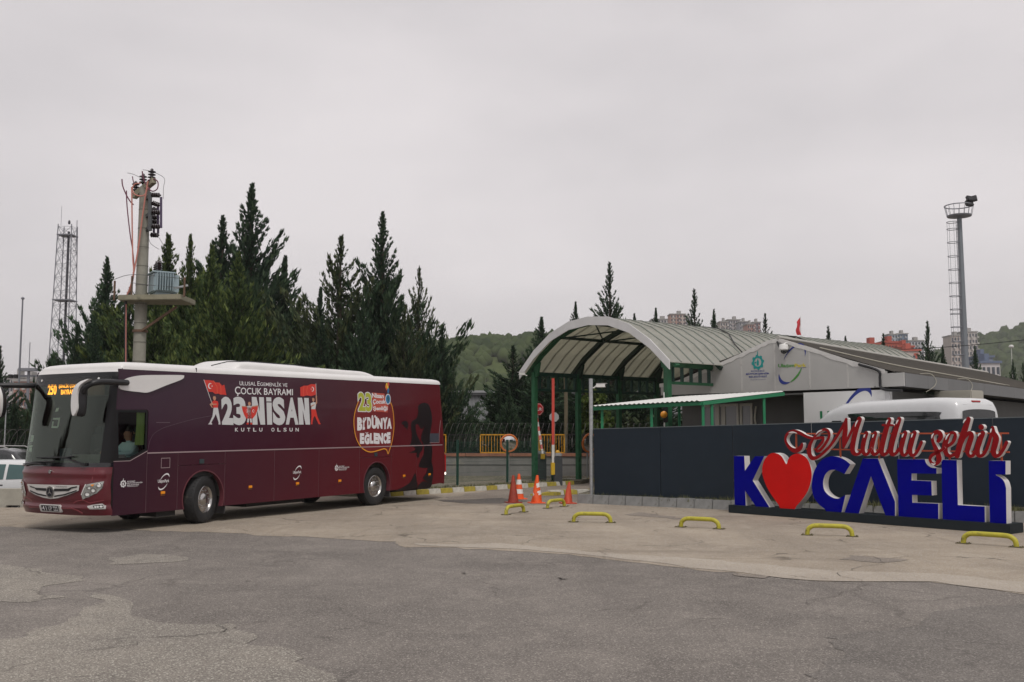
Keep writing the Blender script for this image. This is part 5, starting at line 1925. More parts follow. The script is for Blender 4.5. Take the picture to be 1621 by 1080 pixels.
def railing(name, px0, px1, mat, label, grp, frame):
    a, c = at(px0, 700, WY + .1), at(px1, 700, WY + .1)
    w = c.x - a.x
    r = thing(name, label, 'railing', (a.x, WY + .12, 1.085), 0, grp)
    z0, z1 = .03, .80
    b = MB()
    t_ = .05 if frame else .03
    b.box((w / 2, 0, z1), (w, t_, t_))
    b.box((w / 2, 0, z0), (w, t_, t_))
    for x in (t_ / 2, w - t_ / 2):
        b.box((x, 0, (z0 + z1) / 2), (t_ * (1 if frame else 1.6), t_, z1 - z0))
    b.build('frame', mat, r)
    b = MB()
    n = max(2, int(w / .125))
    for i in range(1, n):
        b.box((w * i / n, 0, (z0 + z1) / 2), (.022, .022, z1 - z0 - .03))
    b.build('baluster', mat, r, kind='stuff')
gY, gD = 'yellow framed railing panels on the low wall', 'dark railing panels on the low wall'
railing('wall_railing', 640, 706.5, rail_yel, 'yellow railing panel ending at the bus tail', gY, 1)
railing('wall_railing', 759.8, 801, rail_yel, 'yellow railing panel behind the round mirror left of the green post', gY, 1)
railing('wall_railing', 852.5, 894, rail_yel, 'yellow railing panel behind the two boom gates', gY, 1)
railing('wall_railing', 709, 757, rail_dark, 'dark railing panel between bus tail and yellow panel', gD, 0)
railing('wall_railing', 803, 850, rail_dark, 'dark railing panel between the two yellow panels', gD, 0)
railing('wall_railing', 897, 960, rail_dark, 'dark railing panel right of the wooden pole', gD, 0)
def razor(label, x0, x1, y, zc, r, pitch):
    b = MB()
    n = int((x1 - x0) / pitch)
    for i in range(n):
        xa = x0 + (x1 - x0) * i / n
        pts = []
        for j in range(15):
            t_ = 2 * math.pi * j / 14
            pts.append((xa + pitch * j / 14 + .10 * math.cos(t_), r * math.sin(t_), r * math.cos(t_)))
        b.tube(pts, .008, 4, caps=False)
    for dz_ in (r, -.2):
        b.tube([(x0, 0, dz_), (x1, 0, dz_)], .005, 4)
    o = b.build('razor_wire', M('razor_wire_grey', (.13, .125, .12), .45, .5))
    o.location = (0, y, zc)
    o['label'], o['category'] = label, 'razor wire'
    return o
razor('coiled razor wire on top of the low wall railing behind the gate', -5.5, 6.5, WY + .15, 1.86, .52, .26)
razor('coiled razor wire at the far left between the dark car and conifers', -24, -17.5, 38, 1.75, .35, .3)
p = at(5, 700, 38.2)
lw = thing('boundary_wall', 'dark low wall under the razor wire at the far left behind the dark car', 'wall', (-21, 38.2, -.3))
MB().box((0, 0, .75), (9, .25, 1.5)).build('wall_body', M('render_grey'), lw)
MB().box((0, 0, 1.54), (9.1, .35, .08)).build('coping', M('coping_dark', (.09, .08, .075), .9), lw)

# warehouse
wh = thing('warehouse', 'grey corrugated metal warehouse beyond the trees behind the bus tail', 'building', (-8, 62, 0))
b = MB()
prof = []
n = 150
for i in range(n):
    x = -8 + 32 * i / n
    prof += [(x, 0), (x + .09, 0), (x + .11, .05), (x + .19, .05)]
vs = [(x, -y, 0) for x, y in prof] + [(x, -y, 4.45) for x, y in prof]
m_ = len(prof)
b.add(vs, [(i, i + 1, m_ + i + 1, m_ + i) for i in range(m_ - 1)])
b.build('cladding', M('cladding_grey', (.30, .31, .32), .55, .2, var=.06, vscale=.5), wh)
MB().box((8, 6, 2.2), (31.8, 11.8, 4.4)).build('wall', M('warehouse_inner', (.2, .2, .2), .9), wh)
MB().box((8, 6, 4.52), (32.6, 12.6, .14)).build('roof', M('warehouse_roof', (.33, .34, .35), .6), wh)
MB().box((8, -.12, 4.42), (32.4, .14, .22)).build('gutter', M('warehouse_roof'), wh)

# ================================================================== CONVEX MIRRORS
mirror_m = M('mirror_silver', (.75, .76, .76), .03, 1.0)
rim_o = M('mirror_rim_orange', (.62, .17, .04), .5)
def convex(px, py, D, r, yaw, label, zbase):
    p = at(px, py, D)
    root = thing('traffic_mirror', label, 'mirror', (p.x, p.y, zbase), yaw, 'convex traffic mirrors at the gate')
    z = p.z - zbase
    R1 = Matrix.Translation((0, -.12, z)) @ Matrix.Rotation(R_(90 + 9), 4, 'X')
    b = MB()
    pr_ = [(r * math.sin(a), .45 * r * (math.cos(a) - math.cos(.95)) / .8 + .03) for a in [0.95 * (1 - k / 8) / .95 * .95 for k in range(9)]]
    s = r / pr_[0][0]
    b.lathe([(q[0] * s, q[1]) for q in pr_], 28, R1)
    b.build('mirror_dome', mirror_m, root, smooth=True, angle=80)
    b = MB()
    b.lathe([(r * .98, .0), (r * 1.1, -.01), (r * 1.12, .03), (r * 1.05, .06), (r * .97, .05)], 28, R1)
    b.build('rim', rim_o, root, smooth=True)
    b = MB()
    b.lathe([(r * 1.0, -.01), (r * .6, -.06), (.0, -.07)], 24, R1)
    b.build('back_shell', rim_o, root, smooth=True)
    b = MB()
    b.tube([(0, 0, 0), (0, 0, z + .2)], .035, 10)
    b.beam((0, 0, z), (0, -.08, z), .06, .06)
    b.build('pole', M('pole_grey', (.25, .26, .26), .5), root, smooth=True)
convex(805, 701.5, 37.6, .31, R_(6), 'round convex mirror with orange rim behind the mesh fence post', .14)
convex(929.5, 701, 40.5, .36, R_(38), 'round convex mirror with orange rim half hidden by the galvanised pole', .0)

# ================================================================== BOOM GATES
box_m = M('boom_box_grey', (.045, .05, .055), .5, var=.15, vscale=5, dirt=(.16, .16, .15, .70), dscale=6)
def boomgate(px, py, D, w, h, label, tip, D2, mats, stripes, boom_r):
    p = at(px, py, D)
    zb_ = 0.0
    root = thing('boom_gate', label, 'boom gate', (p.x, p.y, .0), .15, 'boom gates under the canopy')
    b = MB().box((0, 0, h / 2), (w, w * .95, h))
    b.build('cabinet', box_m, root, bevel=.02)
    b = MB().box((0, 0, h + .06), (w * .98, w * .94, .15))
    b.build('cap', M('boom_cap_grey', (.30, .30, .30), .6, dirt=(.12, .12, .11, .55), dscale=5), root, bevel=.04)
    b = MB().lathe([(.09, 0), (.09, .05), (.05, .10), (0, .11)], 14, Matrix.Translation((0, 0, h + .13)))
    b.build('beacon', M('beacon_amber', (.62, .34, .03), .3), root, smooth=True)
    # boom in local coordinates
    q = at(tip[0], tip[1], D2) - Vector((p.x, p.y, 0))
    ca, sa = math.cos(-.15), math.sin(-.15)
    q = Vector((ca * q.x - sa * q.y, sa * q.x + ca * q.y, q.z))
    a0 = Vector((-w * .62, -w * .2, h * .60)) if stripes == 0 else Vector((w * .05, -w * .55, h + .02))
    b = MB().box((a0.x, a0.y, a0.z + (-.02 if stripes == 0 else -.1)), (.16, .16, .46 if stripes == 0 else .2))
    b.build('boom_bracket', M('boom_bracket_yellow', (.60, .38, .02), .5), root, bevel=.015)
    if stripes == 0:
        segs = [(0.0, .26, 1), (.26, 1.0, 0)]
    else:
        segs = [(i / stripes, (i + 1) / stripes, i % 2) for i in range(stripes)]
    for s0, s1, mi in segs:
        b = MB().beam(a0.lerp(q, s0), a0.lerp(q, s1), boom_r, boom_r * .8, 0, (0, 1, 0))
        b.build('boom_section', mats[mi], root)
    return root
boom_red = M('boom_red', (.62, .075, .055), .45)
boom_white = M('boom_white', (.68, .66, .62), .45)
boomgate(857, 760, 38.6, .34, 1.14, 'dark boom gate cabinet left of its twin with a striped boom tilted back', (849, 655), 39.3, [boom_white, boom_red], 9, .075)
boomgate(883, 765, 37.6, .31, 1.08, 'dark boom gate cabinet with an upright pink red boom', (875.5, 599), 37.4, [boom_red, boom_white], 0, .095)

# stop sign facing the lane and the back of another
def octsign(px, py, D, r, yaw, label, face, zb_=.0, text=None):
    p = at(px, py, D)
    root = thing('stop_sign', label, 'sign', (p.x, p.y, zb_), yaw)
    z = p.z - zb_
    oc = [(r * math.cos(R_(22.5 + 45 * k)), z + r * math.sin(R_(22.5 + 45 * k))) for k in range(8)]
    b = MB().prism(oc, lambda u, v, w: (u, -w, v), .04, .055)
    b.build('plate', face, root)
    if text:
        b = MB()
        oi = [(r * .9 * math.cos(R_(22.5 + 45 * k)), z + r * .9 * math.sin(R_(22.5 + 45 * k))) for k in range(8)]
        o2 = [(r * .85 * math.cos(R_(22.5 + 45 * k)), z + r * .85 * math.sin(R_(22.5 + 45 * k))) for k in range(8)]
        b.prism([oi, o2], lambda u, v, w: (u, -w, v), None, .058)
        put_text(b, text, rectq(-r * .66, z - r * .24, r * .66, z + r * .24), lambda u, v, w: (u, -w, v), .058, 0, .03)
        b.build('lettering', print_white, root)
    b = MB().tube([(0, 0, 0), (0, 0, z + r * .8)], .032, 10)
    b.build('pole', galv, root, smooth=True)
octsign(851, 648, 40.2, .26, R_(28), 'red octagonal DUR stop sign beside the left green canopy post', M('sign_red', (.50, .015, .02), .4), .14, 'DUR')
octsign(877.2, 660.5, 41.5, .21, R_(-5), 'blank grey back of an octagonal sign behind the upright boom', M('sign_back_grey', (.42, .43, .43), .5, .3), .0)
# wooden pole
p = at(895.5, 700, 45.2)
o = MB().tube([(0, 0, 0), (.02, 0, 3.0), (.0, 0, 6.6)], [.10, .09, .075], 10).build('wooden_pole', M('pole_wood', (.13, .11, .07), .9, var=.3, vscale=3), smooth=True)
o.location = (p.x, p.y, 0)
o['label'], o['category'] = 'weathered wooden pole behind the low wall right of the booms', 'pole'

# ================================================================== CANOPY over the gate
AX = Vector((.78, .626, 0)).normalized()
LW = at(846.5, 760, 38.3)
RW = Vector((5.16, 33.0, 0))
can = thing('gate_canopy', 'arched canopy with white ribbed roof sheets on green steel posts', 'canopy', (LW.x, LW.y, 0), math.atan2(AX.y, AX.x))
Rm = Matrix.Rotation(-math.atan2(AX.y, AX.x), 3, 'Z')
def cl(p):
    q = Rm @ (Vector((p[0], p[1], p[2])) - Vector((LW.x, LW.y, 0)))
    return q
rw = cl(RW)          # local: x along the axis, y across (right row has negative y)
SK = rw.x / rw.y if abs(rw.y) > .1 else 0
WID = rw.y           # negative
CL = 17.0
def cp(x, t, z):     # t 0 left row .. 1 right row
    return Vector((x + rw.x * t, WID * t, z))
NF = 8
eave, apex = 4.30, 6.08
def arch(t, off=0.0):
    """t from -.06 to 1.06 -> height"""
    a = (t - .5) / .56
    a = max(-1, min(1, a))
    return eave - .02 + off + (apex - eave) * (1 - abs(a) ** 2.25)
kn = [-.065, .06, .20, .35, .50, .65, .80, .94, 1.065]
post_sp = 2.27
for i in range(7):
    b = MB()
    q = cp(i * post_sp, 0, 0)
    b.box((q.x, q.y, 2.15), (.17, .17, 4.3))
    b.build('post', green_paint, can)
for i in (0,):
    b = MB()
    q = cp(i * post_sp, 1, 0)
    b.box((q.x, q.y, 2.15), (.19, .19, 4.3))
    b.build('post', green_paint, can)
    b = MB()
    b.tube([(q.x - .13, q.y + .05, .3), (q.x - .13, q.y + .05, 3.3)], .022, 8)
    b.build('conduit', white_paint, can)
for t_ in (0, 1):
    for z, s in ((4.22, .16), (3.62, .10)):
        if t_ == 1 and z < 4:
            L1 = 2.6
        else:
            L1 = CL - 1.2
        b = MB().beam(cp(0.0, t_, z), cp(L1, t_, z), s * .7, s)
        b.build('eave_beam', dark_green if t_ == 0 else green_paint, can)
    for i in range(34 if t_ == 0 else 5):
        x = .25 + i * .46
        b = MB().beam(cp(x, t_, 3.66), cp(x + (.0 if i % 2 else .0), t_, 4.16), .12, .05, 0, (1, 0, 0))
        b.build('truss_web', dark_green, can)
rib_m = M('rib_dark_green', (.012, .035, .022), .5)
for i in range(8):
    x = i * post_sp
    b = MB()
    for k in range(len(kn) - 1):
        a_, c_ = cp(x, kn[k], arch(kn[k], -.13)), cp(x, kn[k + 1], arch(kn[k + 1], -.13))
        b.beam(a_, c_, .14 if i else .10, .20, 0, (1, 0, 0))
    for t_, s in ((0, 1), (1, -1)):
        b.hexa([cp(x, t_ - .0, 4.1) + Vector((-.05, 0, 0)), cp(x, t_ + .03 * s, 4.12) + Vector((-.05, 0, 0)), cp(x, t_ + .03 * s, 4.12) + Vector((.05, 0, 0)), cp(x, t_, 4.1) + Vector((.05, 0, 0)),
                cp(x, t_, 4.5) + Vector((-.05, 0, 0)), cp(x, t_ + .05 * s, 4.66) + Vector((-.05, 0, 0)), cp(x, t_ + .05 * s, 4.66) + Vector((.05, 0, 0)), cp(x, t_, 4.5) + Vector((.05, 0, 0))])
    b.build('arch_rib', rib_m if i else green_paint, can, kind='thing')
for t_ in (.22, .50, .78):
    b = MB().beam(cp(0, t_, arch(t_, -.17)), cp(CL - 1.2, t_, arch(t_, -.17)), .09, .10)
    b.build('purlin', rib_m, can)
for i in range(7):
    for t0_, t1_ in ((.22, .50), (.78, .50)):
        b = MB().tube([cp(i * post_sp, t0_, arch(t0_, -.2)), cp((i + 1) * post_sp, t1_, arch(t1_, -.2))], .028, 6)
        b.build('brace_rod', rib_m, can)
        b = MB().tube([cp((i + 1) * post_sp, t0_, arch(t0_, -.22)), cp(i * post_sp, t1_, arch(t1_, -.22))], .028, 6)
        b.build('brace_rod', rib_m, can)
sheet_m = bpy.data.materials.new('roof_sheet_white')
sheet_m.use_nodes = True
_t = sheet_m.node_tree
_b = _t.nodes['Principled BSDF']
_b.inputs['Roughness'].default_value = .5
_co = N(_t, 'ShaderNodeTexCoord')
_n = N(_t, 'ShaderNodeTexNoise')
_n.inputs['Scale'].default_value = 1.3
_n.inputs['Detail'].default_value = 8
_n.inputs['Roughness'].default_value = .7
_t.links.new(_co.outputs['Object'], _n.inputs['Vector'])
_r = N(_t, 'ShaderNodeValToRGB')
_r.color_ramp.elements[0].position, _r.color_ramp.elements[0].color = .35, (.44, .44, .40, 1)
_r.color_ramp.elements[1].position, _r.color_ramp.elements[1].color = .6, (.66, .66, .62, 1)
_t.links.new(_n.outputs['Fac'], _r.inputs['Fac'])
_t.links.new(_r.outputs['Color'], _b.inputs['Base Color'])
_tl = N(_t, 'ShaderNodeBsdfTranslucent')
_tl.inputs['Color'].default_value = (.62, .61, .52, 1)
_ms = N(_t, 'ShaderNodeMixShader')
_ms.inputs[0].default_value = .58
_t.links.new(_b.outputs[0], _ms.inputs[1])
_t.links.new(_tl.outputs[0], _ms.inputs[2])
_t.links.new(_ms.outputs[0], _t.nodes['Material Output'].inputs['Surface'])
ns = 32
sw = (CL + .35) / ns
for i in range(ns):
    x0, x1 = -.35 + i * sw, -.35 + (i + 1) * sw
    if i == 0:
        b = MB()
        for k in range(len(kn) - 1):
            a_, c_ = (kn[k], arch(kn[k])), (kn[k + 1], arch(kn[k + 1]))
            P0 = [cp(x0 + .004, a_[0], a_[1]), cp(x1 - .004, a_[0], a_[1]), cp(x1 - .004, c_[0], c_[1]), cp(x0 + .004, c_[0], c_[1])]
            b.hexa([q - Vector((0, 0, .02)) for q in P0][::-1] + [q for q in P0][::-1])
        b.build('roof_sheet', sheet_m, can)
        s0 = [x for x in C.objects if x.parent == can and x.name.startswith('roof_sheet')][0]
        b = MB()
        for k in range(len(kn) - 1):
            a_, c_ = (kn[k], arch(kn[k], .012)), (kn[k + 1], arch(kn[k + 1], .012))
            b.beam(cp(x1, a_[0], a_[1]), cp(x1, c_[0], c_[1]), .045, .05, 0, (1, 0, 0))
        e0 = b.build('roof_seam', M('seam_grey_green', (.22, .24, .21), .6), can)
    else:
        for src in (s0, e0):
            s = bpy.data.objects.new(src.name.split('.')[0], src.data)
            C.objects.link(s)
            s.parent = can
            s.location = (i * sw, 0, 0)
fas = M('canopy_fascia_white', (.60, .60, .60), .5, var=.08, vscale=1.2, dirt=(.36, .36, .34, .62), dscale=2)
for k in range(len(kn) - 1):
    b = MB()
    z0_, z1_ = arch(kn[k]), arch(kn[k + 1])
    P0 = [cp(-.40, kn[k], z0_ - .26), cp(-.36, kn[k], z0_ - .26), cp(-.36, kn[k + 1], z1_ - .26), cp(-.40, kn[k + 1], z1_ - .26)]
    P1 = [cp(-.40, kn[k], z0_ + .05), cp(-.36, kn[k], z0_ + .05), cp(-.36, kn[k + 1], z1_ + .05), cp(-.40, kn[k + 1], z1_ + .05)]
    b.hexa(P0[::-1] + P1[::-1])
    b.build('fascia_board', fas, can)
b = MB()
b.tube([cp(x, t_, arch(t_, .05)) for x, t_ in ((5.0, .52), (5.2, .68), (4.9, .80), (4.2, .92), (4.1, 1.06))], .022, 6)
b.build('roof_cable', black_plastic, can)
b = MB()
b.tube([cp(9.8, .5, arch(.5, .05)), cp(9.9, .72, arch(.72, .05)), cp(10.2, .9, arch(.9, .05))], .03, 6)
b.build('roof_cable', black_plastic, can)
q = at(831, 592, 38.0)
cctv((q.x - .02, q.y, q.z), R_(-150), 'small white camera on the left green canopy post under the eave')
q = at(1051, 656.5, 32.6)
al = thing('warning_lamp', 'round amber warning lamp with black back on the right canopy post', 'lamp', (q.x, q.y, q.z))
MB().box((.06, .06, 0), (.16, .10, .52)).build('backplate', black_plastic, al, bevel=.02)
MB().lathe([(.115, 0), (.11, .03), (.07, .06), (0, .075)], 18, Matrix.Translation((0, 0, 0)) @ Matrix.Rotation(R_(90), 4, 'X')).build('lens', M('beacon_orange', (.80, .33, .03), .35), al, smooth=True)
q = at(916.5, 600, 39.8)

# ================================================================== OFFICE BUILDING behind the hoarding
GL, GR = at(1046, 625, 36.3), at(1405, 613, 29.3)
GP_ = Plane((GL.x, GL.y, 0), GR.x - GL.x, GR.y - GL.y)
gw = math.hypot(GR.x - GL.x, GR.y - GL.y)
off = thing('office_building', 'low grey office building with a wide gable carrying two logos', 'building', (GL.x, GL.y, 0), GP_.rz)
gab_m = M('gable_panel_grey', (.43, .425, .41), .6, var=.05, vscale=1.2, dirt=(.34, .33, .31, .66), dscale=1.8)
wall_m = M('office_wall_grey', (.105, .105, .102), .85, var=.1, vscale=1.5)
def ofn(u, v, w): return (u, -w, v)
top = [(1046, 609), (1072, 604.5), (1123, 583.5), (1172, 561.5), (1215, 541), (1232, 537), (1282, 551.5), (1342, 571), (1402, 587.5)]
bot = [(1046, 626), (1405, 613)]
T_ = [GP_.uv(*q) for q in top]
B_ = [GP_.uv(*q) for q in bot]
def topz(u): return float(np.interp(u, [q[0] for q in T_], [q[1] for q in T_]))
def botz(u): return float(np.interp(u, [q[0] for q in B_], [q[1] for q in B_]))
seams = [0.0] + [GP_.uv(x, 600)[0] for x in (1123, 1174, 1227, 1282, 1342)] + [gw]
for k in range(6):
    u0, u1 = seams[k] + .006, seams[k + 1] - .006
    mids = [q[0] for q in T_ if u0 < q[0] < u1]
    up_ = [(u0, topz(u0))] + [(m, topz(m)) for m in mids] + [(u1, topz(u1))]
    b = MB().prism([(u0, botz(u0)), (u1, botz(u1))] + up_[::-1], ofn, -.06, 0)
    b.build('gable_panel', gab_m, off)
    if k:
        b = MB().prism([(seams[k] - .03, botz(seams[k]) + .03), (seams[k] + .03, botz(seams[k]) + .03), (seams[k] + .03, topz(seams[k]) - .05), (seams[k] - .03, topz(seams[k]) - .05)], ofn, -.02, .006)
        b.build('sealant_strip', M('sealant_pale', (.50, .49, .47), .8, dirt=(.30, .29, .27, .55), dscale=6), off)
# crumpled metal verge on the slopes
rnd = random.Random(12)
b = MB()
up_, lo_ = [], []
for i in range(60):
    u = -.05 + (gw - .02) * i / 59
    up_.append((u, topz(max(0, u)) + .035))
    lo_.append((u, topz(max(0, u)) - .075 - rnd.uniform(0, .05) * (1 + (i % 7 == 3))))
b.prism(lo_ + up_[::-1], ofn, -.03, .012)
b.build('verge_flashing', M('flashing_pale', (.60, .59, .57), .5, var=.12, vscale=4), off)
# roof: two slopes running back
RL = 24.0
rdg = T_[5][0]
roof_m = bpy.data.materials.new('roof_dark_sheets')
roof_m.use_nodes = True
_t = roof_m.node_tree
_b = _t.nodes['Principled BSDF']
_b.inputs['Roughness'].default_value = .85
_co = N(_t, 'ShaderNodeTexCoord')
_n = N(_t, 'ShaderNodeTexNoise')
_n.inputs['Scale'].default_value = 1.1
_n.inputs['Detail'].default_value = 9
_n.inputs['Roughness'].default_value = .75
_t.links.new(_co.outputs['Object'], _n.inputs['Vector'])
_r = N(_t, 'ShaderNodeValToRGB')
_r.color_ramp.elements[0].position, _r.color_ramp.elements[0].color = .32, (.022, .020, .017, 1)
_r.color_ramp.elements[1].position, _r.color_ramp.elements[1].color = .7, (.068, .058, .045, 1)
_t.links.new(_n.outputs['Fac'], _r.inputs['Fac'])
_t.links.new(_r.outputs['Color'], _b.inputs['Base Color'])
def roofz(u):
    return topz(max(0, min(gw, u)))
ue = gw + .25
ze = roofz(gw) - .06
zr = roofz(rdg)
# corrugated right slope, in strips along the eave
nst = 20
for i in range(nst):
    y0, y1 = .0 + RL * i / nst, RL * (i + 1) / nst
    if i == 0:
        b = MB()
        m_ = 14
        vs, fs = [], []
        for j in range(m_ + 1):
            y = y0 + (y1 - y0) * j / m_
            dz_ = .035 * (j % 2)
            for k, (u, z) in enumerate([(rdg - .02, zr + .02), ((rdg + ue) / 2, (zr + ze) / 2 + .02), (ue, ze + .02)]):
                vs.append((u, y, z + dz_))
        for j in range(m_):
            for k in range(2):
                fs.append((j * 3 + k, j * 3 + k + 1, (j + 1) * 3 + k + 1, (j + 1) * 3 + k))
        b.add(vs, fs)
        s0 = b.build('roof_sheet', roof_m, off)
    else:
        s = bpy.data.objects.new('roof_sheet', s0.data)
        C.objects.link(s)
        s.parent = off
        s.location = (0, RL * i / nst, .004 * (i % 2))
b = MB()
b.hexa([(-.1, .03, roofz(0) - .03), (rdg, .03, zr - .03), (rdg, RL, zr - .03), (-.1, RL, roofz(0) - .03), (-.1, .03, roofz(0) + .02), (rdg, .03, zr + .02), (rdg, RL, zr + .02), (-.1, RL, roofz(0) + .02)])
b.build('roof_slope', roof_m, off)
b = MB().tube([(rdg, -.02, zr + .05), (rdg, RL, zr + .05)], .07, 8)
b.build('ridge_cap', M('ridge_pale', (.40, .39, .36), .6), off)
# right-hand fascia and eave
fz0, fz1 = botz(gw), ze - .02
b = MB()
b.box((gw + .10, -.015, (fz0 + fz1) / 2 + .01), (.9, .05, fz1 - fz0))
b.build('corner_panel', gab_m, off)
nfp = 12
for i in range(nfp):
    b = MB().box((gw + .545, (i + .5) * RL / nfp, (fz0 + fz1) / 2), (.05, RL / nfp - .012, fz1 - fz0))
    b.build('fascia_panel', M('fascia_grey', (.17, .172, .176), .6, var=.06, vscale=1.2), off)
b = MB().box((gw + .05, RL / 2, fz0 + .02), (.98, RL, .03))
b.build('soffit', M('soffit_dark', (.07, .07, .07), .8), off)
for k, y in enumerate((2.2, 6.0)):
    b = MB().tube(smooth_pts([(gw + .0, y, fz1 + .06), (gw + .45, y + .3, fz1 + .10), (gw + .62, y + .4, fz1 - .1), (gw + .60, y + .3, fz0 + .1), (gw + .52, y - .3, fz0 - .1)], 4), .010, 6)
    b.build('hanging_cable', M('cable_pale', (.42, .40, .33), .6), off)
b = MB().tube(smooth_pts([(gw - 2.4, .3, roofz(gw - 2.4) + .1), (gw - 1.0, 3.0, roofz(gw - 1) + .12), (gw - .3, 8, roofz(gw - .3) + .12), (gw - .1, 14, ze + .15)], 5), .022, 6)
b.build('roof_cable', M('cable_pale'), off)
b = MB().tube(smooth_pts([(gw - .9, -.03, roofz(gw - .9) - .02), (gw - .25, -.06, roofz(gw - .2) - .03), (gw - .20, -.06, fz0 + .25), (gw - .12, -.08, fz0 - .05), (gw + .5, -.08, fz0 - .12)], 5), .04, 8)
b.build('drain_hose', black_plastic, off, smooth=True)
for o_ in [x for x in C.objects if x.parent == off and x.name.split('.')[0] in ('roof_sheet', 'roof_slope', 'ridge_cap', 'fascia_panel', 'soffit', 'roof_cable', 'hanging_cable')]:
    if not o_.data.get('skewed'):
        for v_ in o_.data.vertices:
            v_.co.x -= .198 * max(0, v_.co.y)
        o_.data['skewed'] = 1
    o_.location.x -= .198 * o_.location.y
# walls: grey wall set back on the left, white sign board on the right
uw = GP_.uv(1272, 640)[0]
b = MB()
b.box((uw / 2, 1.25, 1.55), (uw, .2, 3.5))
b.box((uw / 2 + 0, .62, 3.20), (uw, 1.25, .04))
b.build('wall', wall_m, off)
b = MB().box(((uw + gw) / 2, .06, 1.62), (gw - uw, .10, botz(gw) * 2 - 3.28 if False else 3.22))
b.build('sign_board', M('sign_board_white', (.68, .68, .67), .55, var=.04, vscale=1), off)
b = MB().beam((gw - .03, .15, 1.6), (gw - .03 - .198 * RL, RL - .15, 1.6), .12, 3.2)
b.build('wall', wall_m, off)
b = MB().beam((.06, 1.3, 1.75), (.06 - .198 * RL, RL - 1.3, 1.75), .12, 3.5)
b.build('wall', wall_m, off)
b = MB().box((gw / 2 - .198 * RL, RL, 1.9), (gw, .15, 3.8))
b.build('wall', wall_m, off)
b = MB().box((gw + .02, .01, 1.6), (.16, .12, 3.25))
b.build('corner_post', M('corner_white', (.46, .46, .46), .5), off)
frame_m = M('joinery_cream', (.42, .40, .35), .5)
pane_m = M('office_pane', (.22, .22, .23), .25, coat=.3)
WP = Plane(GP_.p(0, 0, -1.15), GP_.u.x, GP_.u.y)
def opening(px0, px1, pyt, label, zb_=.25):
    (u0, v0), (u1, _) = WP.uv(px0, pyt), WP.uv(px1, pyt)
    f = lambda u, v, w: (u, 1.15 - w, v)
    b = MB().prism([rectq(u0, zb_, u1, v0), rectq(u0 + .09, zb_ + .09, u1 - .09, v0 - .09)[::-1]], f, -.02, .05)
    w = b.build('window_frame', frame_m, off)
    b = MB().prism(rectq(u0 + .08, zb_ + .08, u1 - .08, v0 - .08), f, -.015, .01)
    b.build('pane', pane_m, w)
opening(1112, 1146, 641, '')
opening(1145.5, 1170, 639.5, '')
opening(1172, 1192, 639, '')
b = MB()
(u0, v0), (u1, _) = WP.uv(1133.5, 640), WP.uv(1140, 640)
b.prism(rectq(u0, .3, u1, v0), lambda u, v, w: (u, 1.15 - w, v), 0, .07)
b.build('door_leaf', frame_m, off)
(u0, v0) = WP.uv(1199, 648)
b = MB().tube([(u0, 1.08, v0 + .1), (u0 - .04, 1.05, v0 - .3), (u0 + .02, 1.07, v0 - .9), (u0 + .02, 1.07, .5)], .035, 6)
b.build('wall_hose', M('cable_pale'), off)
# logos on the gable
gb = M('logo_navy', (.015, .03, .22), .5)
gt = M('logo_teal', (.0, .26, .25), .5)
gg = M('logo_green', (.06, .25, .04), .5)
gy_ = M('logo_yellow', (.58, .48, .03), .5)
gz3 = lambda x, y: GP_.uv(1130 + x / 7.2, 540 + y / 7.2)
b = MB()
c = gz3(502, 243)
gear_logo(b, ofn, c[0], c[1], .255, .008)
b.build('emblem_print', gt, off)
def gtext(s, x0, y0, x1, y1, mat, bold=.02, nm='lettering'):
    b = MB()
    q = [gz3(x0, y1), gz3(x1, y1 - (x1 - x0) * .028), gz3(x1, y0 - (x1 - x0) * .028), gz3(x0, y0)]
    put_text(b, s, q, ofn, .008, 0, bold)
    b.build(nm, mat, off)
gtext('KOCAELİ', 428, 330, 578, 352, gb)
gtext('BÜYÜKŞEHİR', 368, 362, 635, 390, gb, .035)
gtext('BELEDİYESİ', 402, 394, 605, 418, gb)
gtext('ŞEHRİMİZE GÜÇ KATAR', 418, 436, 592, 448, gb, .0)
gtext('Ulaşım', 735, 262, 920, 312, gg, .03)
gtext('Park', 922, 258, 1055, 300, gy_, .03)
b = MB()
c = gz3(905, 235)
put_swoosh(b, swoosh(c[0], c[1], .62, .34, R_(52), R_(-52), R_(105), .08), ofn, .008)
b.build('logo_swoosh', gb, off)
c = gz3(880, 300)
b = MB()
put_swoosh(b, swoosh(c[0], c[1], .58, .36, R_(50), R_(140), R_(228), .09), ofn, .008)
b.build('logo_swoosh', gb, off)
b = MB()
put_swoosh(b, swoosh(c[0], c[1], .58, .36, R_(50), R_(228), R_(295), .09), ofn, .008)
b.build('logo_swoosh', gg, off)
b = MB().prism([gz3(940, 309), gz3(1055, 300), gz3(1055, 304), gz3(940, 312)][::-1], ofn, None, .008)
b.build('logo_underline', gb, off)
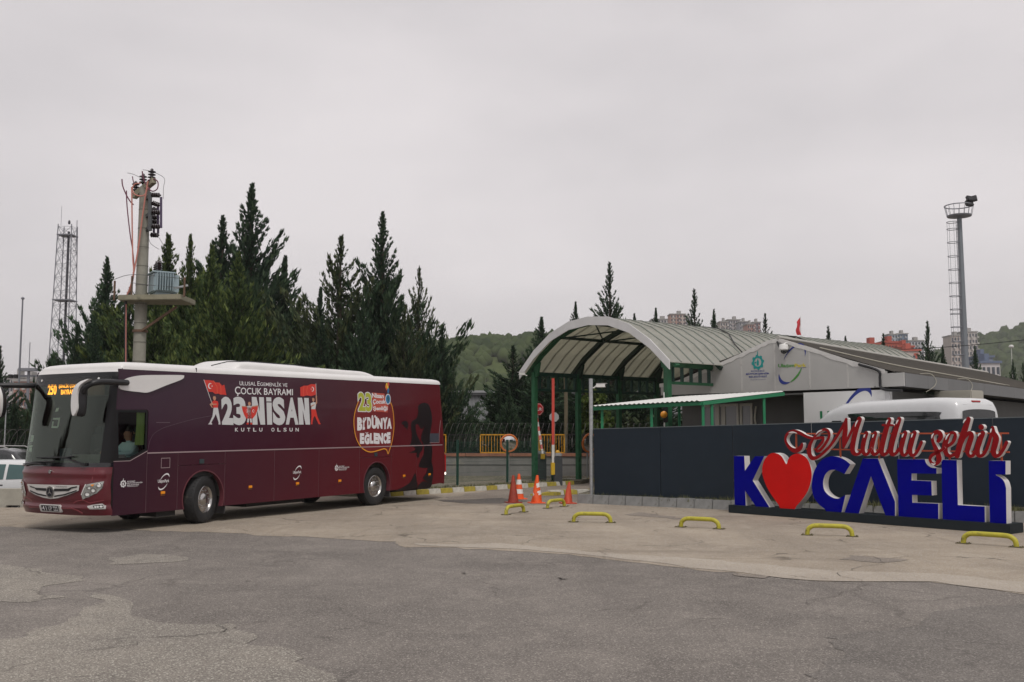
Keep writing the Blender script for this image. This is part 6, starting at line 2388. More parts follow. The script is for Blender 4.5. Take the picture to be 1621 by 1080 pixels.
# board lettering, mostly behind the van
g6 = lambda x, y: GP_.uv(1040 + x / 3.86, 520 + y / 3.86)
b = MB()
c = g6(1170, 470)
sbfn = lambda u, v, w: (u, .01 - w, v)
put_swoosh(b, swoosh(c[0] + .12, c[1] - .42, 1.05, .42, R_(58), R_(-30), R_(110), .09), sbfn, .004)
b.build('logo_swoosh', gb, off)
b = MB()
q0, q1 = g6(996, 560), g6(1045, 505)
put_text(b, 'UlaşımPark', rectq(q0[0], q0[1] - .12, q0[0] + 2.6, q1[1]), sbfn, .004, 0, .03)
b.build('lettering', M('logo_deep_green', (.0, .17, .06), .5), off)
q = GP_.p(*GP_.uv(1246.5, 551), .20)
cctv(q, GP_.rz, 'white dome camera under the gable ridge between the two logos', True)
b = MB()
s_ = [(1232, 541), (1236, 550), (1240, 556), (1246, 557), (1250, 553)]
b.tube(smooth_pts([ofn(*GP_.uv(*p), .06) for p in s_], 4), .035, 8)
b.build('camera_cable', black_plastic, off, smooth=True)
b = MB().box((gw + .30, 3.6, 2.9), (1.2, .8, .75))
b.build('air_conditioner', M('ac_beige', (.40, .38, .33), .5), off, bevel=.03)

# lean-to awning between hoarding and office
FL_, FR_ = Vector((2.45, 29.8, 2.72)), Vector((5.32, 27.9, 2.82))
BR_, BL_ = Vector((8.40, 30.8, 3.20)), Vector((5.55, 32.7, 3.10))
aw = thing('lean_to_awning', 'thin green framed awning with white corrugated top between hoarding and office', 'awning', (FL_.x, FL_.y, .15))
o0 = Vector((FL_.x, FL_.y, .15))
def aq(u, v, dz=0.0):
    p = FL_.lerp(FR_, u).lerp(BL_.lerp(BR_, u), v) - o0
    return Vector((p.x, p.y, p.z + dz))
b = MB()
n = 46
vs, fs = [], []
for i in range(n + 1):
    u = i / n
    for v in (-.03, .5, 1.0):
        vs.append(aq(u, v, .03 + (.035 if i % 2 else 0)))
for i in range(n):
    for k in range(2):
        fs.append((i * 3 + k, (i + 1) * 3 + k, (i + 1) * 3 + k + 1, i * 3 + k + 1))
b.add(vs, fs)
b.build('roof_sheet', M('awning_white', (.62, .62, .60), .5, dirt=(.5, .49, .46, .6), dscale=2), aw)
agr = M('awning_green', (.012, .20, .085), .45)
for a_, c_ in (((0, 0), (1, 0)), ((1, 0), (1, 1)), ((0, 0), (0, 1)), ((0, 1), (1, 1)), ((.5, 0), (.5, 1))):
    b = MB().beam(aq(*a_, -.04), aq(*c_, -.04), .07, .10)
    b.build('frame_beam', agr, aw)
for (u, v) in ((.06, .02), (.53, .02), (.99, .02), (.99, .75), (.99, .12), (.06, .9)):
    q = aq(u, v)
    b = MB().box((q.x, q.y, q.z / 2 - .04), (.075, .075, q.z - .06))
    b.build('post', agr, aw)
    
# ================================================================== VEHICLES
def rect_round(pts, k=3): return smooth_pts(pts, k, True)
def vehicle(name, label, cat, loc, rz, L_, W_, prof_top, zb_, belt, tumble, mat, wins, wheels_x, wr, extras=None, nose_t=.88, group=None):
    """local: x forward, y left. prof_top: list (x, z) of the roof/bonnet line from tail to nose"""
    root = thing(name, label, cat, loc, rz, group)
    xs_ = [p[0] for p in prof_top]
    zs_ = [p[1] for p in prof_top]
    zmax = max(zs_)
    def top_(x): return float(np.interp(x, xs_, zs_))
    def hw(x, z):
        e = min((x - xs_[0]), (xs_[-1] - x))
        w = W_ / 2 * (1 - (1 - min(1, max(0, e) / .55)) ** 2.2 * (1 - nose_t) * 1.2)
        if z > belt:
            w *= 1 - tumble * (z - belt) / (zmax - belt)
        return w
    fr_ = [0, .08, .2, .35, .5, .58, .65, .72, .78, .84, .88, .92, .95, .985, 1.0]
    sc_ = [.92, .99, 1, 1, 1, 1, 1, 1, 1, .994, .985, .967, .94, .86, .72]
    def f(u, v):
        k = u * (len(X_) - 1)
        x = X_[int(round(k))]
        zt_ = top_(x)
        nn = len(fr_)
        j = int(round(v * (2 * nn)))
        if j == nn:
            return (x, 0, zt_ + .012)
        q = j if j < nn else 2 * nn - j
        s = 1 if j < nn else -1
        z = zb_ + (zt_ - zb_) * fr_[q]
        return (x, s * hw(x, z) * sc_[q], z)
    X_ = sorted(set([round(v, 3) for v in list(np.linspace(xs_[0], xs_[-1], 40)) + xs_ + [xs_[0] + .03, xs_[0] + .1, xs_[-1] - .03, xs_[-1] - .1]]))
    b = MB()
    b.grid(f, len(X_), 2 * len(fr_) + 1, flip=True)
    nn = 2 * len(fr_) + 1
    for k, fl_ in ((0, 1), (len(X_) - 1, 0)):
        lp = [j * len(X_) + k for j in range(nn)]
        b.f.append(tuple(lp if fl_ else lp[::-1]))
        b.m.append(0)
    b.build('body', mat, root, smooth=True, angle=40)
    def sidefn(s):
        def g_(u, v, w):
            zt_ = top_(u)
            a = (v - zb_) / (zt_ - zb_)
            return (u, s * (hw(u, v) * float(np.interp(a, fr_, sc_)) + w), v)
        return g_
    for nm, m_, pts, w in wins:
        for s in (1, -1):
            b = MB()
            g_ = sidefn(s)
            for tr in tessellate_polygon([[Vector((q[0], q[1], 0)) for q in pts]]):
                a, b_, c = [Vector(pts[i]) for i in tr]
                if ((b_ - a).cross(c - a) < 0) != (s > 0):
                    b_, c = c, b_
                n_ = 7                      # small triangles, so that the pane follows the curved body
                idx, vs_, fs_ = {}, [], []
                for i in range(n_ + 1):
                    for j in range(n_ + 1 - i):
                        q = a + (b_ - a) * (i / n_) + (c - a) * (j / n_)
                        idx[i, j] = len(vs_)
                        vs_.append(g_(q.x, q.y, w))
                for i in range(n_):
                    for j in range(n_ - i):
                        fs_.append((idx[i, j], idx[i + 1, j], idx[i, j + 1]))
                        if j < n_ - i - 1:
                            fs_.append((idx[i + 1, j], idx[i + 1, j + 1], idx[i, j + 1]))
                b.add(vs_, fs_)
            b.build(nm, m_, root)
    for x in wheels_x:
        for s in (1, -1):
            wl = thing('wheel', 'x', 'x')
            del wl['label'], wl['category']
            wl.parent = root
            wl.location = (x, s * (W_ / 2 - .10), wr)
            mt = Matrix.Rotation(R_(-90) * s, 4, 'X')
            b = MB().lathe([(wr * .62, -.10), (wr * .95, -.10), (wr, -.06), (wr, .06), (wr * .95, .105), (wr * .62, .105)], 28, mt)
            b.build('tyre', rubber, wl, smooth=True, angle=50)
            b = MB().lathe([(wr * .62, .08), (wr * .60, .11), (wr * .5, .09), (wr * .2, .10), (0, .11)], 20, mt)
            for k in range(5):
                a = 2 * math.pi * k / 5
                b.lathe([(wr * .11, .0), (wr * .11, .006)], 10, Matrix.Translation(mt @ Vector((wr * .40 * math.cos(a), wr * .40 * math.sin(a), .098))) @ mt, 1)
            b.build('rim', [steel, black_plastic], wl, smooth=True, angle=40)
            b = MB()
            b.prism(circ(x, wr, wr * 1.14, 24) if s < 0 else circ(x, wr, wr * 1.14, 24)[::-1], lambda u, v, w: (u, s * (W_ / 2 * .992 + w), max(v, zb_ + .005)), None, .004)
            b.build('wheel_arch', black_plastic, root)
    if extras:
        extras(root, top_, hw)
    return root
car_white = M('car_white', (.62, .63, .64), .25, coat=.6, var=.03)
car_dark = M('car_dark', (.018, .018, .022), .25, coat=.8)
glass_dk = M('vehicle_glass', (.012, .015, .016), .05, coat=.6)
glass_teal = M('vehicle_glass_teal', (.035, .085, .085), .05, coat=.6)

# white minibus behind the hoarding; its axis leads away to the left
vp = at(1551, 690, 26.6)
vdir = Vector((-.47, .88, 0)).normalized()
vrz = math.atan2(vdir.y, vdir.x)
vo = Vector((vp.x, vp.y, .30)) + vdir * 0.0
def van_extra(root, top_, hw):
    b = MB()
    def rf(u, v):
        y = -.80 + 1.6 * u
        z = 1.56 + .62 * v
        return (-.030 - .012 + .03 * (v) - 0, y * (1 - .05 * v), z)
    b.grid(rf, 9, 5, flip=False)
    # rounded outline by prism
    b = MB()
    w_ = rect_round([(-.68, 1.60), (-.65, 2.12), (-.58, 2.25), (0, 2.29), (.58, 2.25), (.65, 2.12), (.68, 1.60), (.60, 1.52), (0, 1.50), (-.60, 1.52)], 3)
    b.prism(w_, lambda u, v, w: (-w, -u, v), -.02, .018)
    b.build('rear_window', glass_dk, root)
    b = MB().box((.075, 0, 2.50), (.05, .34, .045))
    b.build('brake_lamp', red_lens, root, bevel=.01)
    for s in (1, -1):
        b = MB().box((-.02, s * .90, 1.15), (.06, .14, .75))
        b.build('tail_lamp', red_lens, root, bevel=.02)
        b = MB().box((-.01, s * .915, 1.72), (.05, .05, .12))
        b.build('door_hinge', black_plastic, root)
    b = MB().box((-.02, 0, 1.05), (.03, .012, 1.9))
    b.box((.045, 0, 2.40), (.03, 1.15, .012))
    b.build('door_gap', M('gap_grey', (.10, .10, .10), .8), root)
    b = MB().box((-.06, 0, .50), (.14, 1.8, .22))
    b.build('bumper', black_plastic, root, bevel=.03)
    b = MB()
    b.prism([(-.78, 1.30), (.78, 1.30), (.70, 1.95), (-.70, 1.95)], lambda u, v, w: (5.55 - (v - 1.3) * .78 + w, u, v), None, .05)
    b.build('windscreen', glass_dk, root)
    for s in (1, -1):
        b = MB().box((4.75, s * 1.12, 1.45), (.14, .20, .34))
        b.build('wing_mirror', black_plastic, root, bevel=.03)
        b = MB().box((5.92, s * .75, .95), (.10, .30, .22))
        b.build('headlight', lens_white, root, bevel=.03)
vb = 1.48
vehicle('minibus', 'white high roofed minibus parked behind the hoarding, seen from its rear corner', 'van', vo, vrz, 6.0, 2.02,
        [(0, 2.20), (.03, 2.40), (.10, 2.52), (.25, 2.58), (.8, 2.61), (3.3, 2.59), (4.0, 2.53), (4.5, 2.36), (4.9, 2.08), (5.3, 1.66), (5.55, 1.34), (5.9, 1.12), (6.0, .9)], .32, 1.35, .11, car_white,
        [('side_window', glass_dk, rect_round([(.50, 1.56), (.48, 2.12), (.56, 2.22), (2.2, 2.24), (3.55, 2.22), (3.62, 2.12), (3.60, 1.58), (2.2, 1.52)], 2), .012),
         ('cab_window', glass_dk, [(3.85, 1.52), (3.9, 2.02), (4.25, 2.02), (4.75, 1.62), (4.78, 1.48)], .012)], [1.1, 4.75], .35, van_extra)
for o in [x for x in C.objects if x.parent and x.parent.name == 'minibus' and x.name.startswith('side_window')][:1]:
    pass

# white estate and dark car at the far left, behind the low barrier
def cz(x, y): return -.28
wp_ = at(41, 750, 28.6)
def wagon_extra(root, top_, hw):
    for s in (1, -1):
        b = MB().box((1.15, s * (.86), .80), (.20, .03, .05))
        b.box((2.15, s * (.86), .80), (.20, .03, .05))
        b.build('door_handle', black_plastic, root, bevel=.008)
        b = MB().box((1.7, s * .875, .50), (2.9, .03, .07))
        b.build('side_moulding', black_plastic, root)
        b = MB().box((.03, s * .72, .95), (.10, .22, .34))
        b.build('tail_lamp', red_lens, root, bevel=.02)
        b = MB().box((4.12, s * .62, .68), (.10, .34, .16))
        b.build('headlight', lens_white, root, bevel=.03)
    b = MB().box((0, 0, .42), (.12, 1.5, .2))
    b.build('bumper', black_plastic, root, bevel=.03)
    b = MB().prism([(-.62, .98), (.62, .98), (.55, 1.30), (-.55, 1.30)], lambda u, v, w: (-.01 + (v - .9) * .22 - w, -u, v), -.02, .015)
    b.build('rear_window', glass_teal, root)
    b = MB().prism([(-.66, .98), (.66, .98), (.56, 1.36), (-.56, 1.36)], lambda u, v, w: (3.30 - (v - .98) * 1.5 + w, u, v), None, .04)
    b.build('windscreen', glass_teal, root)
vehicle('estate_car', 'white estate car cut off by the left edge, parked behind the concrete barrier', 'car', (wp_.x + .85, wp_.y, -.28), math.pi, 4.2, 1.74,
        [(0, .98), (.08, 1.28), (.2, 1.42), (.5, 1.47), (2.0, 1.48), (2.5, 1.42), (3.25, .98), (4.0, .80), (4.2, .62)], .24, .90, .20, car_white,
        [('side_window', glass_teal, [(.30, .98), (.42, 1.34), (.98, 1.37), (.98, .96)], .012), ('side_window', glass_teal, [(1.06, .96), (1.06, 1.37), (1.78, 1.38), (1.78, .95)], .012), ('side_window', glass_teal, [(1.86, .95), (1.86, 1.38), (2.35, 1.34), (2.9, .98)], .012)], [.75, 3.3], .29, wagon_extra)
dp = at(44, 720, 33.0)
vehicle('dark_car', 'dark car with a roof rail behind the white estate at the left edge', 'car', (dp.x + .3, dp.y, -.25), math.pi, 4.5, 1.8,
        [(0, 1.0), (.15, 1.30), (.45, 1.62), (.8, 1.70), (2.3, 1.72), (2.8, 1.62), (3.4, 1.15), (4.3, .98), (4.5, .7)], .28, 1.05, .18, car_dark,
        [('side_window', glass_dk, [(.35, 1.12), (.62, 1.50), (1.2, 1.56), (1.2, 1.10)], .012), ('side_window', glass_dk, [(1.28, 1.10), (1.28, 1.56), (2.1, 1.57), (2.1, 1.10)], .012), ('side_window', glass_dk, [(2.18, 1.10), (2.18, 1.57), (2.6, 1.50), (3.15, 1.12)], .012)], [.85, 3.6], .34,
        lambda root, t_, h_: [MB().tube([(.6, s * .70, 1.70), (.75, s * .70, 1.77), (2.2, s * .70, 1.79), (2.4, s * .70, 1.74)], .02, 6).build('roof_rail', steel, root) for s in (1, -1)] + [MB().box((.05, s * .70, 1.05), (.1, .2, .3)).build('tail_lamp', red_lens, root) for s in (1, -1)])
rp = at(1612, 800, 24.4)
vehicle('dark_car', 'dark car whose tyre shows under the right end of the hoarding', 'car', (rp.x - 1.0, rp.y + .5, .25), R_(-28), 4.3, 1.74,
        [(0, .9), (.15, 1.2), (.5, 1.42), (1.0, 1.48), (2.2, 1.48), (2.7, 1.40), (3.3, 1.0), (4.1, .86), (4.3, .6)], .24, .92, .18, car_dark,
        [('side_window', glass_dk, [(.5, 1.0), (.75, 1.34), (1.9, 1.38), (2.6, 1.30), (3.0, .98)], .012)], [.8, 3.4], .31)
# low concrete barrier with forklift slots
bp = gp(42, 803)
bar = thing('concrete_barrier', 'low pale concrete barrier with feet in front of the white estate', 'barrier', (bp.x - 1.7, bp.y + .1, -.02), R_(3))
bm_c = M('barrier_concrete', (.33, .315, .27), .9, var=.15, vscale=3, bump=.25, dirt=(.2, .19, .16, .6), dscale=2)
for k in range(2):
    b = MB()
    x0, x1 = -1.0 * 1 + (k - 1) * 0 - (1 - k) * 1.72 + .0, .70 - (1 - k) * 1.72
    x0, x1 = -.02 + (k - 1) * 1.70, 1.66 + (k - 1) * 1.70
    b.prism([(x0, 0), (x0 + .35, 0), (x0 + .38, .06), (x0 + .75, .06), (x0 + .78, 0), (x1 - .5, 0), (x1 - .47, .06), (x1 - .14, .06), (x1 - .12, 0), (x1, 0), (x1, .5), (x0, .5)], lambda u, v, w: (u, -w * (1 - .35 * v), v), -.22, .22)
    b.build('barrier_block', bm_c, bar, bevel=.015)
# ================================================================== UTILITY POLE with transformer platform
UP = at(220, 575, 32.0)
pole = thing('utility_pole', 'tall round concrete electricity pole with platform and pink cables behind the coach', 'utility pole', (UP.x, UP.y, 0))
def ul(px, py, D=32.0):
    p = at(px, py, D)
    return Vector((p.x - UP.x, p.y - UP.y, p.z))
pole_m = M('pole_concrete', (.27, .265, .225), .9, var=.16, vscale=2.2, bump=.25, bscale=25, dirt=(.16, .155, .125, .58), dscale=1.5)
top_z = ul(226, 297).z
b = MB().tube([(0, 0, 0), (0, 0, top_z * .5), (0, 0, top_z)], [.235, .195, .165], 20)
b.build('shaft', pole_m, pole, smooth=True, angle=60)
b = MB()
for z in np.arange(3.0, top_z - .3, .62):
    r = .235 - .07 * z / top_z + .004
    b.lathe([(r, z), (r, z + .025)], 20)
b.build('joint_ring', M('pole_joint', (.16, .155, .13), .9), pole, kind='stuff')
pz = ul(250, 474).z
b = MB()
x0, x1 = ul(197, 474).x, ul(298, 474).x
b.hexa([(x0, -.55, pz - .10), (x1, -.75, pz - .10), (x1, .75, pz - .10), (x0, .55, pz - .10), (x0, -.55, pz + .07), (x1, -.75, pz + .07), (x1, .75, pz + .07), (x0, .55, pz + .07)])
b.build('platform', M('platform_concrete', (.25, .235, .17), .9, var=.2, vscale=2, bump=.3, dirt=(.10, .10, .07, .55), dscale=2), pole, bevel=.015)
b = MB()
s0_, s1_ = ul(229, 524), ul(283, 487)
b.beam((s0_.x, -.2, s0_.z), (s1_.x, -.2, s1_.z), .07, .07)
b.build('strut', M('rusty_steel', (.12, .07, .045), .8, var=.3, vscale=5), pole)
b = MB().lathe([(.24, s0_.z - .05), (.24, s0_.z + .03)], 20)
b.build('strut_collar', M('rusty_steel'), pole)
# top arms
ins = M('insulator_brown', (.022, .012, .014), .2, coat=.6)
b = MB()
a_, c_ = ul(206, 307), ul(250, 290)
b.beam((a_.x, .35, a_.z), (c_.x, -.35, c_.z), .16, .20)
b.build('crossarm', M('platform_concrete'), pole, bevel=.01)
def insul(p, axis, n=3, s=1.0, nm='insulator'):
    prof = [(.04, 0)]
    for k in range(n):
        z = .06 + k * .095
        prof += [(.05, z - .03), (.125, z), (.12, z + .02), (.05, z + .04)]
    prof += [(.05, prof[-1][1] + .05), (.02, prof[-1][1] + .08)]
    prof = [(r * s, z * s) for r, z in prof]
    q = Vector((0, 0, 1)).rotation_difference(Vector(axis)).to_matrix().to_4x4()
    return MB().lathe(prof, 14, Matrix.Translation(p) @ q).build(nm, ins, pole, smooth=True, angle=50)
tips = []
for (px_, py_, y) in ((209.5, 300, .28), (226, 291, .02), (245, 287, -.28)):
    p = ul(px_, py_)
    p.y = y
    insul(p - Vector((0, 0, .02)), (0, 0, 1), 3, 1.0)
    tips.append(p + Vector((0, 0, .36)))
# fuse rack on the right
fr_m = M('rack_steel', (.10, .105, .11), .5, .5)
for py0, tilt in ((318, .0), (346, .0), (367, .0)):
    p0, p1 = ul(233, py0 - 2), ul(246, py0 - 5)
    b = MB().beam((p0.x, -.05, p0.z), (p1.x + .05, -.45, p1.z), .11, .11)
    b.build('rack_arm', fr_m, pole)
for px_, y in ((245.5, -.45),):
    a_, c_ = ul(px_, 310), ul(px_, 370)
    b = MB().beam((a_.x, y, a_.z), (c_.x, y, c_.z), .11, .09, 0, (1, 0, 0))
    b.build('rack_post', fr_m, pole)
for (px_, py_) in ((248, 314), (248, 326), (248, 341), (248, 363), (236, 331), (236, 343), (236, 350), (236, 371)):
    p = ul(px_, py_)
    p.y = -.45 if px_ == 248 else .1
    insul(p, (1, -.1, -.06 if py_ != 326 else -.35), 4, .68)
for px_, y, p0, p1 in ((263.5, -.5, 318, 366), (252, -.1, 322, 371), (241, .15, 326, 374)):
    a_, c_ = ul(px_, p0), ul(px_, p1)
    MB().tube([(a_.x, y, a_.z), (c_.x, y, c_.z)], .04, 8).build('fuse_tube', M('fuse_violet_grey', (.07, .05, .10), .5), pole, smooth=True)
# cables
pink = M('cable_pink', (.50, .20, .16), .6)
purp = M('cable_purple', (.14, .04, .07), .6)
thin = M('wire_grey', (.10, .10, .10), .5)
def cab(pts, r, m, y=-.26, nm='cable'):
    q = []
    for i, (x, z) in enumerate(pts):
        p = ul(x, z)
        q.append((p.x, y, p.z))
    MB().tube(smooth_pts(q, 4), r, 6).build(nm, m, pole, smooth=True)
cab([(205, 305), (206, 330), (211, 375), (215, 400), (217, 430), (213, 455), (206, 472)], .020, purp)
cab([(214, 300), (214.5, 340), (215, 380), (216, 415), (217, 432), (212, 460), (205, 473)], .024, pink, -.30)
cab([(240, 291), (236, 315), (231, 350), (225, 395), (219, 428), (213, 455), (206, 472)], .026, pink, -.33)
cab([(198, 287), (199, 297), (204, 310), (211, 322), (216, 327)], .022, purp)
cab([(218, 311), (215, 303), (219, 295), (228, 294)], .022, pink, -.3)
cab([(240, 290), (250, 288), (256, 293), (255, 303), (248, 307), (240, 303)], .020, purp, -.35)
cab([(218, 311), (226, 314), (235, 312), (240, 300)], .022, pink, -.32)
cab([(230.5, 275), (232, 285), (236, 295), (242, 303)], .022, purp, -.3)
cab([(206, 277), (207, 283), (209.5, 292)], .018, purp, .2)
for pts in ([(206, 277), (215, 279), (226, 284)], [(230.5, 272), (245, 275), (264, 285), (263, 300), (262.5, 318)], [(226, 283), (238, 284), (250, 288)], [(239, 376), (243, 388), (256, 397)], [(251, 372), (258, 382), (266, 396)]):
    cab(pts, .008, thin, -.25, 'jumper_wire')
cab([(205, 580), (204.5, 520), (205, 480), (208, 470), (214, 467)], .05, black_plastic, -.3, 'cable_duct')
cab([(206, 580), (206.2, 520), (206.5, 484)], .016, pink, -.36)
# platform railing
for (px_, py0, py1, y) in ((190.5, 448, 479, -.45), (218.5, 441, 474, -.50), (302, 444, 474, -.6)):
    a_, c_ = ul(px_, py0), ul(px_, py1)
    MB().beam((a_.x, y, a_.z), (a_.x, y, c_.z), .05, .05, 0, (1, 0, 0)).build('railing_post', M('rusty_steel'), pole)
for pts in ([(190, 448), (215, 440), (250, 441), (302, 446)], [(218, 452), (250, 456), (302, 460)]):
    cab(pts, .009, thin, -.6, 'railing_wire')
MB().beam(ul(280, 459) + Vector((0, -.3, 0)), ul(302, 454) + Vector((0, -.3, 0)), .06, .06).build('railing_bar', galv, pole)
# transformer
tp_ = ul(254, 466)
tr = thing('transformer', 'pale blue grey transformer with cooling fins standing on the pole platform', 'transformer', (UP.x + ul(256, 466).x, UP.y - .1, pz + .07), R_(32))
tm = M('transformer_paint', (.30, .38, .41), .45, var=.07, vscale=2, dirt=(.20, .25, .26, .66), dscale=3)
b = MB().box((0, 0, .42), (.62, .86, .62))
b.build('tank', tm, tr, bevel=.03)
b = MB().box((0, 0, .745), (.72, .94, .05))
b.build('tank_lid', tm, tr, bevel=.01)
b = MB().box((0, 0, .05), (.45, .70, .10))
b.build('skid', tm, tr)
for s in (1, -1):
    for k in range(7):
        b = MB().box((-.24 + k * .08, s * .52, .42), (.02, .18, .56))
        b.build('cooling_fin', tm, tr)
for k in range(6):
    b = MB().box((.40, -.32 + k * .128, .42), (.18, .02, .56))
    b.build('cooling_fin', tm, tr)
for k in range(3):
    q = Matrix.Translation((-.12, -.25 + .25 * k, .77))
    pr_ = [(.05, 0), (.05, .05), (.10, .07), (.05, .11), (.10, .14), (.05, .18), (.10, .21), (.05, .25), (.09, .28), (.04, .32), (.015, .42)]
    MB().lathe(pr_, 12, q).build('bushing', ins, tr, smooth=True, angle=50)

# ================================================================== LATTICE TOWER
D = 78.0
t0, t1 = at(98, 585, D), at(100.5, 357, D)
lt = thing('lattice_mast', 'grey triangular lattice radio mast rising left of the conifers', 'mast', (t0.x, t0.y, 0))
mast_m = M('mast_grey', (.22, .225, .25), .5, .4)
H_ = t1.z
def lw_(z): return .86 - .33 * min(1, z / H_)
cr_ = [(-1, -1), (1, -1), (1, 1), (-1, 1)]
for sx, sy in cr_:
    b = MB().tube([(sx * lw_(0) , sy * lw_(0), 0), (sx * lw_(H_), sy * lw_(H_), H_)], .04, 6)
    b.build('leg', mast_m, lt)
b = MB()
z = 0.0
while z < H_ - .8:
    h_ = lw_(z) * 1.75
    z2 = min(H_, z + h_)
    for k in range(4):
        a_, c_ = cr_[k], cr_[(k + 1) % 4]
        b.tube([(a_[0] * lw_(z), a_[1] * lw_(z), z), (c_[0] * lw_(z2), c_[1] * lw_(z2), z2)], .018, 4)
        b.tube([(c_[0] * lw_(z), c_[1] * lw_(z), z), (a_[0] * lw_(z2), a_[1] * lw_(z2), z2)], .018, 4)
        b.tube([(a_[0] * lw_(z2), a_[1] * lw_(z2), z2), (c_[0] * lw_(z2), c_[1] * lw_(z2), z2)], .016, 4)
    z = z2
b.build('bracing', mast_m, lt, kind='stuff')
b = MB()
for z in (H_ * .955, at(100, 476, D).z):
    b = MB().box((0, 0, z), (lw_(z) * 2.2, lw_(z) * 2.2, .08))
    b.build('rest_platform', mast_m, lt)
b = MB().tube([(.1, 0, 0), (.1, 0, H_ - .5)], .10, 8)
b.build('cable_duct', M('mast_duct', (.05, .05, .06), .6), lt)
b = MB()
p0 = at(120, 400, D)
b.tube([(p0.x - t0.x, 0, at(120, 397, D).z), (p0.x - t0.x, 0, at(120, 349, D).z)], .03, 6)
for py_ in (397, 388):
    b.tube([(lw_(H_) * .9, 0, at(120, py_, D).z), (p0.x - t0.x, 0, at(120, py_, D).z)], .025, 5)
b.build('antenna', mast_m, lt)
MB().tube([(-.55, 0, H_), (-.55, 0, H_ + 1.6)], .015, 5).build('lightning_rod', mast_m, lt)
MB().lathe([(.08, 0), (.10, .15), (.06, .3), (0, .32)], 10, Matrix.Translation((.1, 0, H_ + .1))).build('obstruction_lamp', M('mast_duct'), lt, smooth=True)

# ================================================================== FLOODLIGHT MAST on the right
D = 82.0
q0, q1 = at(1529, 580, D), at(1521, 344, D)
fm_ = thing('floodlight_mast', 'tall grey steel mast with caged ladder and ring basket behind the office roof', 'floodlight mast', (at(1533, 686, D).x, q0.y, 0))
fx = at(1533, 686, D).x
b = MB().tube([(0, 0, 0), (0, 0, q1.z)], [.31, .19], 16)
b.build('shaft', M('mast_shaft_grey', (.20, .22, .24), .5, .4, var=.1, vscale=.6), fm_, smooth=True)
zt_ = q1.z
b = MB().lathe([(.2, zt_ - .1), (.95, zt_ + .05), (.98, zt_ + .16), (.2, zt_ + .18)], 28)
b.build('basket_floor', mast_m, fm_)
b = MB()
zr_ = at(1521, 326, D).z
b.tube([(1.13 * math.cos(a), 1.13 * math.sin(a), zr_) for a in [2 * math.pi * i / 28 for i in range(29)]], .045, 6)
b.build('basket_rail', mast_m, fm_)
for i in range(16):
    a = 2 * math.pi * i / 16
    MB().tube([(.96 * math.cos(a), .96 * math.sin(a), zt_ + .13), (1.13 * math.cos(a), 1.13 * math.sin(a), zr_)], .02, 5).build('basket_rod', mast_m, fm_)
for (px_, py_, r) in ((1536, 319, .25), (1541, 319, -.5), (1535, 326, .1)):
    p = at(px_, py_, D)
    o = MB().box((0, 0, 0), (.62, .28, .50)).build('floodlight', black_plastic, fm_, bevel=.04)
    o.location = (p.x - fx - .45, -.9, p.z)
    o.rotation_euler = (R_(-25), R_(20) * r, r)
b = MB()
lx = at(1511, 450, D).x - fx
za_, zb_ = 2.0, at(1511, 352, D).z
for dx in (-.18, .18):
    b = MB().tube([(lx + .42 + dx * .0, dx, za_), (lx + .42, dx, zb_)], .025, 5)
    b.build('ladder_rail', mast_m, fm_)
b = MB()
for z in np.arange(za_, zb_, .32):
    b.tube([(lx + .42, -.18, z), (lx + .42, .18, z)], .014, 4)
b.build('ladder_rung', mast_m, fm_, kind='stuff')
for py_ in (352, 363, 384, 406, 427, 448, 469, 490, 497, 518, 541, 562):
    z = at(1511, py_, D).z
    MB().tube([(lx + .02 + .44 * math.cos(a), .44 * math.sin(a), z) for a in [2 * math.pi * i / 18 for i in range(19)]], .03, 5).build('cage_hoop', mast_m, fm_)
for a in (R_(100), R_(180), R_(260)):
    MB().tube([(lx + .02 + .44 * math.cos(a), .44 * math.sin(a), at(1511, 562, D).z), (lx + .02 + .44 * math.cos(a), .44 * math.sin(a), zb_)], .014, 4).build('cage_bar', mast_m, fm_)
for py_ in (360, 400, 440, 480, 520, 560):
    z = at(1511, py_, D).z
    MB().tube([(lx + .42, 0, z), (0, 0, z)], .02, 5).build('ladder_bracket', mast_m, fm_)

# ================================================================== SMALLER POLES at the far left, flag, overhead cable
def simple_pole(name, px, pyt, D, r, label, cat, mat):
    p = at(px, pyt, D)
    r_ = thing(name, label, cat, (p.x, p.y, -.3))
    MB().tube([(0, 0, 0), (0, 0, p.z + .3)], [r, r * .6], 8).build('shaft', mat, r_, smooth=True)
    return r_, p
r_, p = simple_pole('flag_pole', 36, 475, 58, .075, 'thin bare steel pole standing tall at the far left', 'pole', M('mast_grey'))
MB().lathe([(.02, 0), (.10, .06), (.10, .12), (0, .2)], 10, Matrix.Translation((0, 0, p.z + .3))).build('finial', M('mast_grey'), r_)
r_, p = simple_pole('lamp_mast', 45.5, 588, 75, .17, 'grey floodlight mast with crosswise lamp arms beyond the left conifers', 'lamp mast', M('mast_grey'))
z = p.z + .3
MB().box((0, 0, z - .35), (3.0, .12, .14)).build('crossarm', M('mast_grey'), r_)
MB().box((0, 0, z + .12), (1.3, .7, .22)).build('head_frame', M('mast_grey'), r_)
for x in (-1.3, -.9, .9, 1.3):
    MB().box((x, -.1, z - .38), (.30, .3, .28)).build('floodlight', black_plastic, r_, bevel=.03)
MB().tube([(0, 0, z + .2), (0, 0, z + 2.2)], .03, 5).build('lightning_rod', M('mast_grey'), r_)
r_, p = simple_pole('street_lamp', 9.5, 652, 44, .045, 'slim galvanised street lamp with curved arm at the far left edge', 'street lamp', galv)
MB().tube(smooth_pts([(0, 0, p.z + .25), (-.05, 0, p.z + .5), (-.25, 0, p.z + .62), (-.55, 0, p.z + .66)], 4), .03, 6).build('arm', galv, r_)
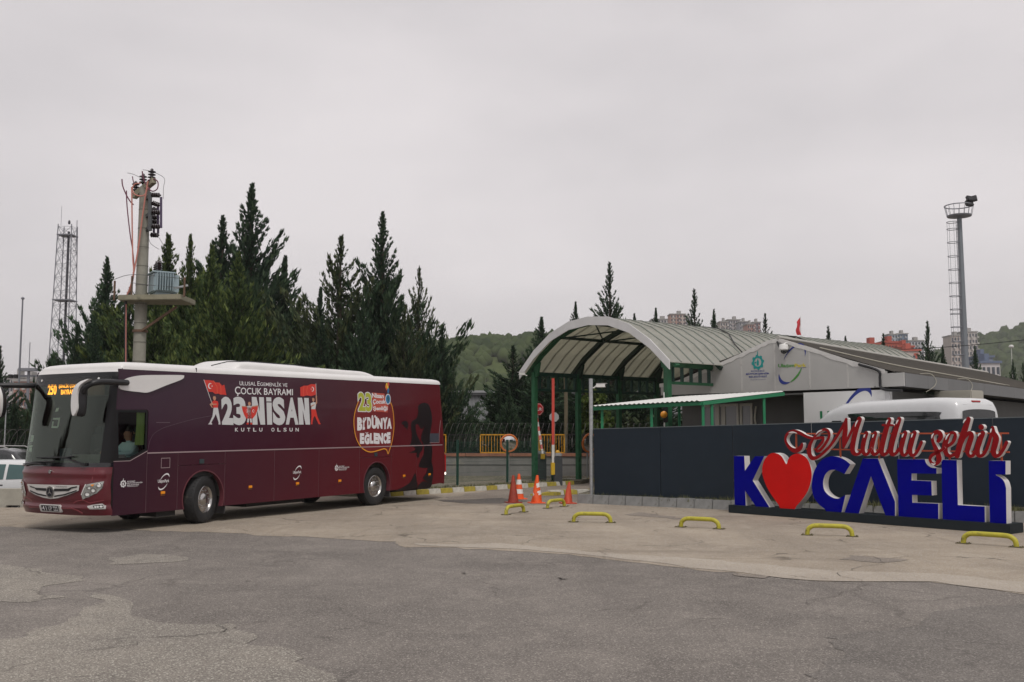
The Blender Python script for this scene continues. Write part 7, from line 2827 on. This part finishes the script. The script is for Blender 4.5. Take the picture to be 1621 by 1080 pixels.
MB().box((-.65, 0, p.z + .66), (.35, .14, .08)).build('lamp_head', M('pole_grey'), r_, bevel=.02)
r_, p = simple_pole('flag_pole', 1267, 501, 190, .10, 'distant flag pole with a small red flag beyond the office roof', 'flag pole', M('pole_pale', (.55, .54, .53), .5))
z = p.z + .3
b = MB()
b.grid(lambda u, v: (-.05 - .75 * u + .12 * math.sin(v * 7), .15 * math.sin(u * 5 + v * 4), z - .2 - 3.4 * v - .9 * u * (1 - v)), 8, 14)
b.build('flag', M('flag_red', (.52, .02, .03), .8), r_, smooth=True)
b = MB()
pts = []
A_, B_ = at(1215, 552, 70), at(1640, 536, 60)
for i in range(21):
    t_ = i / 20
    q = A_.lerp(B_, t_)
    pts.append((q.x, q.y, q.z - 1.1 * (4 * t_ * (1 - t_)) * .35))
o = b.tube(pts, .022, 5).build('overhead_cable', black_plastic, org=pts[0])
o['label'], o['category'] = 'thin dark overhead cable sagging past the floodlight mast', 'cable'
r_, p = simple_pole('street_lamp', 1601, 551, 150, .07, 'small pale lamp post in front of the wooded right hill', 'street lamp', M('pole_pale'))
MB().lathe([(.25, 0), (.38, .2), (.25, .45), (0, .5)], 10, Matrix.Translation((0, 0, p.z + .3))).build('lamp_head', M('pole_pale'), r_, smooth=True)

# ================================================================== TREES
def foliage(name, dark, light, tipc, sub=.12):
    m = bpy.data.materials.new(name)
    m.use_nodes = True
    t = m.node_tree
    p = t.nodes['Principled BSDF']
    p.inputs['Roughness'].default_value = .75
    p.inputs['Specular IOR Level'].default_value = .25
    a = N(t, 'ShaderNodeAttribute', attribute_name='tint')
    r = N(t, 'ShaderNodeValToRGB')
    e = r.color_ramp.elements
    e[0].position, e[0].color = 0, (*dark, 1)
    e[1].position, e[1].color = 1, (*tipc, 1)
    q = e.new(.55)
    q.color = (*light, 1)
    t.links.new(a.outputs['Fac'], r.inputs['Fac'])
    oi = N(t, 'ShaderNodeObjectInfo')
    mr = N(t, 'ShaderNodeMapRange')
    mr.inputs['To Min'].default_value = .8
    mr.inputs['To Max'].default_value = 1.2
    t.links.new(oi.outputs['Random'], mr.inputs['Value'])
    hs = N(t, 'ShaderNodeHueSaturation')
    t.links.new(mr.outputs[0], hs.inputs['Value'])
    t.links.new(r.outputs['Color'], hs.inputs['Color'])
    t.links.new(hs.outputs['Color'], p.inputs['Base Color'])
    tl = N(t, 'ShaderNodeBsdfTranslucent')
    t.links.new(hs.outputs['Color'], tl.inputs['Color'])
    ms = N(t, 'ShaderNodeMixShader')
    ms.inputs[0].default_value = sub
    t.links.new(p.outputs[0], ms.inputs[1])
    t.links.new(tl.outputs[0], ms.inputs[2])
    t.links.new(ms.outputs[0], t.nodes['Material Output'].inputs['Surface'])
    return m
fol_blue = foliage('cypress_blue_green', (.017, .034, .022), (.032, .062, .034), (.065, .105, .052))
fol_yel = foliage('cypress_yellow_green', (.018, .034, .014), (.042, .074, .024), (.12, .155, .042))
fol_olive = foliage('conifer_olive', (.022, .034, .018), (.042, .060, .028), (.085, .10, .042))
fol_leaf = foliage('broadleaf_light', (.03, .05, .012), (.07, .11, .022), (.14, .18, .045), .3)
bark = M('conifer_bark', (.055, .042, .032), .95, var=.3, vscale=4)

def conifer(seed, nb, R, H=12.0, up0=.45, up1=1.0, pw=.8, gap=0.0, low=.03, spray=1.0, lump=.25, droop=0.0):
    """numpy conifer: plume-like branches made of many narrow sprays; returns crown mesh data and branch tubes"""
    rs = np.random.RandomState(seed)
    P, T_, brs = [], [], []
    lumps = rs.rand(6) * 6.28
    for i in range(nb):
        f = (i + rs.rand()) / nb
        h = low + (0.985 - low) * (f ** 1.08)
        az = i * 2.39996 + rs.normal(0, .25)
        prof = (1 - h) ** pw * (1 - .25 * math.exp(-((h - low) / .10) ** 2))
        L_ = R * prof * (1 + lump * math.sin(az * 2 + lumps[0] + h * 9) * .6 + lump * math.sin(az * 3 + lumps[1] - h * 14)) * rs.uniform(.50, 1.22) + .06
        if gap and rs.rand() < gap and h < .9:
            continue
        el = up0 + (up1 - up0) * h + rs.normal(0, .10)
        d0 = np.array([math.cos(az) * math.cos(el), math.sin(az) * math.cos(el), math.sin(el)])
        base = np.array([0, 0, h * H - L_ * math.sin(el) * .35])
        base[2] = max(.2, base[2])
        n = max(4, int(L_ * 7))
        ts = np.linspace(.18, 1.0, n)
        curve = (.32 - droop)
        pts = base + np.outer(ts * L_, d0)
        pts[:, 2] += curve * L_ * ts ** 2
        tan = d0 + np.outer(2 * curve * ts, [0, 0, 1])
        tan /= np.linalg.norm(tan, axis=1)[:, None]
        brs.append((base, pts[n // 2], pts[-1], L_))
        for k in range(n):
            w = (1 - .72 * ts[k]) * min(.62, .03 + .17 * L_)
            m = 5 if ts[k] < .95 else 8
            for _ in range(m):
                off = rs.normal(0, 1, 3) * w * np.array([.5, .5, .38])
                dr = tan[k] * rs.uniform(.7, 1.1) + rs.normal(0, .26, 3) + np.array([0, 0, .40])
                dr /= np.linalg.norm(dr)
                P.append((pts[k] + off, dr, rs.uniform(.20, .42) * spray * min(1.15, .5 + .35 * L_), ts[k]))
    # leader
    for k in range(60):
        z = H * (.90 + .10 * k / 60)
        dr = np.array([rs.normal(0, .30), rs.normal(0, .30), 1.0])
        dr /= np.linalg.norm(dr)
        P.append((np.array([rs.normal(0, .03), rs.normal(0, .03), z - .12]), dr, .17 * spray, .9))
    n = len(P)
    c = np.array([p[0] for p in P])
    d = np.array([p[1] for p in P])
    s = np.array([p[2] for p in P])
    tt = np.array([p[3] for p in P])
    rnd_ = rs.normal(0, 1, (n, 3))
    side = np.cross(d, rnd_)
    side /= np.linalg.norm(side, axis=1)[:, None]
    nrm = np.cross(side, d)
    wd = s * .13
    V, F, A = [], [], []
    # each spray: a kinked feather of two blades (6 triangles' worth of outline)
    p0 = c - d * (s * .30)[:, None]
    p1 = c + side * wd[:, None] + nrm * (wd * .25)[:, None]
    p2 = c + d * (s * .75)[:, None] + np.array([0, 0, -.03])
    p3 = c - side * wd[:, None] + nrm * (wd * .25)[:, None]
    q1 = c + d * (s * .12)[:, None] + side * (wd * 1.9)[:, None] + d * (s * .34)[:, None]
    q2 = c + d * (s * .12)[:, None] - side * (wd * 1.9)[:, None] + d * (s * .34)[:, None]
    allv = np.stack([p0, p1, p2, p3, q1, q2], 1).reshape(-1, 3)
    base_i = np.arange(n) * 6
    tri = np.stack([np.stack([base_i, base_i + 1, base_i + 2], 1), np.stack([base_i, base_i + 2, base_i + 3], 1),
                    np.stack([base_i, base_i + 1, base_i + 4], 1), np.stack([base_i, base_i + 5, base_i + 3], 1)], 1).reshape(-1, 3)
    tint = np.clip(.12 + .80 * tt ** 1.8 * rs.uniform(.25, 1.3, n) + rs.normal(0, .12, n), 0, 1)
    return allv, tri, np.repeat(tint, 4), brs
def mesh_np(name, v, f, tint, mat):
    me = bpy.data.meshes.new(name)
    me.vertices.add(len(v))
    me.vertices.foreach_set('co', v.astype(np.float32).ravel())
    me.loops.add(f.size)
    me.loops.foreach_set('vertex_index', f.astype(np.int32).ravel())
    me.polygons.add(len(f))
    me.polygons.foreach_set('loop_start', (np.arange(len(f)) * f.shape[1]).astype(np.int32))
    a = me.attributes.new('tint', 'FLOAT', 'FACE')
    a.data.foreach_set('value', tint.astype(np.float32))
    me.materials.append(mat)
    me.update(calc_edges=True)
    return me
def trunk_mesh(brs, H, rng):
    b = MB()
    b.tube([(0, 0, 0), (.02, 0, H * .3), (0, .02, H * .65), (0, 0, H * .97)], [.24, .17, .10, .02], 8)
    for (a, m, e, L_) in brs[::3]:
        if L_ > .7:
            b.tube([(0, 0, a[2]), tuple(m), tuple(e)], [.035, .02, .006], 3, caps=False)
    me = bpy.data.meshes.new('trunk')
    me.from_pydata(b.v, [], b.f)
    me.materials.append(bark)
    return me
PROTO = {}
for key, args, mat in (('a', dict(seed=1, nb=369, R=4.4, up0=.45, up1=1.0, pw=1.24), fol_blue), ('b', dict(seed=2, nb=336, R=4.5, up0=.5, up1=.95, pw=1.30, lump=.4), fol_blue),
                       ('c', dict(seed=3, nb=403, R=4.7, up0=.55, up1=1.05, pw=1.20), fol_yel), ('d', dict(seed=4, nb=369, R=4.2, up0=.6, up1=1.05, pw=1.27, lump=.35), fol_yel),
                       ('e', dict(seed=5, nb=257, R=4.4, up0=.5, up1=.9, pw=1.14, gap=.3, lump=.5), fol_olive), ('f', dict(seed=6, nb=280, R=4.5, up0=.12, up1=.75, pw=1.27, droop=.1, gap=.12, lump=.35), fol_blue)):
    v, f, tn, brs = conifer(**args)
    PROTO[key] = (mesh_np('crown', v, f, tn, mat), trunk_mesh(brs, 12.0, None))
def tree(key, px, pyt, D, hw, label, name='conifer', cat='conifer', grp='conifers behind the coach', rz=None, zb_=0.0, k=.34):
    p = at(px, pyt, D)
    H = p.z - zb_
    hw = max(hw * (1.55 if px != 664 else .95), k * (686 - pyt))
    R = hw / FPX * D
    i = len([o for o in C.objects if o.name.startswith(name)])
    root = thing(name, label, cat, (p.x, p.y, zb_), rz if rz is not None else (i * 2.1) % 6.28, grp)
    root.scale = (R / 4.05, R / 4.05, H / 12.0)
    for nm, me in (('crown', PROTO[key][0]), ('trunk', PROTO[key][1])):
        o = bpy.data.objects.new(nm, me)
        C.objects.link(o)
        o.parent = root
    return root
T1 = [('a', 170, 404, 50, 58, 'dark cypress with pointed top left of the electricity pole'),
      ('b', 122, 513, 47, 42, 'low dark cypress at the left end of the row beside the lattice mast'),
      ('a', 206, 452, 52, 40, 'small cypress tip showing left of the transformer platform railing'),
      ('c', 267, 368, 48, 46, 'green cypress rising directly behind the transformer'),
      ('d', 302, 368, 47, 38, 'slim green cypress with needle top right of the transformer'),
      ('b', 353, 338, 54, 50, 'dark cypress with feathery tip just left of the tallest one'),
      ('c', 336, 385, 46, 50, 'yellow green cypress left of the brightest one, before the feathery dark tip'),
      ('c', 378, 398, 42, 78, 'broad bright yellow green cypress in front of the tallest dark one'),
      ('a', 399, 287, 55, 74, 'tallest dark cypress of the row, rising to a thin spire'),
      ('b', 452, 402, 56, 52, 'dark cypress leaning out on the right shoulder of the tallest one'),
      ('d', 474, 468, 50, 44, 'small yellow green cypress in the dip of the row'),
      ('a', 424, 470, 46, 60, 'dark cypress low in front between bright cypress and the dip'),
      ('b', 508, 452, 52, 38, 'slender grey green cypress with bare leader left of the narrow olive one'),
      ('e', 540, 370, 47, 66, 'narrow olive cypress with ragged sides right of the dip'),
      ('b', 606, 332, 47, 88, 'big dark cypress with broad base above the coach tail'),
      ('e', 664, 420, 48, 70, 'open ragged cypress with sky showing through right of the big dark one'),
      ('b', 700, 512, 45, 50, 'low dark cypress at the right end of the row above the coach tail'),
      ('a', 575, 470, 44, 60, 'dark cypress low in front between the olive and the big dark one'),
      ('c', 250, 470, 43, 60, 'green cypress low in front behind the platform strut'),
      ('a', 150, 500, 45, 50, 'dark cypress low in front of the pointed one left of the pole'),
      ('e', 640, 490, 44, 55, 'olive cypress low in front of the open ragged one'),
      ('c', 318, 480, 42, 55, 'green cypress low in front below the slim needle topped one'),
      ('b', 510, 500, 45, 48, 'dark cypress low in front of the slender grey green one')]
for a in T1:
    tree(*a, k=.36 if a[0] == 'd' else {700: .22, 640: .24, 122: .22, 150: .30, 664: .27, 606: .42, 575: .3}.get(a[1], .47))
T2 = [('e', 718, 590, 50, 30, 'small browned conifer against the warehouse wall beside the coach tail'),
      ('f', 790, 600, 49, 20, 'dark conifer before the warehouse left of the round mirror'),
      ('f', 812, 545, 51, 50, 'dark spreading conifer left of the first green canopy post'),
      ('a', 857, 500, 56, 48, 'tall thin topped conifer just behind the left canopy eave'),
      ('f', 858, 575, 48, 55, 'dark conifer behind the boom gates under the canopy'),
      ('f', 925, 580, 49, 58, 'dark conifer behind the wooden pole under the canopy'),
      ('b', 985, 575, 52, 60, 'dark conifer filling the middle of the canopy opening'),
      ('f', 1045, 585, 55, 55, 'dark conifer behind the right canopy post'),
      ('b', 806, 612, 47, 22, 'low dark conifer over the wall between mirror and green post')]
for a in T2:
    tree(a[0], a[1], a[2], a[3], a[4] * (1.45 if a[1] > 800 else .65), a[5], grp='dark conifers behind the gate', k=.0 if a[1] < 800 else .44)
T3 = [('a', 911, 476, 72, 18, 'small conifer tip above the left half of the canopy arch'),
      ('f', 965, 412, 62, 44, 'tall conifer with open tiers rising above the canopy apex'),
      ('f', 1004, 494, 66, 16, 'conifer tip just right of the tall one above the canopy'),
      ('a', 1038, 486, 72, 20, 'small conifer before the low pale block above the canopy'),
      ('f', 1099, 455, 66, 38, 'conifer between pinkish and grey towers above the canopy ridge'),
      ('a', 1130, 488, 68, 22, 'smaller conifer right beside the one between the towers'),
      ('f', 1211, 494, 66, 32, 'conifer at the right end of the canopy roof beside the dark tower'),
      ('f', 1311, 514, 66, 30, 'conifer above the dark office roof right of the flag'),
      ('f', 1338, 530, 68, 26, 'low conifer leaning right beside another above the office roof'),
      ('f', 1398, 526, 64, 24, 'conifer in front of the red apartment blocks'),
      ('f', 1468, 506, 62, 36, 'largest conifer above the office roof left of the mast'),
      ('a', 1492, 545, 64, 24, 'small dark conifer at the right foot of the largest roofside conifer'),
      ('a', 1543, 546, 66, 20, 'conifer just right of the floodlight mast foot'),
      ('a', 1603, 568, 62, 18, 'small conifer near the right edge before the hill'),
      ('f', 1619, 573, 64, 18, 'conifer cut by the right edge of the picture')]
for a in T3:
    tree(*a, grp='conifers beyond the canopy and office')
T4 = [('f', 1, 545, 48, 34, 'conifer with drooping open branches cut by the left edge'),
      ('b', 24, 625, 46, 26, 'dark low conifer left of the coach front beyond the cars'),
      ('a', 54, 595, 52, 24, 'dark conifer partly hidden by the far mirror arm'),
      ('e', 44, 650, 47, 22, 'low olive conifer beside the windscreen edge of the coach'),
      ('a', -14, 600, 45, 30, 'dark conifer half outside the left edge')]
for a in T4:
    tree(*a, grp='conifers at the far left')
T5 = [('b', -33, 17, 9.0, 2.6)]
for i_, (k_, x_, y_, h_, r_) in enumerate(T5):
    root = thing('conifer', 'tall conifer beyond the left edge that the coach windscreen mirrors', 'conifer', (x_, y_, 0), i_ * 1.3, 'conifers mirrored in the windscreen')
    root.scale = (r_ / 4.05, r_ / 4.05, h_ / 12.0)
    for nm, me in (('crown', PROTO[k_][0]), ('trunk', PROTO[k_][1])):
        o = bpy.data.objects.new(nm, me)
        C.objects.link(o)
        o.parent = root
# light broadleaf bush under the canopy, a bit of bare-branched growth
def bush(px, pyt, D, hw, label, mat, seed, name='broadleaf_tree', zb_=0.0, n=2600):
    p = at(px, pyt, D)
    H = p.z - zb_
    R = hw / FPX * D
    rs = np.random.RandomState(seed)
    root = thing(name, label, 'tree', (p.x, p.y, zb_))
    cl_ = rs.normal(0, 1, (36, 3))
    cl_ /= np.linalg.norm(cl_, axis=1)[:, None]
    cl_ = cl_ * rs.uniform(.45, 1, (36, 1)) * np.array([R, R, H * .36]) + np.array([0, 0, H * .60])
    k = rs.randint(0, 36, n)
    c = cl_[k] + rs.normal(0, 1, (n, 3)) * R * .20
    d = rs.normal(0, 1, (n, 3)); d /= np.linalg.norm(d, axis=1)[:, None]
    s = np.cross(d, rs.normal(0, 1, (n, 3))); s /= np.linalg.norm(s, axis=1)[:, None]
    sz = rs.uniform(.07, .15, n)[:, None]
    v = np.stack([c - d * sz, c + s * sz * .6, c + d * sz, c - s * sz * .6], 1).reshape(-1, 3)
    f = np.arange(n * 4).reshape(-1, 4)
    tn = np.clip(rs.uniform(.1, .9, n), 0, 1)
    o = bpy.data.objects.new('crown', mesh_np('crown', v, f, tn, mat))
    C.objects.link(o)
    o.parent = root
    b = MB().tube([(0, 0, 0), (.03, 0, H * .3), (0, .04, H * .6)], [.09, .07, .03], 7)
    for q in cl_[::3]:
        b.tube([(0, 0, H * .3), tuple(q * np.array([.5, .5, .8])), tuple(q)], [.03, .02, .008], 4, caps=False)
    b.build('trunk', bark, root)
    return root
bush(942, 612, 44.6, 24, 'light green leafy tree behind the galvanised pole under the canopy', fol_leaf, 5)
bush(1000, 650, 46, 26, 'dull olive shrub in the dark under the canopy', fol_olive, 6)
bush(745, 660, 49, 16, 'olive shrub before the warehouse above the yellow railing', fol_olive, 8)

# ================================================================== HAZE
hz_m = bpy.data.materials.new('haze')
hz_m.use_nodes = True
_t = hz_m.node_tree
_t.nodes.clear()
_o = N(_t, 'ShaderNodeOutputMaterial')
_v = N(_t, 'ShaderNodeVolumePrincipled')
_v.inputs['Color'].default_value = (.86, .86, .88, 1)
_v.inputs['Density'].default_value = .00022
_v.inputs['Anisotropy'].default_value = .2
_t.links.new(_v.outputs[0], _o.inputs['Volume'])
MB().box((0, 2150, 87.0), (7100, 5800, 176.6)).build('haze', hz_m, kind='stuff')
